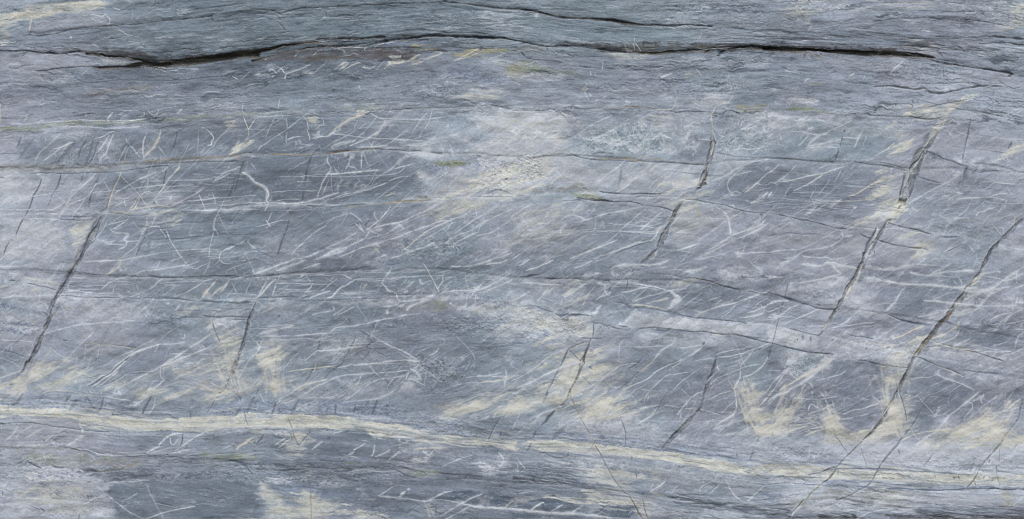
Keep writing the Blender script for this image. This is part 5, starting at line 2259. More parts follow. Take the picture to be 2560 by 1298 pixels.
H d 70 1.3 .4 50 -4 8 0 680 2556 900
H w 50 1.3 .35 50 -4 8 300 680 2556 900
H w 40 1.4 .4 24 32 14 1200 540 1900 740
H c 30 1.4 .4 60 20 6 1800 50 2500 280
H w 30 1.3 .35 60 30 10 1550 0 2300 140
H d 40 1.3 .35 50 10 10 1700 0 2556 100
H d 30 1.4 .35 26 60 14 0 140 1300 260
H c 40 1.2 .35 60 -6 4 0 290 1600 400
H c 40 1.2 .35 60 -6 4 1500 430 2556 580
H s 20 2 .4 30 35 10 1000 1110 1700 1290
w 2 .5 560 390 500 380
T 2 3
P b .45 20 280 360 600 420 900 440 1100 480 1500 580 1700 640 1400 600 1000 560 800 540 300 520 200 500
P b .4 20 1500 400 1700 400 2300 480 2500 600 2300 690 2000 640 1700 620 1450 600
P l .3 30 1250 0 2400 0 2350 300 1900 380 1400 380 1600 200
P d .35 50 1300 0 2300 0 2400 300 1700 380 1500 250 1400 150
P c .75 24 560 60 800 40 1050 60 1180 200 1060 280 750 300 700 200
P c .5 30 0 180 300 140 560 60 500 180 200 240 0 290
P c .55 16 2300 0 2440 0 2480 130 2556 100 2600 400 2500 460 2450 400 2440 240
P w .45 40 400 300 1200 280 1450 380 1000 440 500 400
P c .8 8 190 520 400 525 650 530 850 560 1100 590 1300 600 1500 640 1700 660 1950 710 2200 740 2300 770 2600 780 2600 840 2400 850 2200 850 2000 810 1800 780 1650 760 1500 710 1300 670 1100 650 900 630 700 620 500 610 350 630 240 570
P e .2 14 1650 690 1950 740 1800 720
P l .5 8 500 612 700 625 1000 650 1180 670 1150 720 900 700 600 690 500 660
P w .5 8 600 680 850 690 1100 720 1190 735 1050 725 700 700
P d .35 14 1340 740 1600 760 1650 790 1450 800 1330 790
P w .35 30 560 760 1200 780 1600 800 1300 900 1100 980 700 930
P c .5 24 750 850 900 800 1250 880 1100 940 900 950 750 900
P c .4 16 1250 880 1400 830 1500 860 1350 900
P d .6 20 0 800 300 770 560 820 700 920 1100 980 1500 1050 1300 1080 700 1080 300 1040 0 1020
P k .35 16 0 870 300 890 500 910 760 960 500 950 0 920
P l .3 26 1600 830 2100 850 1900 1060 1400 1050 1250 970
P l .4 26 2100 900 2556 940 2400 1100 2150 1060
P w .3 40 1500 780 2556 850 2500 930 1600 880
P d .6 14 1650 1100 1900 1130 2200 1150 2600 1190 2600 1270 2300 1240 1900 1220 1650 1140
P s .75 10 0 1190 180 1130 330 1090 480 1110 620 1150 380 1220 200 1210
P s .6 10 450 1190 620 1140 720 1170 620 1230 450 1220
P s .6 8 800 1235 900 1170 1000 1150 1250 1190 1180 1290 850 1270
P n .4 14 0 1090 200 1080 300 1100 80 1170 0 1180
P c .55 8 330 1070 700 1110 1100 1150 1240 1165 1100 1160 700 1140 400 1100
P c .4 26 800 1080 1200 1090 1100 1140 900 1130
P u .3 20 0 1060 300 1060 200 1090 0 1090
P s .5 14 0 1230 600 1260 900 1298 0 1298
P w .4 26 1240 1150 1700 1180 1900 1298 1380 1298
P c .3 20 1250 1110 1400 1130 1360 1298 1300 1298
P w .35 30 1950 1200 2556 1250 2556 1298 1900 1298
P b .4 26 1200 980 1400 1050 1240 1080 1100 1020
S .6 26 800 440 1400 480 1700 600 900 560
S .5 20 600 680 1250 700 1200 800 600 760
S .5 30 1500 400 1900 450 1800 640 1450 600
S .5 20 2150 850 2500 900 2500 960 2150 920
S .5 26 0 760 560 780 560 1000 0 1000
S .4 20 1800 650 2500 700 2500 860 2000 780
d 3.4 .6 360 0 340 80 310 140
d 6 .4 355 20 320 130
K 4 .85 580 0 560 80 520 140 470 180
d 5 .6 430 220 380 270 340 320 290 360
K 2.4 .6 430 215 370 270 330 330
d 4 .5 240 420 210 490
K 6 .8 190 540 170 590 145 615
d 8 .35 540 360 460 440 400 510
K 3.4 .85 1930 0 1900 100 1870 190 1820 270 1750 330 1690 390
K 4.4 .8 1690 390 1640 430 1580 490 1530 550 1490 600
d 3 .5 1670 420 1600 500 1550 580
r 3 .85 585 0 590 60
d 1.8 .6 585 65 630 180 680 280 730 370 775 450
o 1.6 .5 585 65 630 180 680 280 730 370 775 450
o 2 .7 590 70 650 220 720 350
d 1.2 .5 640 215 560 140
o 1.4 .7 780 450 830 550
d 2 .6 830 560 880 640 930 740 965 800
o 1.6 .5 830 560 880 640 930 740 965 800
r 2.4 .7 830 560 870 620
d 2 .6 965 800 1000 870 1080 980 1110 1010
o 1.6 .5 965 800 1000 870 1080 980 1110 1010
K 3.4 .85 1090 1010 1160 1055
d 2.4 .6 1160 1055 1220 1150 1260 1220 1310 1298
o 1.6 .5 1160 1055 1220 1150 1260 1220 1310 1298
r 2 .7 1200 1110 1240 1190 1290 1270
r 1.6 .7 1310 1160 1340 1240 1360 1298
d 1.4 .5 1300 1090 1330 1180
d 2 .6 1060 265 1080 270
d 1.6 .45 1080 275 1110 350 1128 430 1130 560
o 1.2 .5 1040 190 1070 265
d 2 .5 1195 670 1200 720
d 1.6 .5 1220 770 1240 830 1245 910
K 3 .7 280 635 340 640
d 2 .6 340 650 420 680 500 685 560 670
d 2.4 .6 560 640 560 670
r 3 .5 630 560 700 560
d 1.6 .5 1040 610 1000 600
P g .5 8 1110 600 1180 595 1190 615 1130 620
K 3 .8 1655 770 1670 765
r 3.4 .6 1720 745 1755 745
d 2 .5 1700 710 1850 735 1960 750
d 3 .5 1640 800 1720 770 1900 790
K 5 .9 1290 1040 1320 1040
d 2 .6 1350 1025 1500 1060 1650 1095
K 4 .7 1550 1080 1620 1090
K 5 .8 1680 1108 1800 1115 1900 1130 1950 1150
K 5 .7 1900 1190 2000 1180 2100 1170
d 5 .7 2200 1190 2350 1200 2556 1215
K 4 .7 2200 1170 2300 1180 2450 1190
d 5 .6 2300 1230 2450 1250 2556 1240
d 2 .5 1670 1060 1800 1045 1860 1055
d 1.6 .5 1860 1055 1880 1000 1960 950 2050 880
d 1.8 .5 1860 1055 1930 1055 2050 960
K 2.6 .7 980 1145 920 1180 860 1230 800 1250
d 1.6 .6 720 1160 640 1210 590 1240
d 2.6 .6 370 1060 440 1070
d 4 .6 390 900 450 910 500 960
d 4 .6 540 890 545 920 640 930 750 960
d 5 .6 0 900 100 905
d 4 .6 120 870 290 890
d 3 .6 130 1060 190 1065
K 3 .6 400 1060 440 1065
d 3 .5 1530 1010 1510 1035
d 4 .5 2410 600 2380 700
d 4 .4 2240 640 2250 690
d 5 .4 1770 640 1830 650
d 1.4 .5 1590 0 1500 100 1440 220 1380 270
w 2.6 .8 500 160 420 200 330 230 260 270 230 310
w 2.4 .8 460 180 500 170
w 3 .6 180 350 240 310
w 2.6 .6 60 430 120 390 110 370
w 1.6 .5 120 370 180 400
w 2.6 .7 720 0 680 30 620 50
w 2.4 .7 830 0 790 60 740 90
w 2.4 .7 950 20 850 90 740 170
c 2.6 .6 1080 60 1000 150 900 230 780 310
w 2.4 .8 1240 0 1180 60 1080 110 1020 140
w 2.4 .6 1180 50 1240 120 1220 170
w 2.4 .7 1390 0 1340 60 1320 140
w 2 .6 1350 130 1360 70
w 3 .8 1240 350 1330 310 1400 260 1450 180
w 4 .6 1440 165 1360 185 1240 190
P w .4 8 1220 170 1440 160 1350 190
w 2.6 .8 1210 215 1350 185 1460 160
w 2.4 .7 1530 165 1600 170 1650 185
w 2.4 .7 1900 20 1800 80 1720 160 1650 260
w 2 .6 1690 0 1780 80
w 2 .6 1710 200 1830 190
w 1.8 .6 1880 200 1980 225 2080 260
w 3 .8 2230 90 2240 170 2210 250 2130 300 2060 350 2010 400
w 2.4 .7 2215 0 2230 80
w 2.4 .75 2230 100 2160 170 2090 240
w 3.4 .75 2200 310 2170 350 2080 370 2030 400
w 2 .6 2110 380 2070 430
w 2 .6 2200 10 2050 60 1950 110
w 2.4 .8 2556 10 2500 60 2430 120
w 3 .85 2556 80 2500 130 2480 160
w 3.4 .8 2400 205 2360 250 2320 290
w 2 .6 2370 150 2260 250
w 4 .6 2000 440 2100 460 2250 440 2400 370
P c .6 8 2390 290 2450 200 2556 130 2540 190 2440 260
w 3 .6 2050 470 2200 450
w 2 .6 1710 480 1740 450 1760 460
w 3 .7 240 80 262 110 235 150
w 3 .8 0 40 40 55 75 75
w 3 .7 140 0 60 30 10 55
c 2 .6 300 30 150 60 0 90
w 2.4 .5 0 150 200 130 300 140
w 1.2 .6 0 170 80 230 0 400
w 3 .4 100 130 400 150
w 3.4 .7 50 690 90 750 130 800
w 5 .7 20 790 70 830
w 3 .7 55 750 60 810
w 2 .6 80 835 160 800
w 2.4 .8 1530 915 1470 970 1370 1030
w 1.6 .6 1540 870 1520 930 1440 1010
w 2 .6 1415 930 1380 1010
w 2.4 .6 1655 960 1590 1040
w 2.4 .7 2050 840 2020 910 1900 970 1870 1020
w 1.6 .5 2110 910 1970 1060
w 2.4 .8 2130 900 2180 990 2220 1060 2300 1130
w 3 .85 2510 970 2440 1040 2390 1090 2350 1120
w 1.4 .5 2050 840 2100 880
w 2 .5 1650 770 1700 790
w 5 .85 0 1195 150 1215 400 1235 600 1245 800 1260 1000 1290
P w .4 5 0 1190 300 1225 700 1250 600 1260 200 1230 0 1210
w 4 .8 320 1130 280 1145 185 1210
w 2 .6 310 1130 340 1160
w 3 .8 500 1155 450 1185 390 1220
w 3 .7 710 1165 650 1200 590 1240
w 2.4 .7 480 1078 600 1085
c 2 .7 400 1080 560 1120 640 1140
c 2.4 .6 550 1092 700 1115 900 1140
w 2 .5 1200 1200 1160 1260
w 2 .6 690 1075 670 1080
w 5 .5 1380 1270 1550 1250 1700 1240
w 2.6 .6 1800 1260 1770 1298
c 4 .6 1370 1025 1450 1045 1550 1070
c 3 .6 1260 890 1320 860
c 1.4 .6 1150 940 1280 880
w 2.6 .4 1560 1240 1700 1200 1840 1230
w 3 .4 1500 940 1480 1000
w 3.4 .4 2130 720 2300 745 2500 740
w 2 .4 1340 790 1360 800
H c 40 1.4 .5 70 18 8 600 60 1800 290
H c 40 1.3 .4 90 16 6 1700 240 2500 450
H w 40 1.2 .35 70 30 8 1400 0 2400 380
H d 40 1.2 .3 70 32 8 1300 0 2400 350
H d 70 1.6 .45 50 -6 8 0 800 700 1030
H w 40 1.5 .4 40 -6 8 0 800 700 1030
H d 60 1.6 .5 40 -6 8 1700 1080 2556 1290
H w 60 1.4 .45 40 -6 8 1700 1080 2556 1290
H w 40 1.2 .35 30 60 12 900 420 1400 540
H d 40 1.3 .35 24 60 16 600 440 2400 680
H c 60 1.2 .4 70 -10 4 250 530 2500 840
H w 30 1.3 .35 60 30 12 1500 870 2400 1060
H c 30 1.2 .45 40 24 10 750 790 1300 920
T 3 3
P c .7 18 0 250 50 370 110 350 130 240 250 100 300 80 230 240 210 330 290 310 200 370 170 450 60 440 0 440
P c .85 12 540 200 610 190 660 280 730 380 750 410 1000 410 1100 380 1250 350 1200 480 1000 520 800 520 560 530 640 420 620 390 545 370
P c .45 26 1200 130 1300 0 1350 130 1420 260 1500 420 1300 480 1150 540 1100 400 1220 260
P c .75 18 1800 370 1940 370 1900 430 2100 350 2200 260 2280 300 2330 400 2400 450 2556 460 2556 560 2400 600 2200 580 1900 580 1650 620 1500 590 1700 520 1780 430
P e .25 10 780 480 880 480 860 510 790 510
P e .3 14 1150 470 1300 480 1250 530 1150 520
P e .4 8 2060 480 2130 440 2120 480 2080 500
P e .35 10 1900 520 1980 520 1920 540
P e .35 12 2400 540 2510 490 2510 570 2430 590
P d .55 50 200 60 1100 -20 1250 60 1120 240 1000 380 760 400 700 320 620 210 540 190 400 280 300 200
P d .6 20 200 330 330 290 500 280 540 350 600 400 600 450 400 500 250 480 170 430
P d .5 50 1400 60 1500 0 2050 20 2060 180 1900 260 1800 320 1740 420 1620 450 1520 420 1450 280
P d .4 40 2050 60 2556 60 2556 180 2200 230 1950 400 1880 330
P l .4 40 2300 250 2556 180 2556 440 2400 430 2320 370
P d .4 40 100 0 300 0 250 100 100 300 0 240
P d .4 20 1620 490 1760 440 1800 470 1720 540
P l .35 50 900 540 1500 600 1700 640 2556 640 2556 860 1600 840 1000 780 780 640
P b .4 30 0 540 600 580 700 660 600 780 300 750 0 740
P b .3 40 1850 620 2556 680 2556 740 1900 680
P c .8 8 0 750 300 770 620 800 690 780 750 740 900 770 1100 790 1500 820 1700 840 2050 860 2100 840 2150 865 2600 865 2600 950 2300 940 2100 960 1900 950 1700 940 1500 930 1100 900 920 900 550 900 300 870 0 850
P w .5 10 1050 900 1500 920 1900 955 2300 950 2600 960 2600 990 2100 990 1500 980 1100 970
P b .45 12 1150 950 1500 940 1700 945 1900 980 2300 960 2300 990 1700 1010 1300 990
P b .4 10 560 920 900 905 920 970 600 965
P w .4 20 0 870 550 880 550 960 0 950
P w .3 40 250 970 600 970 600 1080 100 1080
P u .5 24 600 980 900 980 1200 1000 1450 1060 1350 1120 1100 1130 700 1090 480 1080
P c .4 24 950 980 1450 1000 1350 1110 1100 1110
P w .4 30 100 1090 700 1080 1200 1120 1600 1120 1400 1190 800 1240 200 1240
P l .5 50 1500 1010 2300 1010 2500 1080 2556 1140 1500 1150 1400 1080
P o .45 12 2290 1010 2400 1010 2450 1100 2530 1120 2380 1140 2330 1070
P w .45 24 1850 1040 1950 1020 1900 1090
P d .6 10 0 1180 200 1190 240 1240 150 1298 0 1298
P b .4 40 0 970 80 1030 150 1160 0 1180
P k .7 10 500 1262 900 1260 900 1298 480 1298
P k .55 12 1200 1260 1500 1240 1800 1270 2200 1260 2556 1260 2556 1298 1200 1298
P d .45 14 1200 1190 1500 1200 2000 1230 2556 1200 2556 1270 1800 1260 1300 1230
P w .4 26 300 1160 700 1150 900 1200 600 1240 200 1240
S .6 30 0 540 600 600 700 700 600 770 0 740
S .5 20 300 1090 700 1090 800 1180 400 1200
S .4 30 1000 640 2556 660 2556 840 1000 800
S .4 14 0 760 2556 860 2556 940 0 850
K 3.6 .9 1305 0 1270 60 1230 130 1190 180 1150 220
r 4 .8 1230 110 1200 160 1160 220
d 7 .6 1290 30 1240 100 1200 160
K 4 .85 1160 210 1130 280 1100 340 1060 390
K 3 .8 1210 190 1170 260 1130 340 1080 380
K 6 .7 1080 340 1060 390 1040 420
K 3.6 .85 1090 370 1030 440 980 480 950 505
r 2 .8 1030 430 950 505
K 1.8 .8 940 525 880 580 820 640 760 690
o 1.8 .6 950 530 860 620
K 3.4 .85 760 690 720 740 690 775
K 2.4 .8 690 775 620 790 560 820 500 840
d 1.6 .7 500 842 400 855
K 4 .8 458 850 464 852
K 2.4 .85 690 785 650 850 600 900 540 940
r 2 .7 600 890 550 940
g 4 .9 530 950 470 1000 420 1050 380 1100
o 2.6 .7 540 940 480 1000
K 1.8 .8 360 1100 310 1160 260 1220 210 1290
c 3.4 .7 330 1110 260 1190
w 4.4 .6 220 1298 260 1230 330 1170
P g .4 14 330 1140 400 1090 400 1170 330 1170
o 3 .5 380 1110 340 1160
d 2 .6 700 790 700 860
K 2.6 .85 1550 150 1500 260 1450 350 1410 400 1370 455
d 1.6 .6 1720 10 1620 60 1550 130
K 3.6 .8 1350 480 1290 550 1230 620 1180 680 1130 740
K 2.6 .8 1120 745 1095 810 1060 860 1045 905
d 2.6 .5 1040 910 980 970 930 990
K 2.6 .75 920 995 870 1030 800 1070 720 1100 670 1120
K 4 .7 680 1110 700 1100
K 4 .85 2550 110 2520 180 2505 280 2450 350 2400 420
K 4 .85 2400 420 2350 510 2290 580 2240 640
o 2.6 .4 2300 560 2250 620
K 3.4 .8 2240 640 2180 700 2130 760 2090 840
K 2.4 .75 2090 840 2060 900 2000 970 1980 985
r 1.2 .6 2060 900 2080 970
d 1.4 .7 1310 30 1340 120 1370 230 1390 330
d 1.2 .5 610 330 650 430 720 530 760 590 800 640
d 1.8 .6 330 0 280 100 200 220 120 340 40 440
K 2 .7 40 440 42 475
d 1.4 .4 925 570 940 640 970 710 990 780
d 3 .4 1300 610 1310 660
d 3 .4 1650 640 1600 720 1550 770
d 2 .6 2200 370 2220 450
d 1.2 .5 2280 760 2290 880 2310 960
d 1.2 .5 2310 600 2310 720
d 5 .4 2060 720 2020 820
d 5 .4 2120 740 2060 840
d 3 .5 2210 700 2200 740
d 3 .6 1860 880 1860 910
d 3 .6 1900 870 1915 905
d 3 .5 2150 900 2160 870
d 3 .6 2230 920 2260 900
d 1.6 .6 1660 850 1670 890
d 2.4 .6 1270 840 1330 850
d 1.4 .5 1330 860 1400 870 1420 840
o 1.6 .5 2060 570 2200 560 2300 540
d 2 .7 1200 990 1400 1000 1600 1015 1800 1010 2000 1000 2300 995
b 3 .8 1170 985 1400 1000 1700 1012 2000 1002
K 2.4 .8 2200 990 2380 998 2600 1002
b 3 .7 550 965 700 965 900 970 1150 980
d 2 .5 700 790 600 800 1000 790 1300 805 1700 835 2050 858
d 1.6 .5 0 950 200 938 500 960
d 1.6 .5 0 880 200 878 500 888
b 4 .6 600 790 1000 795 1500 825
d 1.4 .4 180 1070 330 1040
d 2.6 .5 120 1050 128 1070
K 2 .4 2280 1170 2380 1165
o 1.6 .5 2380 1010 2415 1065
r 1.6 .5 2300 1170 2380 1165 2390 1140
d 5 .6 1620 1270 1700 1270
K 6 .7 2280 1270 2400 1280 2556 1290
K 5 .7 1650 1285 1850 1280
K 7 .7 500 1275 700 1285 850 1280
d 4 .6 0 1190 150 1200 240 1230
K 5 .6 0 1240 100 1250 200 1260
w 3 .9 70 0 0 70
w 3 .85 130 30 60 100 0 160
w 4 .85 240 0 150 50 80 60 0 130
w 3 .8 190 30 110 70
w 2.4 .8 400 220 420 155 460 160 520 195
w 2 .7 660 135 560 190 480 220 400 255
w 1.6 .6 260 90 400 100 560 95 700 70
w 1.6 .6 130 70 200 110
w 2.6 .7 440 60 440 20
w 2 .6 500 20 560 70
w 3.4 .5 290 285 320 290
P w .6 4 290 280 320 285 310 300 290 300
w 1.8 .7 1120 135 1000 180 850 210 750 245
w 2.4 .7 700 300 820 290 900 265 1000 250
w 2.6 .6 720 280 690 310
w 2 .7 1120 130 1080 100 1050 70
w 1.4 .5 1110 240 960 290
w 4.4 .9 2105 25 2010 110 1900 200 1800 280 1740 350 1680 420 1620 465 1500 540
w 3 .7 1620 465 1560 500 1480 560
w 1.6 .7 2000 130 2040 150 2030 210 1980 260 1955 320
w 2.4 .85 2145 45 2145 75 2120 100 2135 145
w 1.4 .6 1805 20 1815 70 1795 110 1815 180
w 1.6 .6 1900 75 1855 95
w 2 .7 1500 80 1580 170 1660 250 1740 260 1820 210
w 1.8 .7 1530 30 1450 80 1370 110
w 3 .6 1370 160 1470 160
c 2.4 .7 1415 60 1360 120
p 4.5 .6 2280 80 2160 160 2060 250 1960 340
c 4 .8 2520 95 2430 170 2360 220
w 3 .85 2510 180 2400 215 2320 230 2240 260
w 5 .7 2360 220 2280 240 2220 270
w 2 .7 2120 275 2220 265
c 4.4 .8 2320 240 2230 300 2150 340
w 3 .6 2500 250 2400 270 2280 300
w 2.6 .85 2410 385 2330 420 2270 470
c 5 .6 2200 330 2050 420 1900 500 1780 570
c 2.4 .7 1230 340 1310 480
c 2 .7 1430 400 1480 490 1550 530
c 3 .6 1250 360 1310 320
c 3 .8 1320 520 1450 460 1600 425 1700 410 1800 405
w 2.4 .7 1060 490 1200 450 1300 430
w 2 .6 1500 430 1600 425
c 2.6 .7 180 430 280 400 400 370
c 2.6 .7 370 470 460 430 580 395
w 2.4 .7 420 400 500 385 550 375
c 1.6 .6 260 360 340 355
c 2 .6 430 400 400 410 470 450
w 3.4 .7 1490 600 1510 605
w 4 .5 2240 820 2100 580
w 3 .6 2556 580 2480 660
w 3 .7 415 610 415 690
w 3 .6 450 695 470 698
c 3 .7 590 690 605 688
w 3 .6 1960 680 1880 740
w 2 .6 1420 670 1380 640 1340 690
w 2.6 .5 1560 650 1490 690
w 2.6 .5 2556 700 2400 690 2250 670
w 2.6 .6 2450 760 2556 720
w 3 .75 2556 1060 2500 1110 2440 1150
w 2.4 .7 1530 1030 1430 1110 1330 1170
c 3.4 .5 1300 1050 1200 1110
w 3 .6 1150 1120 1080 1160 1040 1200
w 4 .6 1080 1120 1060 1180
w 2.4 .6 880 1298 1000 1240 1150 1200 1300 1190
w 5 .7 1200 1195 1350 1200 1500 1195
w 2 .6 220 920 260 980 270 1020
w 3 .7 350 930 330 950
w 3 .5 270 1120 290 1110
w 2.4 .6 420 1190 500 1130 600 1110 680 1120
w 2.4 .5 440 1240 700 1150
H c 30 1.4 .5 60 20 8 180 330 620 470
H c 50 1.3 .5 50 22 14 1600 440 2556 600
H w 40 1.2 .35 70 22 10 400 0 1200 300
H w 30 1.2 .3 70 30 10 1500 40 2500 250
H d 30 1.2 .3 80 20 10 200 60 1100 360
H w 40 1.3 .35 50 40 20 800 560 2500 800
H c 60 1.2 .35 80 -3 4 0 770 2500 960
H d 80 1.6 .5 40 -2 8 900 1190 2556 1296
H w 70 1.5 .45 40 0 10 0 1150 2556 1296
H k 50 1.8 .5 36 0 10 300 1255 2556 1298
H k 20 1.8 .4 30 10 10 0 1180 300 1298
H l 30 1.6 .4 50 2 5 1400 1040 2500 1160
H b 30 1.4 .4 50 -3 3 500 905 2500 1010
T 2 1
F .85 14 640 -40 1000 -60 1560 -80 1640 100 1560 240 1000 240 700 200
F .7 14 1640 -60 1900 -60 1850 220 1700 200
F .8 14 2050 -80 2556 -160 2556 220 2200 260 2060 160
F .5 20 2000 270 2320 260 2200 450 1980 480
F .5 16 2200 1200 2556 1150 2450 1298 2100 1298
F .4 30 0 0 480 0 420 240 0 240
T 3 1
F .7 16 -40 -160 500 -160 400 60 200 160 0 200
F .5 16 1100 -160 1500 -140 1380 60 1100 40
F .4 20 1700 850 2250 880 2200 1150 1750 1100
F .45 20 2050 300 2556 340 2556 440 2050 420
T 1 1
F .6 14 1400 120 2050 30 2050 280 1600 280
F .5 14 1600 420 1850 440 1800 640 1580 620
F .5 20 1950 640 2556 600 2500 900 2000 900
F .55 20 1400 1080 2000 1000 2100 1298 1300 1298
T 0 1
F .5 16 400 0 1250 0 1100 330 500 330
F .45 14 1400 840 1850 860 1750 1000 1400 1000
F .4 16 0 780 160 800 160 960 0 960
F .5 14 620 330 1250 330 1200 430 620 430
T 2 0
F .6 12 300 1120 560 1120 520 1298 280 1298
F .6 12 1260 1140 2000 1140 2000 1298 1260 1298
F .7 12 2180 1130 2556 1120 2556 1298 2100 1298
F .5 12 1480 960 2100 920 2050 1090 1450 1080
T 3 0
F .6 12 80 960 500 960 480 1050 80 1050
F .6 12 0 1150 900 1180 800 1298 0 1298
F .5 20 2150 0 2556 0 2556 320 2200 300
F .5 16 200 0 800 0 600 160 200 160
T 1 2
F .7 12 1900 300 2250 320 2180 520 1900 500
F .7 16 2200 440 2556 420 2556 620 2250 600
F .6 16 1480 960 2080 960 2000 1240 1500 1240
F .5 14 2380 640 2556 640 2556 840 2400 820
F .4 14 1200 440 1600 400 1520 560 1240 560
T 2 2
F .6 14 2050 60 2500 60 2480 260 2080 260
F .5 14 960 60 1300 60 1250 260 930 240
F .5 20 0 440 780 540 800 800 0 780
F .5 14 1280 740 2100 740 1900 900 1300 900
F .45 16 200 200 760 200 700 460 200 460
T 3 2
F .6 16 80 240 820 150 760 330 300 380 80 340
F .75 14 100 900 720 900 600 1180 200 1200
F .6 14 1600 560 2550 60 2556 560 2200 660 1700 600
F .4 20 1700 850 2556 900 2556 1100 1700 1050
F .4 14 1000 700 1600 760 1550 960 900 960
T 0 3
F .4 14 600 40 1200 60 1180 240 600 220
F .45 16 100 1040 1180 1180 1150 1298 0 1298
F .5 14 950 370 1450 370 1450 480 950 460
T 1 3
F .5 14 1450 560 1850 560 1800 760 1450 760
F .6 14 2200 720 2500 620 2500 850 2200 850
F .4 14 1500 280 2080 290 2100 480 1560 470
T 2 3
F .5 14 600 700 1700 740 1500 900 760 960
F .4 14 1600 820 2500 880 2450 960 1600 960
F .4 12 1650 420 1900 420 1850 620 1550 600
T 3 3
F .4 14 300 1060 1150 1100 900 1240 200 1240
T 3 3
P w .35 40 0 560 600 520 1200 560 2600 640 2600 760 1500 800 0 740
P w .35 40 200 1000 800 980 2600 1010 2600 1120 1500 1160 300 1180
T 3 2
P w .3 50 900 400 1200 430 1150 560 900 520
P w .3 50 1100 940 1350 900 1350 1100 1200 1200
T 2 3
P w .35 36 300 380 1200 330 1800 470 2556 520 2556 660 1700 580 800 470
T 0 3
P w .3 40 0 600 600 640 1000 820 900 1000 0 1000
P l .35 40 0 300 800 340 1200 460 1000 600 0 560
T 2 0
P w .5 30 -300 1080 700 1110 700 1298 -300 1298
T 2 1
P w .45 40 -300 -60 500 -60 600 300 300 520 -300 640
T 0 0
H k 26 1.2 .55 60 5 3 800 520 2556 660
H k 30 1.1 .45 60 4 3 500 480 2556 560
T 1 0
H k 60 1.2 .5 80 4 3 0 350 2400 520
H v 30 1.3 .5 50 4 4 0 500 1500 600
T 2 0
H k 50 1.2 .5 70 -1 3 500 420 2556 530
H d 40 1.2 .5 60 -2 4 0 0 2556 300
T 3 0
H k 90 1.3 .5 80 -3 3 0 330 2000 500
H k 40 1.2 .5 50 -5 4 1500 380 2556 620
H d 40 1.2 .45 60 -2 4 0 0 2556 340
T 0 3
P d .85 16 1120 950 1500 940 1900 925 2400 910 2580 980 2560 1100 2600 1298 1200 1298 1160 1180 1060 1060
w 2.6 .4 1460 960 1540 1120 1610 1250 1630 1298
w 2.4 .45 1080 1080 1200 1155 1300 1230 1440 1298
w 1.8 .4 1450 1290 1650 1230 1780 1200 1950 1172
T 2 3
P s .7 8 0 1185 170 1135 330 1092 480 1112 620 1150 380 1215 200 1205
P s .6 8 450 1190 620 1145 720 1172 620 1225 450 1215
w 3 .9 320 1130 280 1145 185 1210
w 2.6 .9 500 1155 450 1185 390 1220
w 2.4 .8 710 1165 650 1200 590 1240
w 5 .85 0 1195 150 1215 400 1235 600 1245 800 1260 1000 1290
T 1 1
H c 40 2.4 .55 36 34 18 2150 380 2556 640
H w 40 2 .6 34 30 24 2100 330 2556 660
P c .4 20 2300 440 2556 400 2556 600 2300 600
c 4 .7 2100 680 2250 590 2400 520 2556 440
c 3.4 .7 2050 720 2200 620 2350 520 2460 430
w 3.4 .8 2180 640 2300 560 2480 480
T 2 1
H w 60 1.8 .6 26 30 30 -200 -150 700 200
H c 40 2 .55 26 30 30 -100 -120 480 240
H w 30 1.6 .5 30 25 20 0 300 700 600
P c .45 12 330 -70 500 -120 520 40 460 120 330 60
w 4 .8 340 60 380 -20 440 -110 500 -150
w 3.4 .8 420 100 470 20 500 -60
T 2 0
P w .5 16 -340 1100 500 1120 560 1298 -340 1298
w 5 .8 340 1298 380 1220 440 1180 500 1200 490 1290
w 3 .7 -200 1290 -60 1220 60 1240 160 1180
c 3 .6 -100 1298 40 1200 180 1260 300 1200
T 2 1
P w .6 14 60 -60 460 -60 470 60 200 100 60 60
P c .55 14 -60 420 120 330 340 300 420 400 300 500 60 560
w 4 .8 330 60 360 -20 420 -40
T 3 0
k 3 .8 2200 362 2400 385 2556 395
d 2.4 .7 2100 440 2300 430 2556 455
T 0 1
w 6 .85 2440 432 2490 460 2530 505 2570 540 2620 560
w 5 .85 2556 530 2620 560 2668 600 2680 650 2660 700 2680 730
T 1 0
K 3.6 .9 500 480 700 462 900 452 1100 440
K 3.4 .9 1250 425 1500 392 1700 366 1900 366 2150 376 2400 384 2600 405
P k .35 10 0 480 500 425 1100 375 1900 350 2556 385 2556 402 1900 368 1100 400 500 450 0 520
T 2 0
K 3 .85 0 402 120 425 340 462 600 462 900 500 1210 530
"""

# ------------------------------------------------------------------ the face as a fine grid
def axis(length):
    a = np.arange(-24.0, length + 24.0, STEP)
    grow = []
    s, p = STEP, 0.0
    while p < 330:
        s *= 1.06
        p += s
        grow.append(p)
    g = np.array(grow)
    return np.concatenate([a[0] - g[::-1], a, a[-1] + g]).astype(np.float32)

GX, GY = axis(W_MM), axis(H_MM)
NX, NY = len(GX), len(GY)
X, Y = np.meshgrid(GX, GY)
F = np.float32

def vnoise(u, v, seed):
    r = np.random.RandomState(seed)
    n = 256
    tab = r.rand(n, n).astype(F)
    fu, fv = np.floor(u), np.floor(v)
    a = (u - fu).astype(F); b = (v - fv).astype(F)
    iu = fu.astype(np.int32) & 255; iv = fv.astype(np.int32) & 255
    ju = (iu + 1) & 255; jv = (iv + 1) & 255
    a = a * a * a * (a * (a * 6 - 15) + 10); b = b * b * b * (b * (b * 6 - 15) + 10)
    return ((tab[iv, iu] * (1 - a) + tab[iv, ju] * a) * (1 - b)
            + (tab[jv, iu] * (1 - a) + tab[jv, ju] * a) * b) * 2 - 1

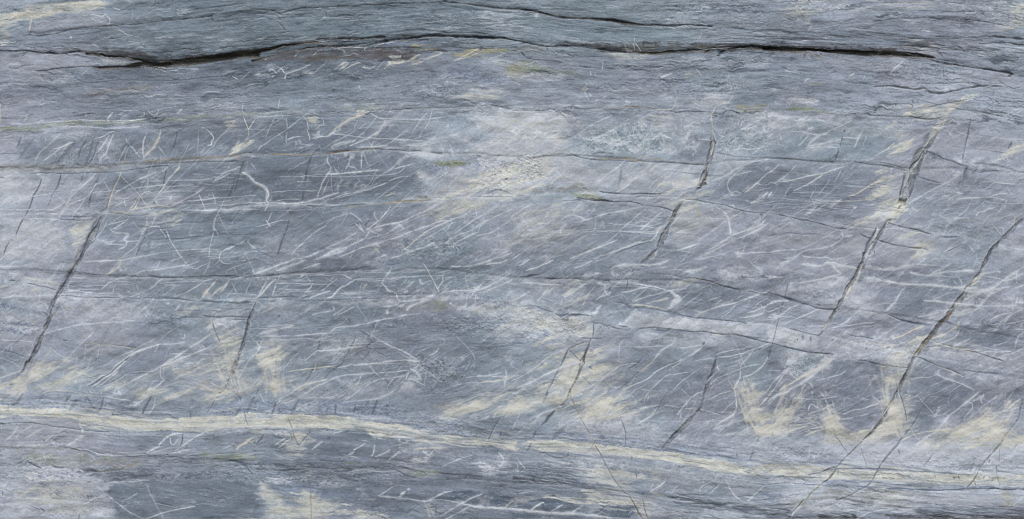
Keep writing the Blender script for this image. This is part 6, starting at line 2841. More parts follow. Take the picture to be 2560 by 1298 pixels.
def fbm(u, v, seed, octv=4, gain=0.55):
    s = 0; amp = 1.0; tot = 0
    for i in range(octv):
        s = s + amp * vnoise(u + 17.3 * i, v + 9.1 * i, seed + i)
        tot += amp; amp *= gain
        u = u * 2.03; v = v * 2.03
    return (s / tot * 1.6).astype(F)

def sm(a, b, x):
    t = np.clip((x - a) / (b - a), 0, 1)
    return t * t * (3 - 2 * t)

# bedding planes, as depth (mm from the top) at points along the face
BED_X = [-400, 0, 160, 320, 480, 640, 800, 960, 1120, 1280, 1440, 1600, 1760, 1920, 2080, 2240, 2400, 2560, 2960]
BEDS = [
 [-350, -350, -360, -370, -380, -390, -400, -400, -400, -395, -380, -370, -365, -360, -350, -345, -340, -330, -320],
 [110, 98, 78, 60, 46, 30, 22, 14, 8, 24, 46, 60, 66, 66, 60, 46, 46, 62, 80],
 [126, 130, 134, 148, 150, 132, 108, 98, 90, 100, 118, 128, 124, 118, 128, 140, 164, 190, 215],
 [325, 322, 314, 306, 296, 286, 280, 272, 264, 268, 268, 274, 282, 272, 282, 296, 275, 298, 320],
 [425, 421, 421, 412, 398, 384, 378, 372, 382, 391, 390, 398, 410, 396, 404, 416, 420, 430, 440],
 [540, 534, 532, 528, 525, 512, 508, 500, 494, 490, 484, 490, 502, 530, 562, 572, 592, 622, 660],
 [670, 672, 680, 692, 692, 690, 678, 670, 676, 690, 697, 698, 705, 736, 768, 785, 815, 850, 900],
 [735, 738, 740, 745, 752, 750, 747, 742, 738, 752, 780, 770, 798, 815, 845, 880, 905, 938, 980],
 [1015, 1018, 1020, 1042, 1046, 1040, 1045, 1060, 1080, 1108, 1106, 1120, 1142, 1158, 1168, 1174, 1184, 1190, 1200],
 [1040, 1041, 1052, 1070, 1075, 1066, 1072, 1086, 1102, 1118, 1130, 1144, 1166, 1186, 1192, 1202, 1212, 1216, 1225],
 [1115, 1120, 1116, 1138, 1148, 1160, 1172, 1167, 1186, 1205, 1212, 1232, 1256, 1262, 1245, 1268, 1288, 1300, 1310],
 [1700, 1700, 1700, 1700, 1700, 1700, 1700, 1700, 1700, 1700, 1700, 1700, 1700, 1700, 1700, 1700, 1700, 1700, 1700]]
BED_S = [-370, 40, 130, 290, 400, 525, 700, 765, 1080, 1110, 1190, 1700]

def bed_curve(k):
    xs = np.array(BED_X, float); ys = np.array(BEDS[k], float)
    fine = np.interp(GX, xs, ys)
    ker = np.hanning(61); ker /= ker.sum()
    pad = np.concatenate([np.full(30, fine[0]), fine, np.full(30, fine[-1])])
    return np.convolve(pad, ker, 'valid')

CUR = np.array([bed_curve(k) for k in range(len(BEDS))])     # beds x NX
def strata():
    S = np.empty_like(X)
    for i in range(NX):
        S[:, i] = np.interp(GY, CUR[:, i], BED_S)
    return S
S = strata()

# average tone of the rock on a 160 x 81 mm net, left to right, top to bottom
TONE = """
165 160 140 128 128 128 128 132 142 140 142 148 150 160 155 145 165
150 135 130 128 125 122 120 125 145 135 140 142 145 140 140 145 150
140 145 112 125 108 108 125 135 145 138 140 135 138 142 145 150 150
138 140 135 132 138 145 145 145 150 145 142 148 140 145 150 155 160
155 155 135 135 130 130 140 155 168 150 150 150 150 150 155 155 160
158 150 140 140 125 125 135 150 170 165 160 155 140 145 150 145 160
165 155 135 130 120 120 130 155 160 158 160 150 135 135 155 145 155
165 160 145 140 135 135 140 140 150 145 145 150 145 145 155 145 155
160 155 145 140 135 130 130 125 140 140 145 145 145 150 150 150 155
158 150 145 140 130 125 130 130 150 135 135 135 135 150 145 140 145
150 155 145 145 140 135 130 135 155 155 150 150 162 155 150 155 135
145 155 145 150 140 140 130 130 145 152 140 145 140 150 145 145 145
155 160 145 150 150 140 135 135 145 155 140 135 130 135 145 130 135
162 155 158 158 158 140 145 145 145 152 150 145 145 150 145 150 155
155 155 150 145 145 130 130 145 150 150 150 160 164 172 184 188 188
155 152 135 130 142 125 125 125 122 138 142 148 148 178 184 184 180
158 155 128 128 150 150 135 135 130 135 140 145 145 135 140 140 135
"""
def tone_map():
    t = np.array([[float(v) for v in l.split()] for l in TONE.strip().splitlines()])
    wx = 50 * fbm(X / 160, S / 60, 3, 3); wy = 16 * fbm(X / 120, S / 50, 5, 3)
    # follow the beds: sample with a little slide along them
    u = np.clip((X + wx) / 160.0, 0, 15.999); v = np.clip((Y + wy) / 81.125, 0, 15.999)
    iu = u.astype(int); iv = v.astype(int); a = u - iu; b = v - iv
    a = a * a * (3 - 2 * a); b = b * b * (3 - 2 * b)
    return ((t[iv, iu] * (1 - a) + t[iv, iu + 1] * a) * (1 - b) + (t[iv + 1, iu] * (1 - a) + t[iv + 1, iu + 1] * a) * b).astype(F)

SC = dict(w=(191, 196, 203), c=(197, 195, 187), p=(180, 180, 190), d=(88, 97, 109), K=(70, 74, 80),
          b=(108, 120, 142), g=(124, 138, 108), o=(164, 152, 122), r=(104, 88, 72), k=(60, 60, 62), v=(88, 88, 93),
          s=(84, 96, 112), l=(160, 166, 178))
PC = dict(c=(196, 196, 187), w=(186, 190, 197), d=(108, 118, 131), s=(88, 99, 113), l=(160, 164, 175),
          n=(162, 165, 170), k=(48, 46, 44), v=(88, 88, 93), b=(116, 127, 148), g=(130, 139, 118), u=(132, 131, 128),  # k: near-black, also the gradual shade painted above the crevice
          e=(92, 88, 74), o=(164, 155, 116), r=(74, 60, 54), t=(118, 136, 147), p=(180, 176, 188))

CRACKS = [
    (11, 'open dark crack stepping down through the left blocks', [(262, 528), (240, 570), (200, 650), (165, 705), (140, 745), (125, 790), (110, 830), (88, 880), (60, 925), (42, 945)]),
    (5, 'thin straight crack beside the pale hook-shaped vein', [(777, 393), (769, 425), (762, 460), (754, 505)]),
    (6, 'short dark crack with a soft edge left of centre', [(726, 540), (715, 575), (702, 610), (691, 642)]),
    (7, 'crack ending above the cream band between two pale yellow stains', [(640, 758), (622, 800), (612, 850), (590, 910), (575, 955), (562, 975)]),
    (11, 'curved grey crack ending in a black tip', [(1781, 320), (1786, 345), (1775, 390), (1765, 425), (1752, 455), (1740, 474)]),
    (12, 'bronze-edged crack running down from the pale star-shaped stain', [(1705, 503), (1685, 535), (1665, 580), (1650, 610), (1630, 640), (1605, 662)]),
    (20, 'wide filled crack, brown with white crystals', [(2348, 327), (2315, 375), (2295, 410), (2275, 450), (2262, 485), (2258, 500)]),
    (11, 'crack with a pale filling below the widest crack', [(2214, 562), (2185, 605), (2160, 645), (2140, 690), (2118, 725), (2095, 770), (2075, 800), (2058, 822)]),
    (9, 'rusty brown crack crossing the white veins at the right edge', [(2558, 545), (2505, 600), (2475, 630), (2450, 680), (2415, 725), (2395, 755), (2370, 790), (2335, 830), (2310, 860), (2288, 890), (2262, 940), (2243, 985), (2228, 1015), (2205, 1050), (2180, 1080), (2162, 1097)]),
    (6, 'fine crack through the cream band, green in its lower part', [(2155, 1105), (2120, 1145), (2095, 1165), (2070, 1195), (2045, 1225), (2015, 1250), (1985, 1280)]),
    (7, 'crack edged in yellow above the cream band, right of the centre', [(1476, 850), (1462, 885), (1455, 910), (1440, 950), (1428, 975), (1415, 1000), (1398, 1018)]),
    (7, 'blue-black curved crack through the lavender block', [(1790, 890), (1780, 930), (1763, 975), (1752, 1020), (1720, 1055), (1690, 1085), (1655, 1122)]),
    (6, 'slender crack parallel to the rusty brown one', [(2307, 1012), (2280, 1065), (2240, 1115), (2200, 1160), (2181, 1198)]),
    (6, 'crack at the right edge that reaches the cream band', [(2558, 998), (2547, 1045), (2520, 1080), (2490, 1125), (2455, 1165), (2420, 1215)]),
    (4, 'thin ochre crack that crosses the cream band steeply', [(1427, 990), (1450, 1040), (1474, 1086), (1488, 1115), (1512, 1165), (1530, 1195), (1555, 1228), (1585, 1262), (1608, 1297)]),
    (4, 'thin tan crack at the bottom between blue and cream stains', [(767, 1176), (775, 1220), (778, 1297)]),
]

def seg_dist(pts):
    x0 = min(p[0] for p in pts) - 40; x1 = max(p[0] for p in pts) + 40
    y0 = min(p[1] for p in pts) - 40; y1 = max(p[1] for p in pts) + 40
    w = (slice(np.searchsorted(GY, y0), np.searchsorted(GY, y1)), slice(np.searchsorted(GX, x0), np.searchsorted(GX, x1)))
    d = np.full(X[w].shape, 1e9)
    jx = 2.0 * vnoise(X[w] / 12, Y[w] / 12, 301)
    for (ax, ay), (bx, by) in zip(pts[:-1], pts[1:]):
        ex, ey = bx - ax, by - ay; L = ex * ex + ey * ey
        xx = X[w] + jx
        t = np.clip(((xx - ax) * ex + (Y[w] - ay) * ey) / L, 0, 1)
        d = np.minimum(d, np.hypot(xx - ax - t * ex, Y[w] - ay - t * ey))
    return w, d


PB = dict(w=1.4, c=1.4, d=1.1, l=1.3, k=1.0, e=1.0, s=1.3, b=1.15, g=1.2, n=1.3, o=1.2, t=1.2, u=1.3, r=1.0)

def paint():
    rs = np.random.RandomState(11)
    T = tone_map()
    C = np.empty(X.shape + (3,), F)
    cloud = fbm(X / 260, Y / 200, 21, 4)
    lav = np.clip(0.28 + 0.65 * cloud + 0.2 * fbm(X / 90, Y / 60, 25, 3) + 0.25 * sm(900, 2300, X) + 0.2 * sm(300, 900, Y), 0, 1)
    teal = np.clip(1 - sm(100, 190, S) + 0.2, 0, 1) * (1 - sm(1500, 2100, X)) * sm(100, 500, X) 
    base = 146 + (T - 143) * 1.15
    off_n = np.array([-12, -1, 12], F); off_l = np.array([-7, -2, 12], F); off_t = np.array([-14, -1, 10], F)
    off = off_n * (1 - lav)[..., None] + off_l * lav[..., None]
    off = off * (1 - teal)[..., None] + off_t * teal[..., None]
    C[:] = base[..., None] + off

    wig = (fbm(X / 34, Y / 34, 31, 3) * 3.0, fbm(X / 34, Y / 34, 41, 3) * 3.0)
    XW = X + 0.7 * vnoise(X / 12, Y / 12, 51) + wig[0] * 0.3
    YW = Y + 0.7 * vnoise(X / 12, Y / 12, 52) + wig[1] * 0.3
    # ragged outlines for the patches, drawn out along the grain
    ca, sa = math.cos(math.radians(30)), math.sin(math.radians(30))
    U30 = X * ca - Y * sa; V30 = X * sa + Y * ca
    rag_s = fbm(X / 60, S / 9, 61, 4); rag_d = fbm(U30 / 60, V30 / 15, 65, 3); rag_c = fbm(X / 22, Y / 22, 69, 4)
    mid = sm(300, 340, S) * (1 - sm(1020, 1070, S))
    rag = rag_s * (1 - 0.7 * mid) + rag_d * 0.6 * mid + 0.6 * rag_c
    break_n = fbm(X / 26, Y / 26, 81, 3)
    fine_n = vnoise(X / 4.5, Y / 4.5, 91)

    # crusty texture that breaks up every patch: crystals, flakes and streaks
    tx_c = fbm(X / 11 + 0.5 * rag_c, Y / 8, 95, 4, 0.7)
    tx_d = fbm(U30 / 30, V30 / 11 + 0.6 * rag_c, 97, 3, 0.62)
    tx_s = fbm(X / 44, S / 6.5 + 0.7 * rag_c, 99, 4, 0.6)
    tex = (0.65 * tx_c + 0.6 * tx_d * mid + 0.4 * tx_s * (1 - mid)).astype(F)
    c2, s2 = math.cos(math.radians(20)), math.sin(math.radians(20))
    fan = fbm((X * c2 - Y * s2) / 110, (X * s2 + Y * c2) / 11 + 0.35 * rag_c, 103, 4, 0.62)
    strand = fbm(X / 120, S / 6.5 + 0.35 * rag_c, 107, 3, 0.6)
    HGT = np.zeros_like(X)
    SPK = np.full_like(X, 0.16)
    CRV = np.zeros_like(X)
    CALM = np.full_like(X, 0.12)

    def win(x0, x1, y0, y1):
        return (slice(max(0, np.searchsorted(GY, y0) - 1), min(NY, np.searchsorted(GY, y1) + 1)),
                slice(max(0, np.searchsorted(GX, x0) - 1), min(NX, np.searchsorted(GX, x1) + 1)))

    def polydist(px, py, w, soft, ragk):
        q = ragk * soft; xx = X[w] + q * (0.6 * rag[w] + 0.2 * tex[w]); yy = Y[w] + q * (0.4 * rag[w] + 0.2 * tex[w])
        n = len(px); ins = np.zeros(xx.shape, bool); d2 = np.full(xx.shape, 1e12, F)
        for i in range(n):
            ax, ay, bx, by = px[i], py[i], px[(i + 1) % n], py[(i + 1) % n]
            ex, ey = bx - ax, by - ay; L = ex * ex + ey * ey + 1e-9
            t = np.clip(((xx - ax) * ex + (yy - ay) * ey) / L, 0, 1)
            d2 = np.minimum(d2, (xx - ax - t * ex) ** 2 + (yy - ay - t * ey) ** 2)
            if ay != by:
                c = ((ay > yy) != (by > yy)) & (xx < (bx - ax) * (yy - ay) / (by - ay) + ax)
                ins ^= c
        d = np.sqrt(d2)
        return np.where(ins, d, -d)

    def smooth_line(pts):
        if len(pts) < 3:
            return pts
        out = []
        P = [pts[0]] + pts + [pts[-1]]
        for i in range(1, len(P) - 2):
            p0, p1, p2, p3 = P[i - 1], P[i], P[i + 1], P[i + 2]
            n = max(2, int(math.hypot(p2[0] - p1[0], p2[1] - p1[1]) / 12))
            for k in range(n):
                t = k / n; t2 = t * t; t3 = t2 * t
                out.append(tuple(0.5 * (2 * p1[j] + (p2[j] - p0[j]) * t + (2 * p0[j] - 5 * p1[j] + 4 * p2[j] - p3[j]) * t2
                                        + (3 * p1[j] - p0[j] - 3 * p2[j] + p3[j]) * t3) for j in (0, 1)))
        out.append(pts[-1])
        return out

    def stroke(code, width, alpha, pts, rough=1.0):
        pts = smooth_line(pts)
        seg = [math.hypot(pts[i + 1][0] - pts[i][0], pts[i + 1][1] - pts[i][1]) for i in range(len(pts) - 1)]
        tot = sum(seg) + 1e-6
        x0 = min(p[0] for p in pts); x1 = max(p[0] for p in pts); y0 = min(p[1] for p in pts); y1 = max(p[1] for p in pts)
        pad = width * 1.6 + 5
        w = win(x0 - pad, x1 + pad, y0 - pad, y1 + pad)
        M = np.zeros(X[w].shape, F)
        if M.size == 0:
            return
        ox, oy = w[1].start, w[0].start
        acc = 0.0
        dk_ = 1.0
        if code == 'K' and width >= 3.6 and y0 > 300:
            alpha *= 0.72; dk_ = 0.5
        if code == 'K' and width < 3.6:
            alpha *= 0.9; dk_ = 0.6
        tap = 11.0 if code != 'K' else 8.0
        hw = width * 0.5
        wv = 0.6 if code in 'wcp' and width > 2.2 else 0.25
        for i in range(len(seg)):
            ax, ay = pts[i]; bx, by = pts[i + 1]
            ww = win(min(ax, bx) - pad, max(ax, bx) + pad, min(ay, by) - pad, max(ay, by) + pad)
            xx = XW[ww]; yy = YW[ww]
            ex, ey = bx - ax, by - ay; L = ex * ex + ey * ey + 1e-9
            t = np.clip(((xx - ax) * ex + (yy - ay) * ey) / L, 0, 1)
            d = np.sqrt((xx - ax - t * ex) ** 2 + (yy - ay - t * ey) ** 2)
            s = acc + t * seg[i]
            tp = np.clip(np.minimum(s, tot - s) / min(tap, tot * 0.4) , 0, 1) * 0.75 + 0.25
            h = hw * tp * np.clip(1 + 0.5 * rough * break_n[ww] + wv * rag_c[ww], 0.3, 2.2)
            sig = np.sqrt(h * h * 0.75 + 0.42)
            m = np.exp(-(d / sig) ** 2 * 0.8) * np.minimum(1.0, 0.35 + h / sig)
            v = (slice(ww[0].start - oy, ww[0].stop - oy), slice(ww[1].start - ox, ww[1].stop - ox))
            M[v] = np.maximum(M[v], m)
            acc += seg[i]
        a = M * alpha
        if code in 'wcplo':
            a = a * np.clip(1.05 + 0.4 * rough * break_n[w] + 0.2 * fine_n[w] + 0.25 * tx_c[w], 0.2, 1.2)
        elif code in 'dbgks':
            a = a * np.clip(1.05 + 0.4 * rough * break_n[w] + 0.2 * fine_n[w] + 0.25 * tx_c[w], 0.2, 1.15)
        elif width < 9:
            a = a * np.clip(0.95 + 0.45 * break_n[w] + 0.2 * fine_n[w], 0.45, 1.0)
        a = np.clip(a, 0, 1)
        col = np.array(SC[code], F)
        if code == 'K' and y0 > 300 and width >= 3:
            col = np.array((84, 89, 98), F)
        C[w] += (col - C[w]) * a[..., None]
        if code == 'K' and width >= 3:      # pale rims painted along the crack edges
            lip = M * (1 - M) * 4 * 0.30 * np.clip(0.5 + tx_c[w], 0, 1)
            C[w] += (np.array((176, 180, 184), F) - C[w]) * lip[..., None]
        if code == 'K':
            HGT[w] -= M * min(3.6, 0.5 + 0.6 * width) * dk_ * alpha * np.clip(0.8 + 0.6 * break_n[w], 0.3, 1.1)
        elif code == 'd':
            HGT[w] -= M * 0.9 * alpha * min(width, 3.0) / 2
        elif code in 'wcp':
            HGT[w] += M * 0.25 * alpha

    def crack_fill():
        for k, (wd, lab, pts) in enumerate(CRACKS):
            if wd < 6.5:
                continue
            w, d = seg_dist(pts)
            (ax, ay), (bx, by) = pts[0], pts[-1]
            along = ((X[w] - ax) * (bx - ax) + (Y[w] - ay) * (by - ay)) / math.hypot(bx - ax, by - ay)
            tot = math.hypot(bx - ax, by - ay)
            tap = np.clip(np.minimum(along, tot - along) / 45.0, 0, 1) ** 0.7
            vary = np.clip(0.75 + 0.55 * vnoise(along / 38.0, np.full_like(along, k * 5.3), 905 + k), 0.25, 1.3)
            hw = 0.46 * wd * tap * vary * np.clip(1 + 0.55 * break_n[w] + 0.35 * rag_c[w], 0.35, 1.8)
            d = d + 1.6 * rag_c[w]
            ins = 1 - sm(hw - 1.2, hw + 1.2, d)
            q = sm(-0.35, 0.7, tx_c[w] + 0.5 * break_n[w])[..., None]
            fill = np.array((98, 101, 108), F) * (1 - q) + np.array((150, 150, 150), F) * q
            C[w] += (fill - C[w]) * (ins * tap * 0.65)[..., None]
            edge = np.exp(-((d - hw) / 1.5) ** 2) * np.clip(0.5 + 0.6 * fine_n[w] + 0.9 * break_n[w], 0.0, 1) * tap
            C[w] += (np.array((74, 80, 92), F) - C[w]) * (edge * 0.62)[..., None]
            lip = np.exp(-((d - hw - 4) / 3.0) ** 2) * np.clip(0.3 + 0.9 * tx_c[w], 0, 1) * tap
            C[w] += (np.array((178, 182, 188), F) - C[w]) * (lip * 0.4)[..., None]
            HGT[w] -= ins * tap * min(3.0, 0.28 * wd)

    tx = ty = 0
    patches, strokes, webs = [], [], []
    for line in TR.splitlines():
        k = line.split()
        if not k or k[0].startswith('#'):
            continue
        if k[0] == 'T':
            tx = 640.0 * int(k[1]); ty = (0.0, 325.0, 650.0, 973.0)[int(k[2])]
            continue
        (patches if k[0] in 'PSX' else webs if k[0] == 'F' else strokes).append((k, tx, ty))
    def pts_of(v, tx, ty):
        v = [float(a) for a in v]
        return [(tx + v[i] / 3.994, ty + v[i + 1] / 3.994) for i in range(0, len(v) - 1, 2)]

    for k, tx, ty in patches:
        if k[0] == 'P':
            code, al, soft, p = k[1], float(k[2]), float(k[3]), pts_of(k[4:], tx, ty)
        else:
            code, al, soft, p = k[0], float(k[1]), float(k[2]), pts_of(k[3:], tx, ty)
        px = [a[0] for a in p]; py = [a[1] for a in p]
        w = win(min(px) - soft - 2, max(px) + soft + 2, min(py) - soft - 2, max(py) + soft + 2)
        if k[0] == 'X':
            sd = polydist(px, py, w, 4.0, 0.5)
            m = sm(-1.0, soft * 2.0, sd + 2.5 * strand[w])
            HGT[w] -= m * al * 0.5
            CRV[w] = np.maximum(CRV[w], sm(-0.5, 1.0, sd))
            tq = np.clip(0.4 + 0.9 * tx_s[w], 0, 1)[..., None]
            col = np.array((52, 50, 48), F) * (1 - tq) + np.array((100, 98, 94), F) * tq
            mm = sm(-3.5, 3.0, sd + 4.0 * strand[w] + 2.0 * tx_s[w])[..., None]
            C[w] += (col - C[w]) * mm * 0.92
            continue
        sd = polydist(px, py, w, soft, 1.0)
        m = sm(-soft * 0.4, soft * 0.55, sd + tex[w] * soft * 0.3)
        if k[0] == 'S':
            SPK[w] = np.maximum(SPK[w], m * al)
            continue
        if code in 'co':
            sf = fan[w] * mid[w] + 1.1 * strand[w] * (1 - mid[w])
            md = mid[w]
            m_a = sm(-soft * 0.9, soft * 1.3, sd + sf * (soft * 0.9 + 4)) * np.clip(0.85 + 0.75 * sf, 0.15, 1.15)
            m_b = sm(-soft * 0.4, soft * 0.5, sd + 0.6 * sf * (soft * 0.7 + 3) + 0.3 * soft) * np.clip(0.95 + 0.35 * sf, 0.3, 1.1)
            m = m_a * md + m_b * (1 - md)
        a = m * min(0.95, al * PB.get(code, 1.0)) * np.clip(0.95 + 0.25 * rag_c[w] + 0.25 * rag[w] + 0.3 * tex[w], 0.1, 1.2)
        a = np.clip(a, 0, 1)
        C[w] += (np.array(PC[code], F) - C[w]) * a[..., None]
        if code in 'dtsnl':
            CALM[w] = np.maximum(CALM[w], np.clip(m * al * 1.7, 0, 0.9))
        elif code in 'wcub':
            CALM[w] *= 1 - 0.6 * np.clip(m, 0, 1) * min(1, al * 1.5)

    # fabric of the stone
    st1 = fbm(X / 150, S / 12 + 0.3 * rag_c, 101, 3, 0.5); st2 = fbm(X / 90, S / 5 + 0.6 * rag_c, 111, 2, 0.5); st3 = fbm(X / 300, S / 26, 121, 3)
    dg1 = fbm(U30 / 110, V30 / 16 + 0.4 * rag_c, 131, 3, 0.5)
    mott = fbm(X / 30, Y / 22, 151, 5, 0.62)
    big = fbm(X / 110, Y / 70, 161, 3)
    zone = np.clip(0.5 + 0.9 * fbm(X / 200, Y / 120, 171, 2), 0.15, 1)
    out_b = 1 - mid
    upper = 1 - sm(118, 150, S)
    clump = fbm(X / 34 + rag_c * 0.5, S / 8, 155, 5, 0.66)
    rough_z = sm(120, 170, S) * (1 - mid)
    low = 1 - 0.55 * sm(1050, 1100, S)
    nb = np.full_like(X, 1e3)
    for k in (3, 4, 5, 6, 7, 8, 9, 10):
        nb = np.minimum(nb, np.abs(Y - CUR[k][None, :]))
    R = np.clip(0.75 * np.exp(-(nb / 20.0) ** 2) + 0.9 * sm(0.1, 0.8, fbm(X / 150, Y / 70, 158, 3)) + SPK * 0.8 + 0.45 * rough_z, 0, 1)
    Q = 0.3 + 0.7 * R
    det = ((3.4 * st1 + 1.6 * st2) * upper + (1.2 * st1) * rough_z + 3.0 * st3 + 5.0 * clump * (1 - mid) * (0.4 + 0.6 * rough_z) * low
           + 3.0 * dg1 * mid * zone + 10.0 * mott * (0.45 + 0.55 * R) + 6.5 * tx_c * Q + 4.5 * big)
    fl = fbm(X / 46, S / 3.6 + 1.4 * rag_c, 157, 4, 0.62)
    det = det - sm(0.45, 1.0, fl) * 11 * (1 - mid) * Q * low + sm(0.45, 1.0, -fl) * 9 * (1 - mid) * Q * low
    fd = fbm(U30 / 60, V30 / 6.0 + 0.9 * rag_c, 159, 4, 0.6)
    det = det - sm(0.5, 1.1, fd) * 5 * mid * zone + sm(0.5, 1.1, -fd) * 6 * mid * zone
    det = det - sm(0.5, 1.0, tx_c - 0.4 * mott) * 9 * R + sm(0.45, 1.0, -tx_c - 0.3 * mott) * 11 * R
    grain = vnoise(X / 3.4, Y / 2.6, 181) * 3.0 + vnoise(X / 7, Y / 4.5, 182) * 3.0 + rs.randn(*X.shape).astype(F) * 2.0
    # grainy patches: dark pits and pale crystals
    sp = fbm(X / 7.5, Y / 5.5, 191, 3, 0.7)
    sp2 = fbm(X / 5.0, Y / 3.2, 195, 2, 0.7)
    dark = sm(0.22, 0.75, sp); pale = sm(0.25, 0.8, sp2 - 0.3 * sp)
    CALM *= 1 - np.clip(SPK - 0.2, 0, 0.8)
    C += (det * (0.78 - 0.6 * CALM) + grain * (0.75 - 0.4 * CALM))[..., None]
    C += ((pale * 24 - dark * 30) * SPK)[..., None] * np.array([1.02, 1.0, 0.96], F)
    C += (vnoise(X / 5, Y / 3.4, 197) * 9 * SPK)[..., None]
    # hair-thin healed fractures
    for seed, ang, su, sv, amp in ((201, 32, 240, 46, 20), (211, 50, 200, 60, 15), (221, 14, 260, 40, 15), (231, 22, 120, 26, 14)):
        c_, s_ = math.cos(math.radians(ang)), math.sin(math.radians(ang))
        n = fbm((X * c_ - Y * s_) / su, (X * s_ + Y * c_) / sv, seed, 3, 0.4)
        g = np.abs(n) / 0.028
        keep = sm(0.15, 0.6, fbm(X / 90, Y / 70, seed + 5, 2))
        v = np.exp(-g * g) * keep * (0.35 + 0.65 * mid)
        C += (v * amp)[..., None]
    # the joints that split the face into stacked slabs: a pale healed edge and a thin dark seam
    for k, al in ((3, 0.5), (4, 0.55), (5, 0.6), (6, 0.45), (7, 0.35), (10, 0.35)):
        dy = Y - CUR[k][None, :] - 4.0 * fbm(X / 70, np.full_like(X, k * 3.3), 281 + k, 3)
        on = np.clip(0.55 + 0.9 * fbm(X / 150, np.full_like(X, k * 7.7), 291 + k, 2), 0.1, 1)
        pale = np.exp(-((dy - 4) / 5.5) ** 2) * np.clip(0.6 + 0.8 * tx_s, 0, 1.2) * on * al * 0.85
        C += (np.array((188, 192, 196), F) - C) * np.clip(pale, 0, 1)[..., None]
        dark = np.exp(-(dy / 1.6) ** 2) * np.clip(0.35 + 1.1 * break_n, 0, 1) * on * al * 0.7
        C += (np.array((84, 92, 100), F) - C) * np.clip(dark, 0, 1)[..., None]
        HGT -= 1.0 * np.exp(-(dy / 2.2) ** 2) * al * on * np.clip(0.35 + 1.1 * break_n, 0, 1)
        HGT += (1.6 if k % 2 else -1.6) * sm(-4, 4, dy)
    for i in range(26):
        f = (i + rs.uniform(0.1, 0.9)) / 26
        k = 3 + int(f * 5); g = f * 5 - int(f * 5)
        c0 = CUR[k] * (1 - g) + CUR[k + 1] * g
        dy = Y - c0[None, :] - 6.0 * fbm(X / 120, np.full_like(X, i * 2.9), 801 + i, 3)
        on = sm(0.05, 0.6, fbm(X / 160, np.full_like(X, i * 6.1), 831 + i, 2)) * np.clip(0.6 + 0.8 * break_n, 0, 1)
        pale = i % 3
        a = np.exp(-(dy / (1.5 if pale else 1.2)) ** 2) * on * (0.5 if pale else 0.6)
        C += (np.array((182, 188, 194) if pale else (92, 101, 112), F) - C) * np.clip(a, 0, 1)[..., None]
    # wavy laminae in the streaked layers
    for seed, fx, fy, col, al in ((601, 260, 15, (80, 91, 102), 0.8), (611, 150, 9, (92, 102, 114), 0.62), (621, 230, 13, (180, 186, 192), 0.62), (631, 120, 8, (174, 180, 188), 0.52)):
        n = fbm(X / fx, S / fy + 0.45 * rag_c, seed, 3, 0.5)
        on = sm(-0.1, 0.7, fbm(X / 140, S / 26, seed + 4, 2)) * (1 - mid)
        wd = 0.075 * np.clip(1 + 1.0 * break_n, 0.3, 2.4)
        a = np.exp(-(n / wd) ** 2) * on * al * (1 - 0.35 * sm(300, 900, Y))
        C += (np.array(col, F) - C) * np.clip(a, 0, 1)[..., None]
        if col[0] < 120:
            HGT -= 0.9 * a
    # dense fine white veining of the blocks, branching and of uneven width
    vmask = fbm(X / 170, Y / 110, 641, 3)
    for seed, ang, su, sv, al, t0 in ((651, 30, 150, 44, 0.85, -0.05), (661, 38, 90, 30, 0.7, 0.05), (671, 22, 190, 38, 0.75, 0.0), (681, 55, 110, 60, 0.55, 0.1), (691, 8, 200, 34, 0.38, 0.1)):
        c_, s_ = math.cos(math.radians(ang)), math.sin(math.radians(ang))
        u_, v_ = X * c_ - Y * s_, X * s_ + Y * c_
        n = fbm(u_ / su, v_ / sv + 0.12 * rag_c, seed, 3, 0.42)
        on = sm(t0 - 0.1, t0 + 0.45, fbm(u_ / 110, v_ / 60, seed + 6, 3, 0.6)) * np.clip(0.6 + 0.6 * vmask, 0.1, 1)
        wd = 0.030 * np.clip(1 + 1.3 * break_n + 0.6 * rag_c, 0.35, 4.0)
        a = np.exp(-(n / wd) ** 2) * on * al * 0.8 * (0.12 + 0.88 * mid)
        C += (np.array((184, 189, 197), F) - C) * np.clip(a * np.clip(1 + 0.4 * fine_n, 0, 1.3), 0, 1)[..., None]
        HGT += 0.3 * a
    # the cream band is a stack of strands: cream, white and blue-grey
    for i, (off, wd_, col, al) in enumerate(((-24, 2.0, (178, 184, 192), 0.4), (-19, 1.6, (114, 124, 142), 0.45), (-13, 3.0, (186, 191, 198), 0.65), (-7, 2.2, (112, 122, 142), 0.65), (-3, 3.0, (196, 198, 196), 0.6), (6, 3.0, (202, 203, 200), 0.6),
                                        (13, 2.4, (134, 144, 154), 0.7), (19, 3.5, (196, 195, 184), 0.5), (27, 2.6, (190, 194, 198), 0.65), (33, 2.0, (106, 117, 134), 0.65),
                                        (41, 3.2, (176, 181, 188), 0.45), (50, 1.6, (116, 126, 140), 0.4), (58, 3.0, (172, 178, 186), 0.35))):
        c0 = CUR[8] + (CUR[9] - CUR[8]) * (max(off, 0) / 27.0) + min(off, 0)
        dy = Y - c0[None, :] - 5.0 * fbm(X / 90, np.full_like(X, i * 4.1), 701 + i, 3)
        on = sm(-0.35, 0.35, fbm(X / 130, np.full_like(X, i * 8.3), 731 + i, 3))
        a = np.exp(-(dy / (wd_ * np.clip(1 + 0.8 * break_n, 0.4, 2))) ** 2) * on * al * np.clip(0.9 + 0.5 * tx_c, 0.2, 1.1)
        C += (np.array(col, F) - C) * np.clip(a, 0, 1)[..., None]
    # pale mineral bloom, thickest along the bedding joints and in drifting clouds
    bd = np.full_like(X, 1e3)
    for k in (3, 4, 5, 6, 7, 8, 9, 10):
        bd = np.minimum(bd, np.abs(Y - CUR[k][None, :]))
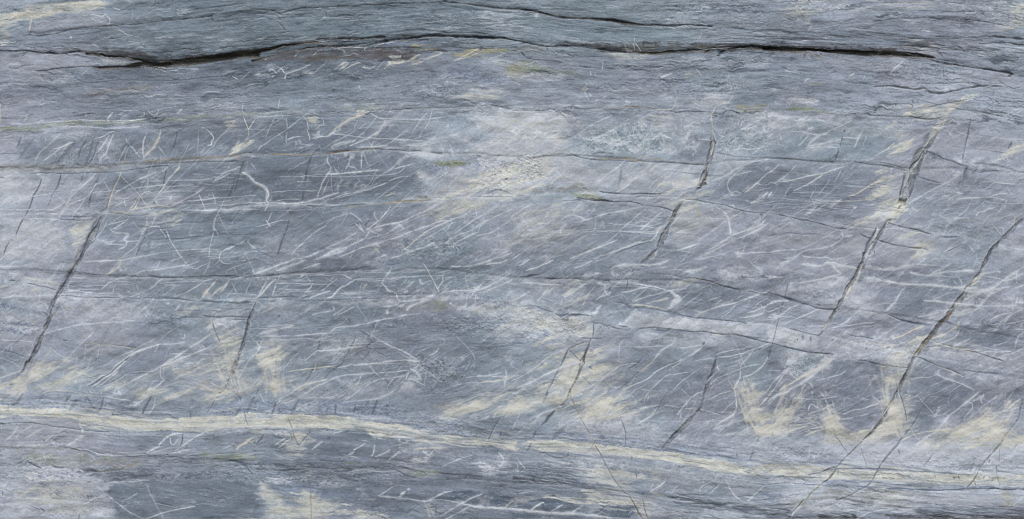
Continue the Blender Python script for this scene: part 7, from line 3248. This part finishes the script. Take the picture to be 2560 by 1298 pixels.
    drift = fbm(X / 130, S / 55, 251, 4)
    bloom = np.clip(1.0 * np.exp(-(bd / 16.0) ** 2) * (0.5 + 0.8 * drift) + sm(0.1, 0.9, drift) * 0.6, 0, 1)
    w1 = fbm(X / 24 + 0.8 * rag_c, Y / 13 + 0.8 * rag_d, 261, 5, 0.68)
    w2 = 1 - np.abs(fbm(U30 / 46, V30 / 13, 271, 4, 0.6)) * 2.4
    fr = np.clip(sm(0.0, 0.9, w1) * 0.7 + sm(0.45, 1.0, w2) * 0.45, 0, 1) * bloom * sm(180, 320, S)
    fr = np.clip(fr * (0.7 + 0.5 * fine_n), 0, 1) * 0.8 * (1 - 0.85 * CALM)
    C += (np.array((186, 192, 200), F) - C) * fr[..., None]
    # dusky blue-grey hollows between
    dk = sm(0.35, 1.1, -drift + 0.4 * w1) * 0.2 * (1 - CALM)
    C += (np.array((112, 124, 138), F) - C) * dk[..., None]
    # greenish and brown specks of lichen and rust here and there
    l1 = sm(0.75, 1.2, fbm(X / 40, S / 7, 241, 4)) * 0.16
    C += (np.array((150, 148, 122), F) - C) * l1[..., None]

    # knots where the white veins branch into a web
    wa = fbm(X / 52 + 0.6 * rag_c, Y / 36 + 0.6 * wig[0] / 3, 501, 3, 0.5)
    wb = fbm(U30 / 80 + 0.5 * rag_c, V30 / 26 + 0.5 * wig[1] / 3, 511, 3, 0.5)
    thick = np.clip(1 + 0.9 * break_n, 0.35, 2.2)
    web = np.clip(np.exp(-(wa / (0.12 * thick)) ** 2) + 0.8 * np.exp(-(wb / (0.10 * thick)) ** 2), 0, 1) * np.clip(1.0 + 0.7 * rag_c, 0.25, 1)
    for k, tx, ty in webs:
        al, soft, p = float(k[1]), float(k[2]), pts_of(k[3:], tx, ty)
        px = [a[0] for a in p]; py = [a[1] for a in p]
        w = win(min(px) - soft - 2, max(px) + soft + 2, min(py) - soft - 2, max(py) + soft + 2)
        m = sm(-soft * 0.5, soft * 0.5, polydist(px, py, w, soft, 1.0)) * al
        a = np.clip(m * (web[w] * 0.7 + 0.14), 0, 1)
        C[w] += (np.array((192, 197, 203), F) - C[w]) * a[..., None]

    crack_fill()
    for k, tx, ty in strokes:
        if k[0] == 'H':
            code, n, wd, al, ln, ang, spr = k[1], int(k[2]), float(k[3]), float(k[4]), float(k[5]), float(k[6]), float(k[7])
            (ax, ay), (bx, by) = pts_of(k[8:12], tx, ty)
            if abs(ang) > 11:
                n, al = int(n * 0.3), al * 0.85
            for i in range(n):
                cx = ax + (bx - ax) * rs.uniform(-0.06, 1.06); cy = ay + (by - ay) * rs.uniform(-0.06, 1.06)
                L = ln * rs.uniform(0.3, 1.7) * 0.5
                a = math.radians(ang + rs.normal() * spr * 0.7)
                bend = rs.normal() * L * 0.07
                dx, dy = math.cos(a) * L, -math.sin(a) * L
                stroke(code, wd * rs.uniform(0.6, 1.5), al * rs.uniform(0.35, 1.3) * (0.8 if abs(ang) > 11 else 0.9), [(cx - dx, cy - dy), (cx + dy / L * bend, cy - dx / L * bend), (cx + dx, cy + dy)])
        else:
            wd, al = float(k[1]), float(k[2])
            if ty > 900 and 600 < tx < 1400 and k[0] in 'wc' and float(k[4]) > (1000 if tx < 1000 else 1060):
                wd, al = wd * 0.9, al * 0.8          # the faint rungs low in the banded layer
            if k[0] in 'wcp':
                if wd >= 2.4:
                    stroke(k[0], wd * 3.0 + 4, al * 0.22, pts_of(k[3:], tx, ty), 1.2)
                wd, al = wd * rs.uniform(0.85, 1.3), min(1.0, al * rs.uniform(0.75, 1.3))
            elif k[0] in 'Kdb':
                wd *= 1.2
                if ty < 100 and k[0] == 'K' and float(k[4]) < 560:
                    wd *= 1.15
            stroke(k[0], wd, al, pts_of(k[3:], tx, ty), 0.7)
    # stains fanning up from the cream band in feathered spikes
    for cx, cy, ca_, sp_, ln, n, wd_, al in ((40, 985, 38, 16, 150, 26, 5, .30), (150, 960, 30, 14, 90, 14, 5, .25), (590, 985, 108, 9, 130, 22, 6, .30), (575, 985, 160, 10, 110, 18, 5, .28),
            (600, 985, 55, 16, 80, 14, 5, .26), (690, 990, 100, 7, 115, 24, 7, .34), (740, 985, 150, 14, 90, 12, 5, .22), (1120, 1035, 22, 8, 170, 30, 6, .28), (1250, 1035, 26, 8, 190, 24, 5, .24),
            (1400, 1010, 62, 12, 170, 24, 7, .28), (1450, 1045, 28, 10, 160, 30, 6, .34), (1520, 1045, 18, 8, 120, 20, 6, .28), (1895, 1085, 112, 7, 150, 26, 7, .36), (1930, 1085, 62, 8, 130, 22, 6, .34),
            (1900, 1085, 20, 10, 110, 16, 5, .3), (2090, 1085, 116, 7, 90, 20, 7, .4), (2110, 1085, 160, 9, 110, 18, 6, .32), (2190, 1080, 25, 12, 100, 16, 6, .3), (2235, 1060, 96, 8, 150, 22, 8, .3),
            (2255, 1085, 120, 8, 80, 14, 6, .3), (2390, 1090, 34, 12, 150, 26, 6, .36), (2480, 1100, 70, 16, 120, 24, 7, .38), (2550, 1110, 150, 16, 120, 18, 6, .36), (700, 1298, 115, 8, 80, 10, 8, .15), (770, 1298, 62, 10, 90, 10, 8, .15)):
        for i in range(n):
            a = math.radians(ca_ + rs.normal() * sp_)
            L = ln * rs.uniform(0.35, 1.1); o = rs.normal() * 12
            x_, y_ = cx + o, cy + rs.normal() * 4
            bend = rs.normal() * 0.05 * L
            stroke('c', wd_ * rs.uniform(0.4, 1.3), al * rs.uniform(0.5, 1.3), [(x_, y_), (x_ + math.cos(a) * L * .5 + bend, y_ - math.sin(a) * L * .5), (x_ + math.cos(a) * L, y_ - math.sin(a) * L)], 1.2)
    # long straight hairlines that run into the larger veins
    for i in range(420):
        cx, cy = rs.uniform(-150, 2710), rs.uniform(300, 1060)
        yt = np.interp(cx, GX, CUR[3]); yb = np.interp(cx, GX, CUR[8])
        if not yt + 8 < cy < yb - 25:
            continue
        q = rs.rand()
        ang = rs.normal(30, 9) if q < 0.62 else rs.normal(58, 10) if q < 0.78 else rs.normal(4, 5) if q < 0.93 else rs.normal(-55, 12)
        L = rs.uniform(25, 130) * (0.6 if 45 < abs(ang) else 1)
        a = math.radians(ang); dx, dy = math.cos(a) * L, -math.sin(a) * L
        b_ = rs.normal() * L * 0.05
        p = [(cx - dx, cy - dy), (cx + dy / L * b_, cy - dx / L * b_), (cx + dx, cy + dy)]
        p = [(x_, min(max(y_, yt - 5), yb - 8)) for x_, y_ in p]
        stroke('w' if rs.rand() < 0.85 else 'c', rs.uniform(0.8, 1.6), rs.uniform(0.14, 0.5), p, 0.8)
    # crisp the pattern a little: mineral edges are sharp
    def blur(A, r):
        for ax in (0, 1):
            P_ = np.pad(A, [(r + 1, r) if i == ax else (0, 0) for i in range(A.ndim)], mode='edge').cumsum(axis=ax, dtype=np.float64)
            n = A.shape[ax]
            A = ((np.take(P_, range(2 * r + 1, 2 * r + 1 + n), axis=ax) - np.take(P_, range(0, n), axis=ax)) / (2 * r + 1)).astype(F)
        return A
    C += (C - blur(blur(C, 1), 2)) * 0.5
    C[:] = np.clip(C, 14, 232)
    # relief of the sound rock
    HGT += 0.5 * st1 * (0.3 + out_b) + 0.15 * st2 * (0.2 + out_b) + 4.0 * big + 0.7 * mott * (1 - 0.75 * CALM) + 0.6 * dg1 * mid + 0.18 * tx_c + 0.5 * clump * (1 - mid) * low - 0.8 * sm(0.35, 0.9, fl) * (1 - mid) * low
    HGT += SPK * (0.9 * sp + 0.5 * sp2)
    HGT += 3.0 * (1 - sm(118, 134, S)) + 2.5 * (1 - sm(30, 46, S)) + 1.5 * (1 - sm(286, 296, S))
    return C, HGT, CRV, SPK

# ------------------------------------------------------------------ cut the face into its layers and cracks
def part_ids(CRV):
    n = 1.2 * vnoise(X / 16, Y / 8, 311)
    crev = np.broadcast_to(CUR[2][None, :], X.shape)
    top = np.broadcast_to(CUR[8][None, :], X.shape); bot = np.broadcast_to(CUR[9][None, :], X.shape)
    P = np.full(X.shape, 1, np.int32)                 # main layer of blocks
    P[Y < crev + n] = 0                               # layer above the crevice
    P[Y > top + n * 2] = 2                            # cream band
    P[Y > bot + n * 2] = 3                            # banded layer below
    P[CRV > 0.5] = 4
    P[(CRV > 0.5) & (X > 1280)] = 5
    for k, (wd, lab, pts) in enumerate(CRACKS):
        w, d = seg_dist(pts)
        v = P[w]
        v[d < wd * 0.62] = 10 + k
        P[w] = v
    return P

def srgb_lin(c):
    c = c / 255.0
    return np.where(c <= 0.04045, c / 12.92, ((c + 0.055) / 1.055) ** 2.4)

def rock_material(name='rock'):
    m = bpy.data.materials.new(name)
    m.use_nodes = True
    nt = m.node_tree; N = nt.nodes; L = nt.links
    b = N['Principled BSDF']
    at = N.new('ShaderNodeAttribute'); at.attribute_name = 'rock_colour'
    tc = N.new('ShaderNodeTexCoord')
    mp = N.new('ShaderNodeMapping'); mp.inputs['Scale'].default_value = (1.0, 1.0, 1.3)
    L.new(tc.outputs['Object'], mp.inputs['Vector'])
    n1 = N.new('ShaderNodeTexNoise'); n1.inputs['Scale'].default_value = 260; n1.inputs['Detail'].default_value = 5; n1.inputs['Roughness'].default_value = 0.7
    L.new(mp.outputs[0], n1.inputs['Vector'])
    mr = N.new('ShaderNodeMapRange'); mr.inputs['From Min'].default_value = 0.25; mr.inputs['From Max'].default_value = 0.75
    mr.inputs['To Min'].default_value = 0.90; mr.inputs['To Max'].default_value = 1.10
    L.new(n1.outputs['Fac'], mr.inputs['Value'])
    vm = N.new('ShaderNodeVectorMath'); vm.operation = 'MULTIPLY'
    L.new(at.outputs['Color'], vm.inputs[0]); L.new(mr.outputs[0], vm.inputs[1])
    L.new(vm.outputs[0], b.inputs['Base Color'])
    n2 = N.new('ShaderNodeTexNoise'); n2.inputs['Scale'].default_value = 60; n2.inputs['Detail'].default_value = 6
    L.new(mp.outputs[0], n2.inputs['Vector'])
    r2 = N.new('ShaderNodeMapRange'); r2.inputs['To Min'].default_value = 0.62; r2.inputs['To Max'].default_value = 0.9
    L.new(n2.outputs['Fac'], r2.inputs['Value']); L.new(r2.outputs[0], b.inputs['Roughness'])
    b.inputs['Specular IOR Level'].default_value = 0.3
    bp = N.new('ShaderNodeBump'); bp.inputs['Strength'].default_value = 0.12; bp.inputs['Distance'].default_value = 0.002
    L.new(n1.outputs['Fac'], bp.inputs['Height']); L.new(bp.outputs[0], b.inputs['Normal'])
    return m

RELIEF = 1.0
def build():
    C, HGT, CRV, SPK = paint()
    P = part_ids(CRV)
    alb = srgb_lin(C) / np.array(LIGHT, F)
    alb = np.clip(alb, 0.004, 0.82).astype(F)
    edge = np.minimum(np.minimum(X - GX[0], GX[-1] - X), np.minimum(Y - GY[0], GY[-1] - Y))
    depth = -HGT * RELIEF                                    # mm behind the face
    rim = 1 - sm(0, 70, edge + 22 * fbm(X / 60, Y / 60, 401, 3))
    depth = depth + 110 * rim * rim
    mat = rock_material()
    root = bpy.data.objects.new('veined_rock', None)
    bpy.context.scene.collection.objects.link(root)
    root.location = (W_MM / 2000.0, 0.1, -(GY[-1]) / 1000.0)
    root['label'] = 'blue-grey rock slab with pale veins, dark cracks and a cream band, filling the whole view'
    root['category'] = 'rock'
    loc = np.array(root.location)
    co_all = np.stack([X / 1000.0 - loc[0], depth / 1000.0 - loc[1], -Y / 1000.0 - loc[2]], -1).reshape(-1, 3).astype(F)
    col_all = np.concatenate([alb.reshape(-1, 3), np.ones((alb.shape[0] * alb.shape[1], 1), F)], 1)
    idx = np.arange(NX * NY).reshape(NY, NX)
    quads = np.stack([idx[:-1, :-1], idx[1:, :-1], idx[1:, 1:], idx[:-1, 1:]], -1).reshape(-1, 4)
    fid = P[:-1, :-1].reshape(-1)

    def mesh_from(name, q, label=None):
        used = np.unique(q)
        remap = np.zeros(NX * NY, np.int32); remap[used] = np.arange(len(used))
        me = bpy.data.meshes.new(name)
        me.vertices.add(len(used)); me.vertices.foreach_set('co', co_all[used].reshape(-1))
        me.loops.add(q.size); me.loops.foreach_set('vertex_index', remap[q].reshape(-1).astype(np.int32))
        me.polygons.add(len(q)); me.polygons.foreach_set('loop_start', np.arange(0, q.size, 4, dtype=np.int32))
        me.update(calc_edges=True)
        me.polygons.foreach_set('use_smooth', np.ones(len(q), bool))
        a = me.color_attributes.new('rock_colour', 'FLOAT_COLOR', 'POINT')
        a.data.foreach_set('color', col_all[used].reshape(-1))
        me.materials.append(mat)
        me.update()
        o = bpy.data.objects.new(name, me)
        bpy.context.scene.collection.objects.link(o)
        o.parent = root
        if label:
            o['label'] = label
        return o

    names = {0: ('rock_layer', 'greenish grey finely streaked layer above the long black crevice'),
             1: ('rock_layer', 'main blue-grey layer crossed by diagonal white veins'),
             2: ('cream_band', 'cream coloured band running across below the blocks'),
             3: ('rock_layer', 'dark and pale banded layer below the cream band'),
             4: ('crevice', 'deep black crevice that forks at its left end'),
             5: ('crevice', 'long narrow black crevice under the streaked layer')}
    for k in sorted(set(fid.tolist())):
        q = quads[fid == k]
        nm, lab = names[k] if k < 10 else ('crack', CRACKS[k - 10][1])
        mesh_from(nm, q, lab)

    # the body of the slab behind the face
    x0, x1, z0, z1 = GX[0] / 1000.0, GX[-1] / 1000.0, -GY[-1] / 1000.0, -GY[0] / 1000.0
    rs = np.random.RandomState(5)
    ring = []
    def side(ax, az, bx, bz, n):
        for i in range(n):
            t = i / n
            ring.append((ax + (bx - ax) * t, az + (bz - az) * t))
    side(x0, z0, x1, z0, 60); side(x1, z0, x1, z1, 32); side(x1, z1, x0, z1, 60); side(x0, z1, x0, z0, 32)
    V, Fc, n = [], [], len(ring)
    ys = [0.085, 0.12, 0.16, 0.2]
    for j, y in enumerate(ys):
        for (a, c) in ring:
            jit = 0.0 if j == 0 else 0.006
            V.append((a - loc[0] + rs.randn() * jit, y - loc[1], c - loc[2] + rs.randn() * jit))
    for j in range(len(ys) - 1):
        for i in range(n):
            a, b = j * n + i, j * n + (i + 1) % n
            Fc.append((a, b, b + n, a + n))
    Fc.append(tuple(range((len(ys) - 1) * n, len(ys) * n)))
    me = bpy.data.meshes.new('slab_body'); me.from_pydata(V, [], Fc); me.update()
    a = me.color_attributes.new('rock_colour', 'FLOAT_COLOR', 'POINT')
    cc = np.tile(np.array((0.20, 0.23, 0.28, 1.0), F), (len(V), 1)); a.data.foreach_set('color', cc.reshape(-1))
    me.materials.append(mat)
    o = bpy.data.objects.new('slab_body', me)
    bpy.context.scene.collection.objects.link(o); o.parent = root

if bpy is not None:
    build()
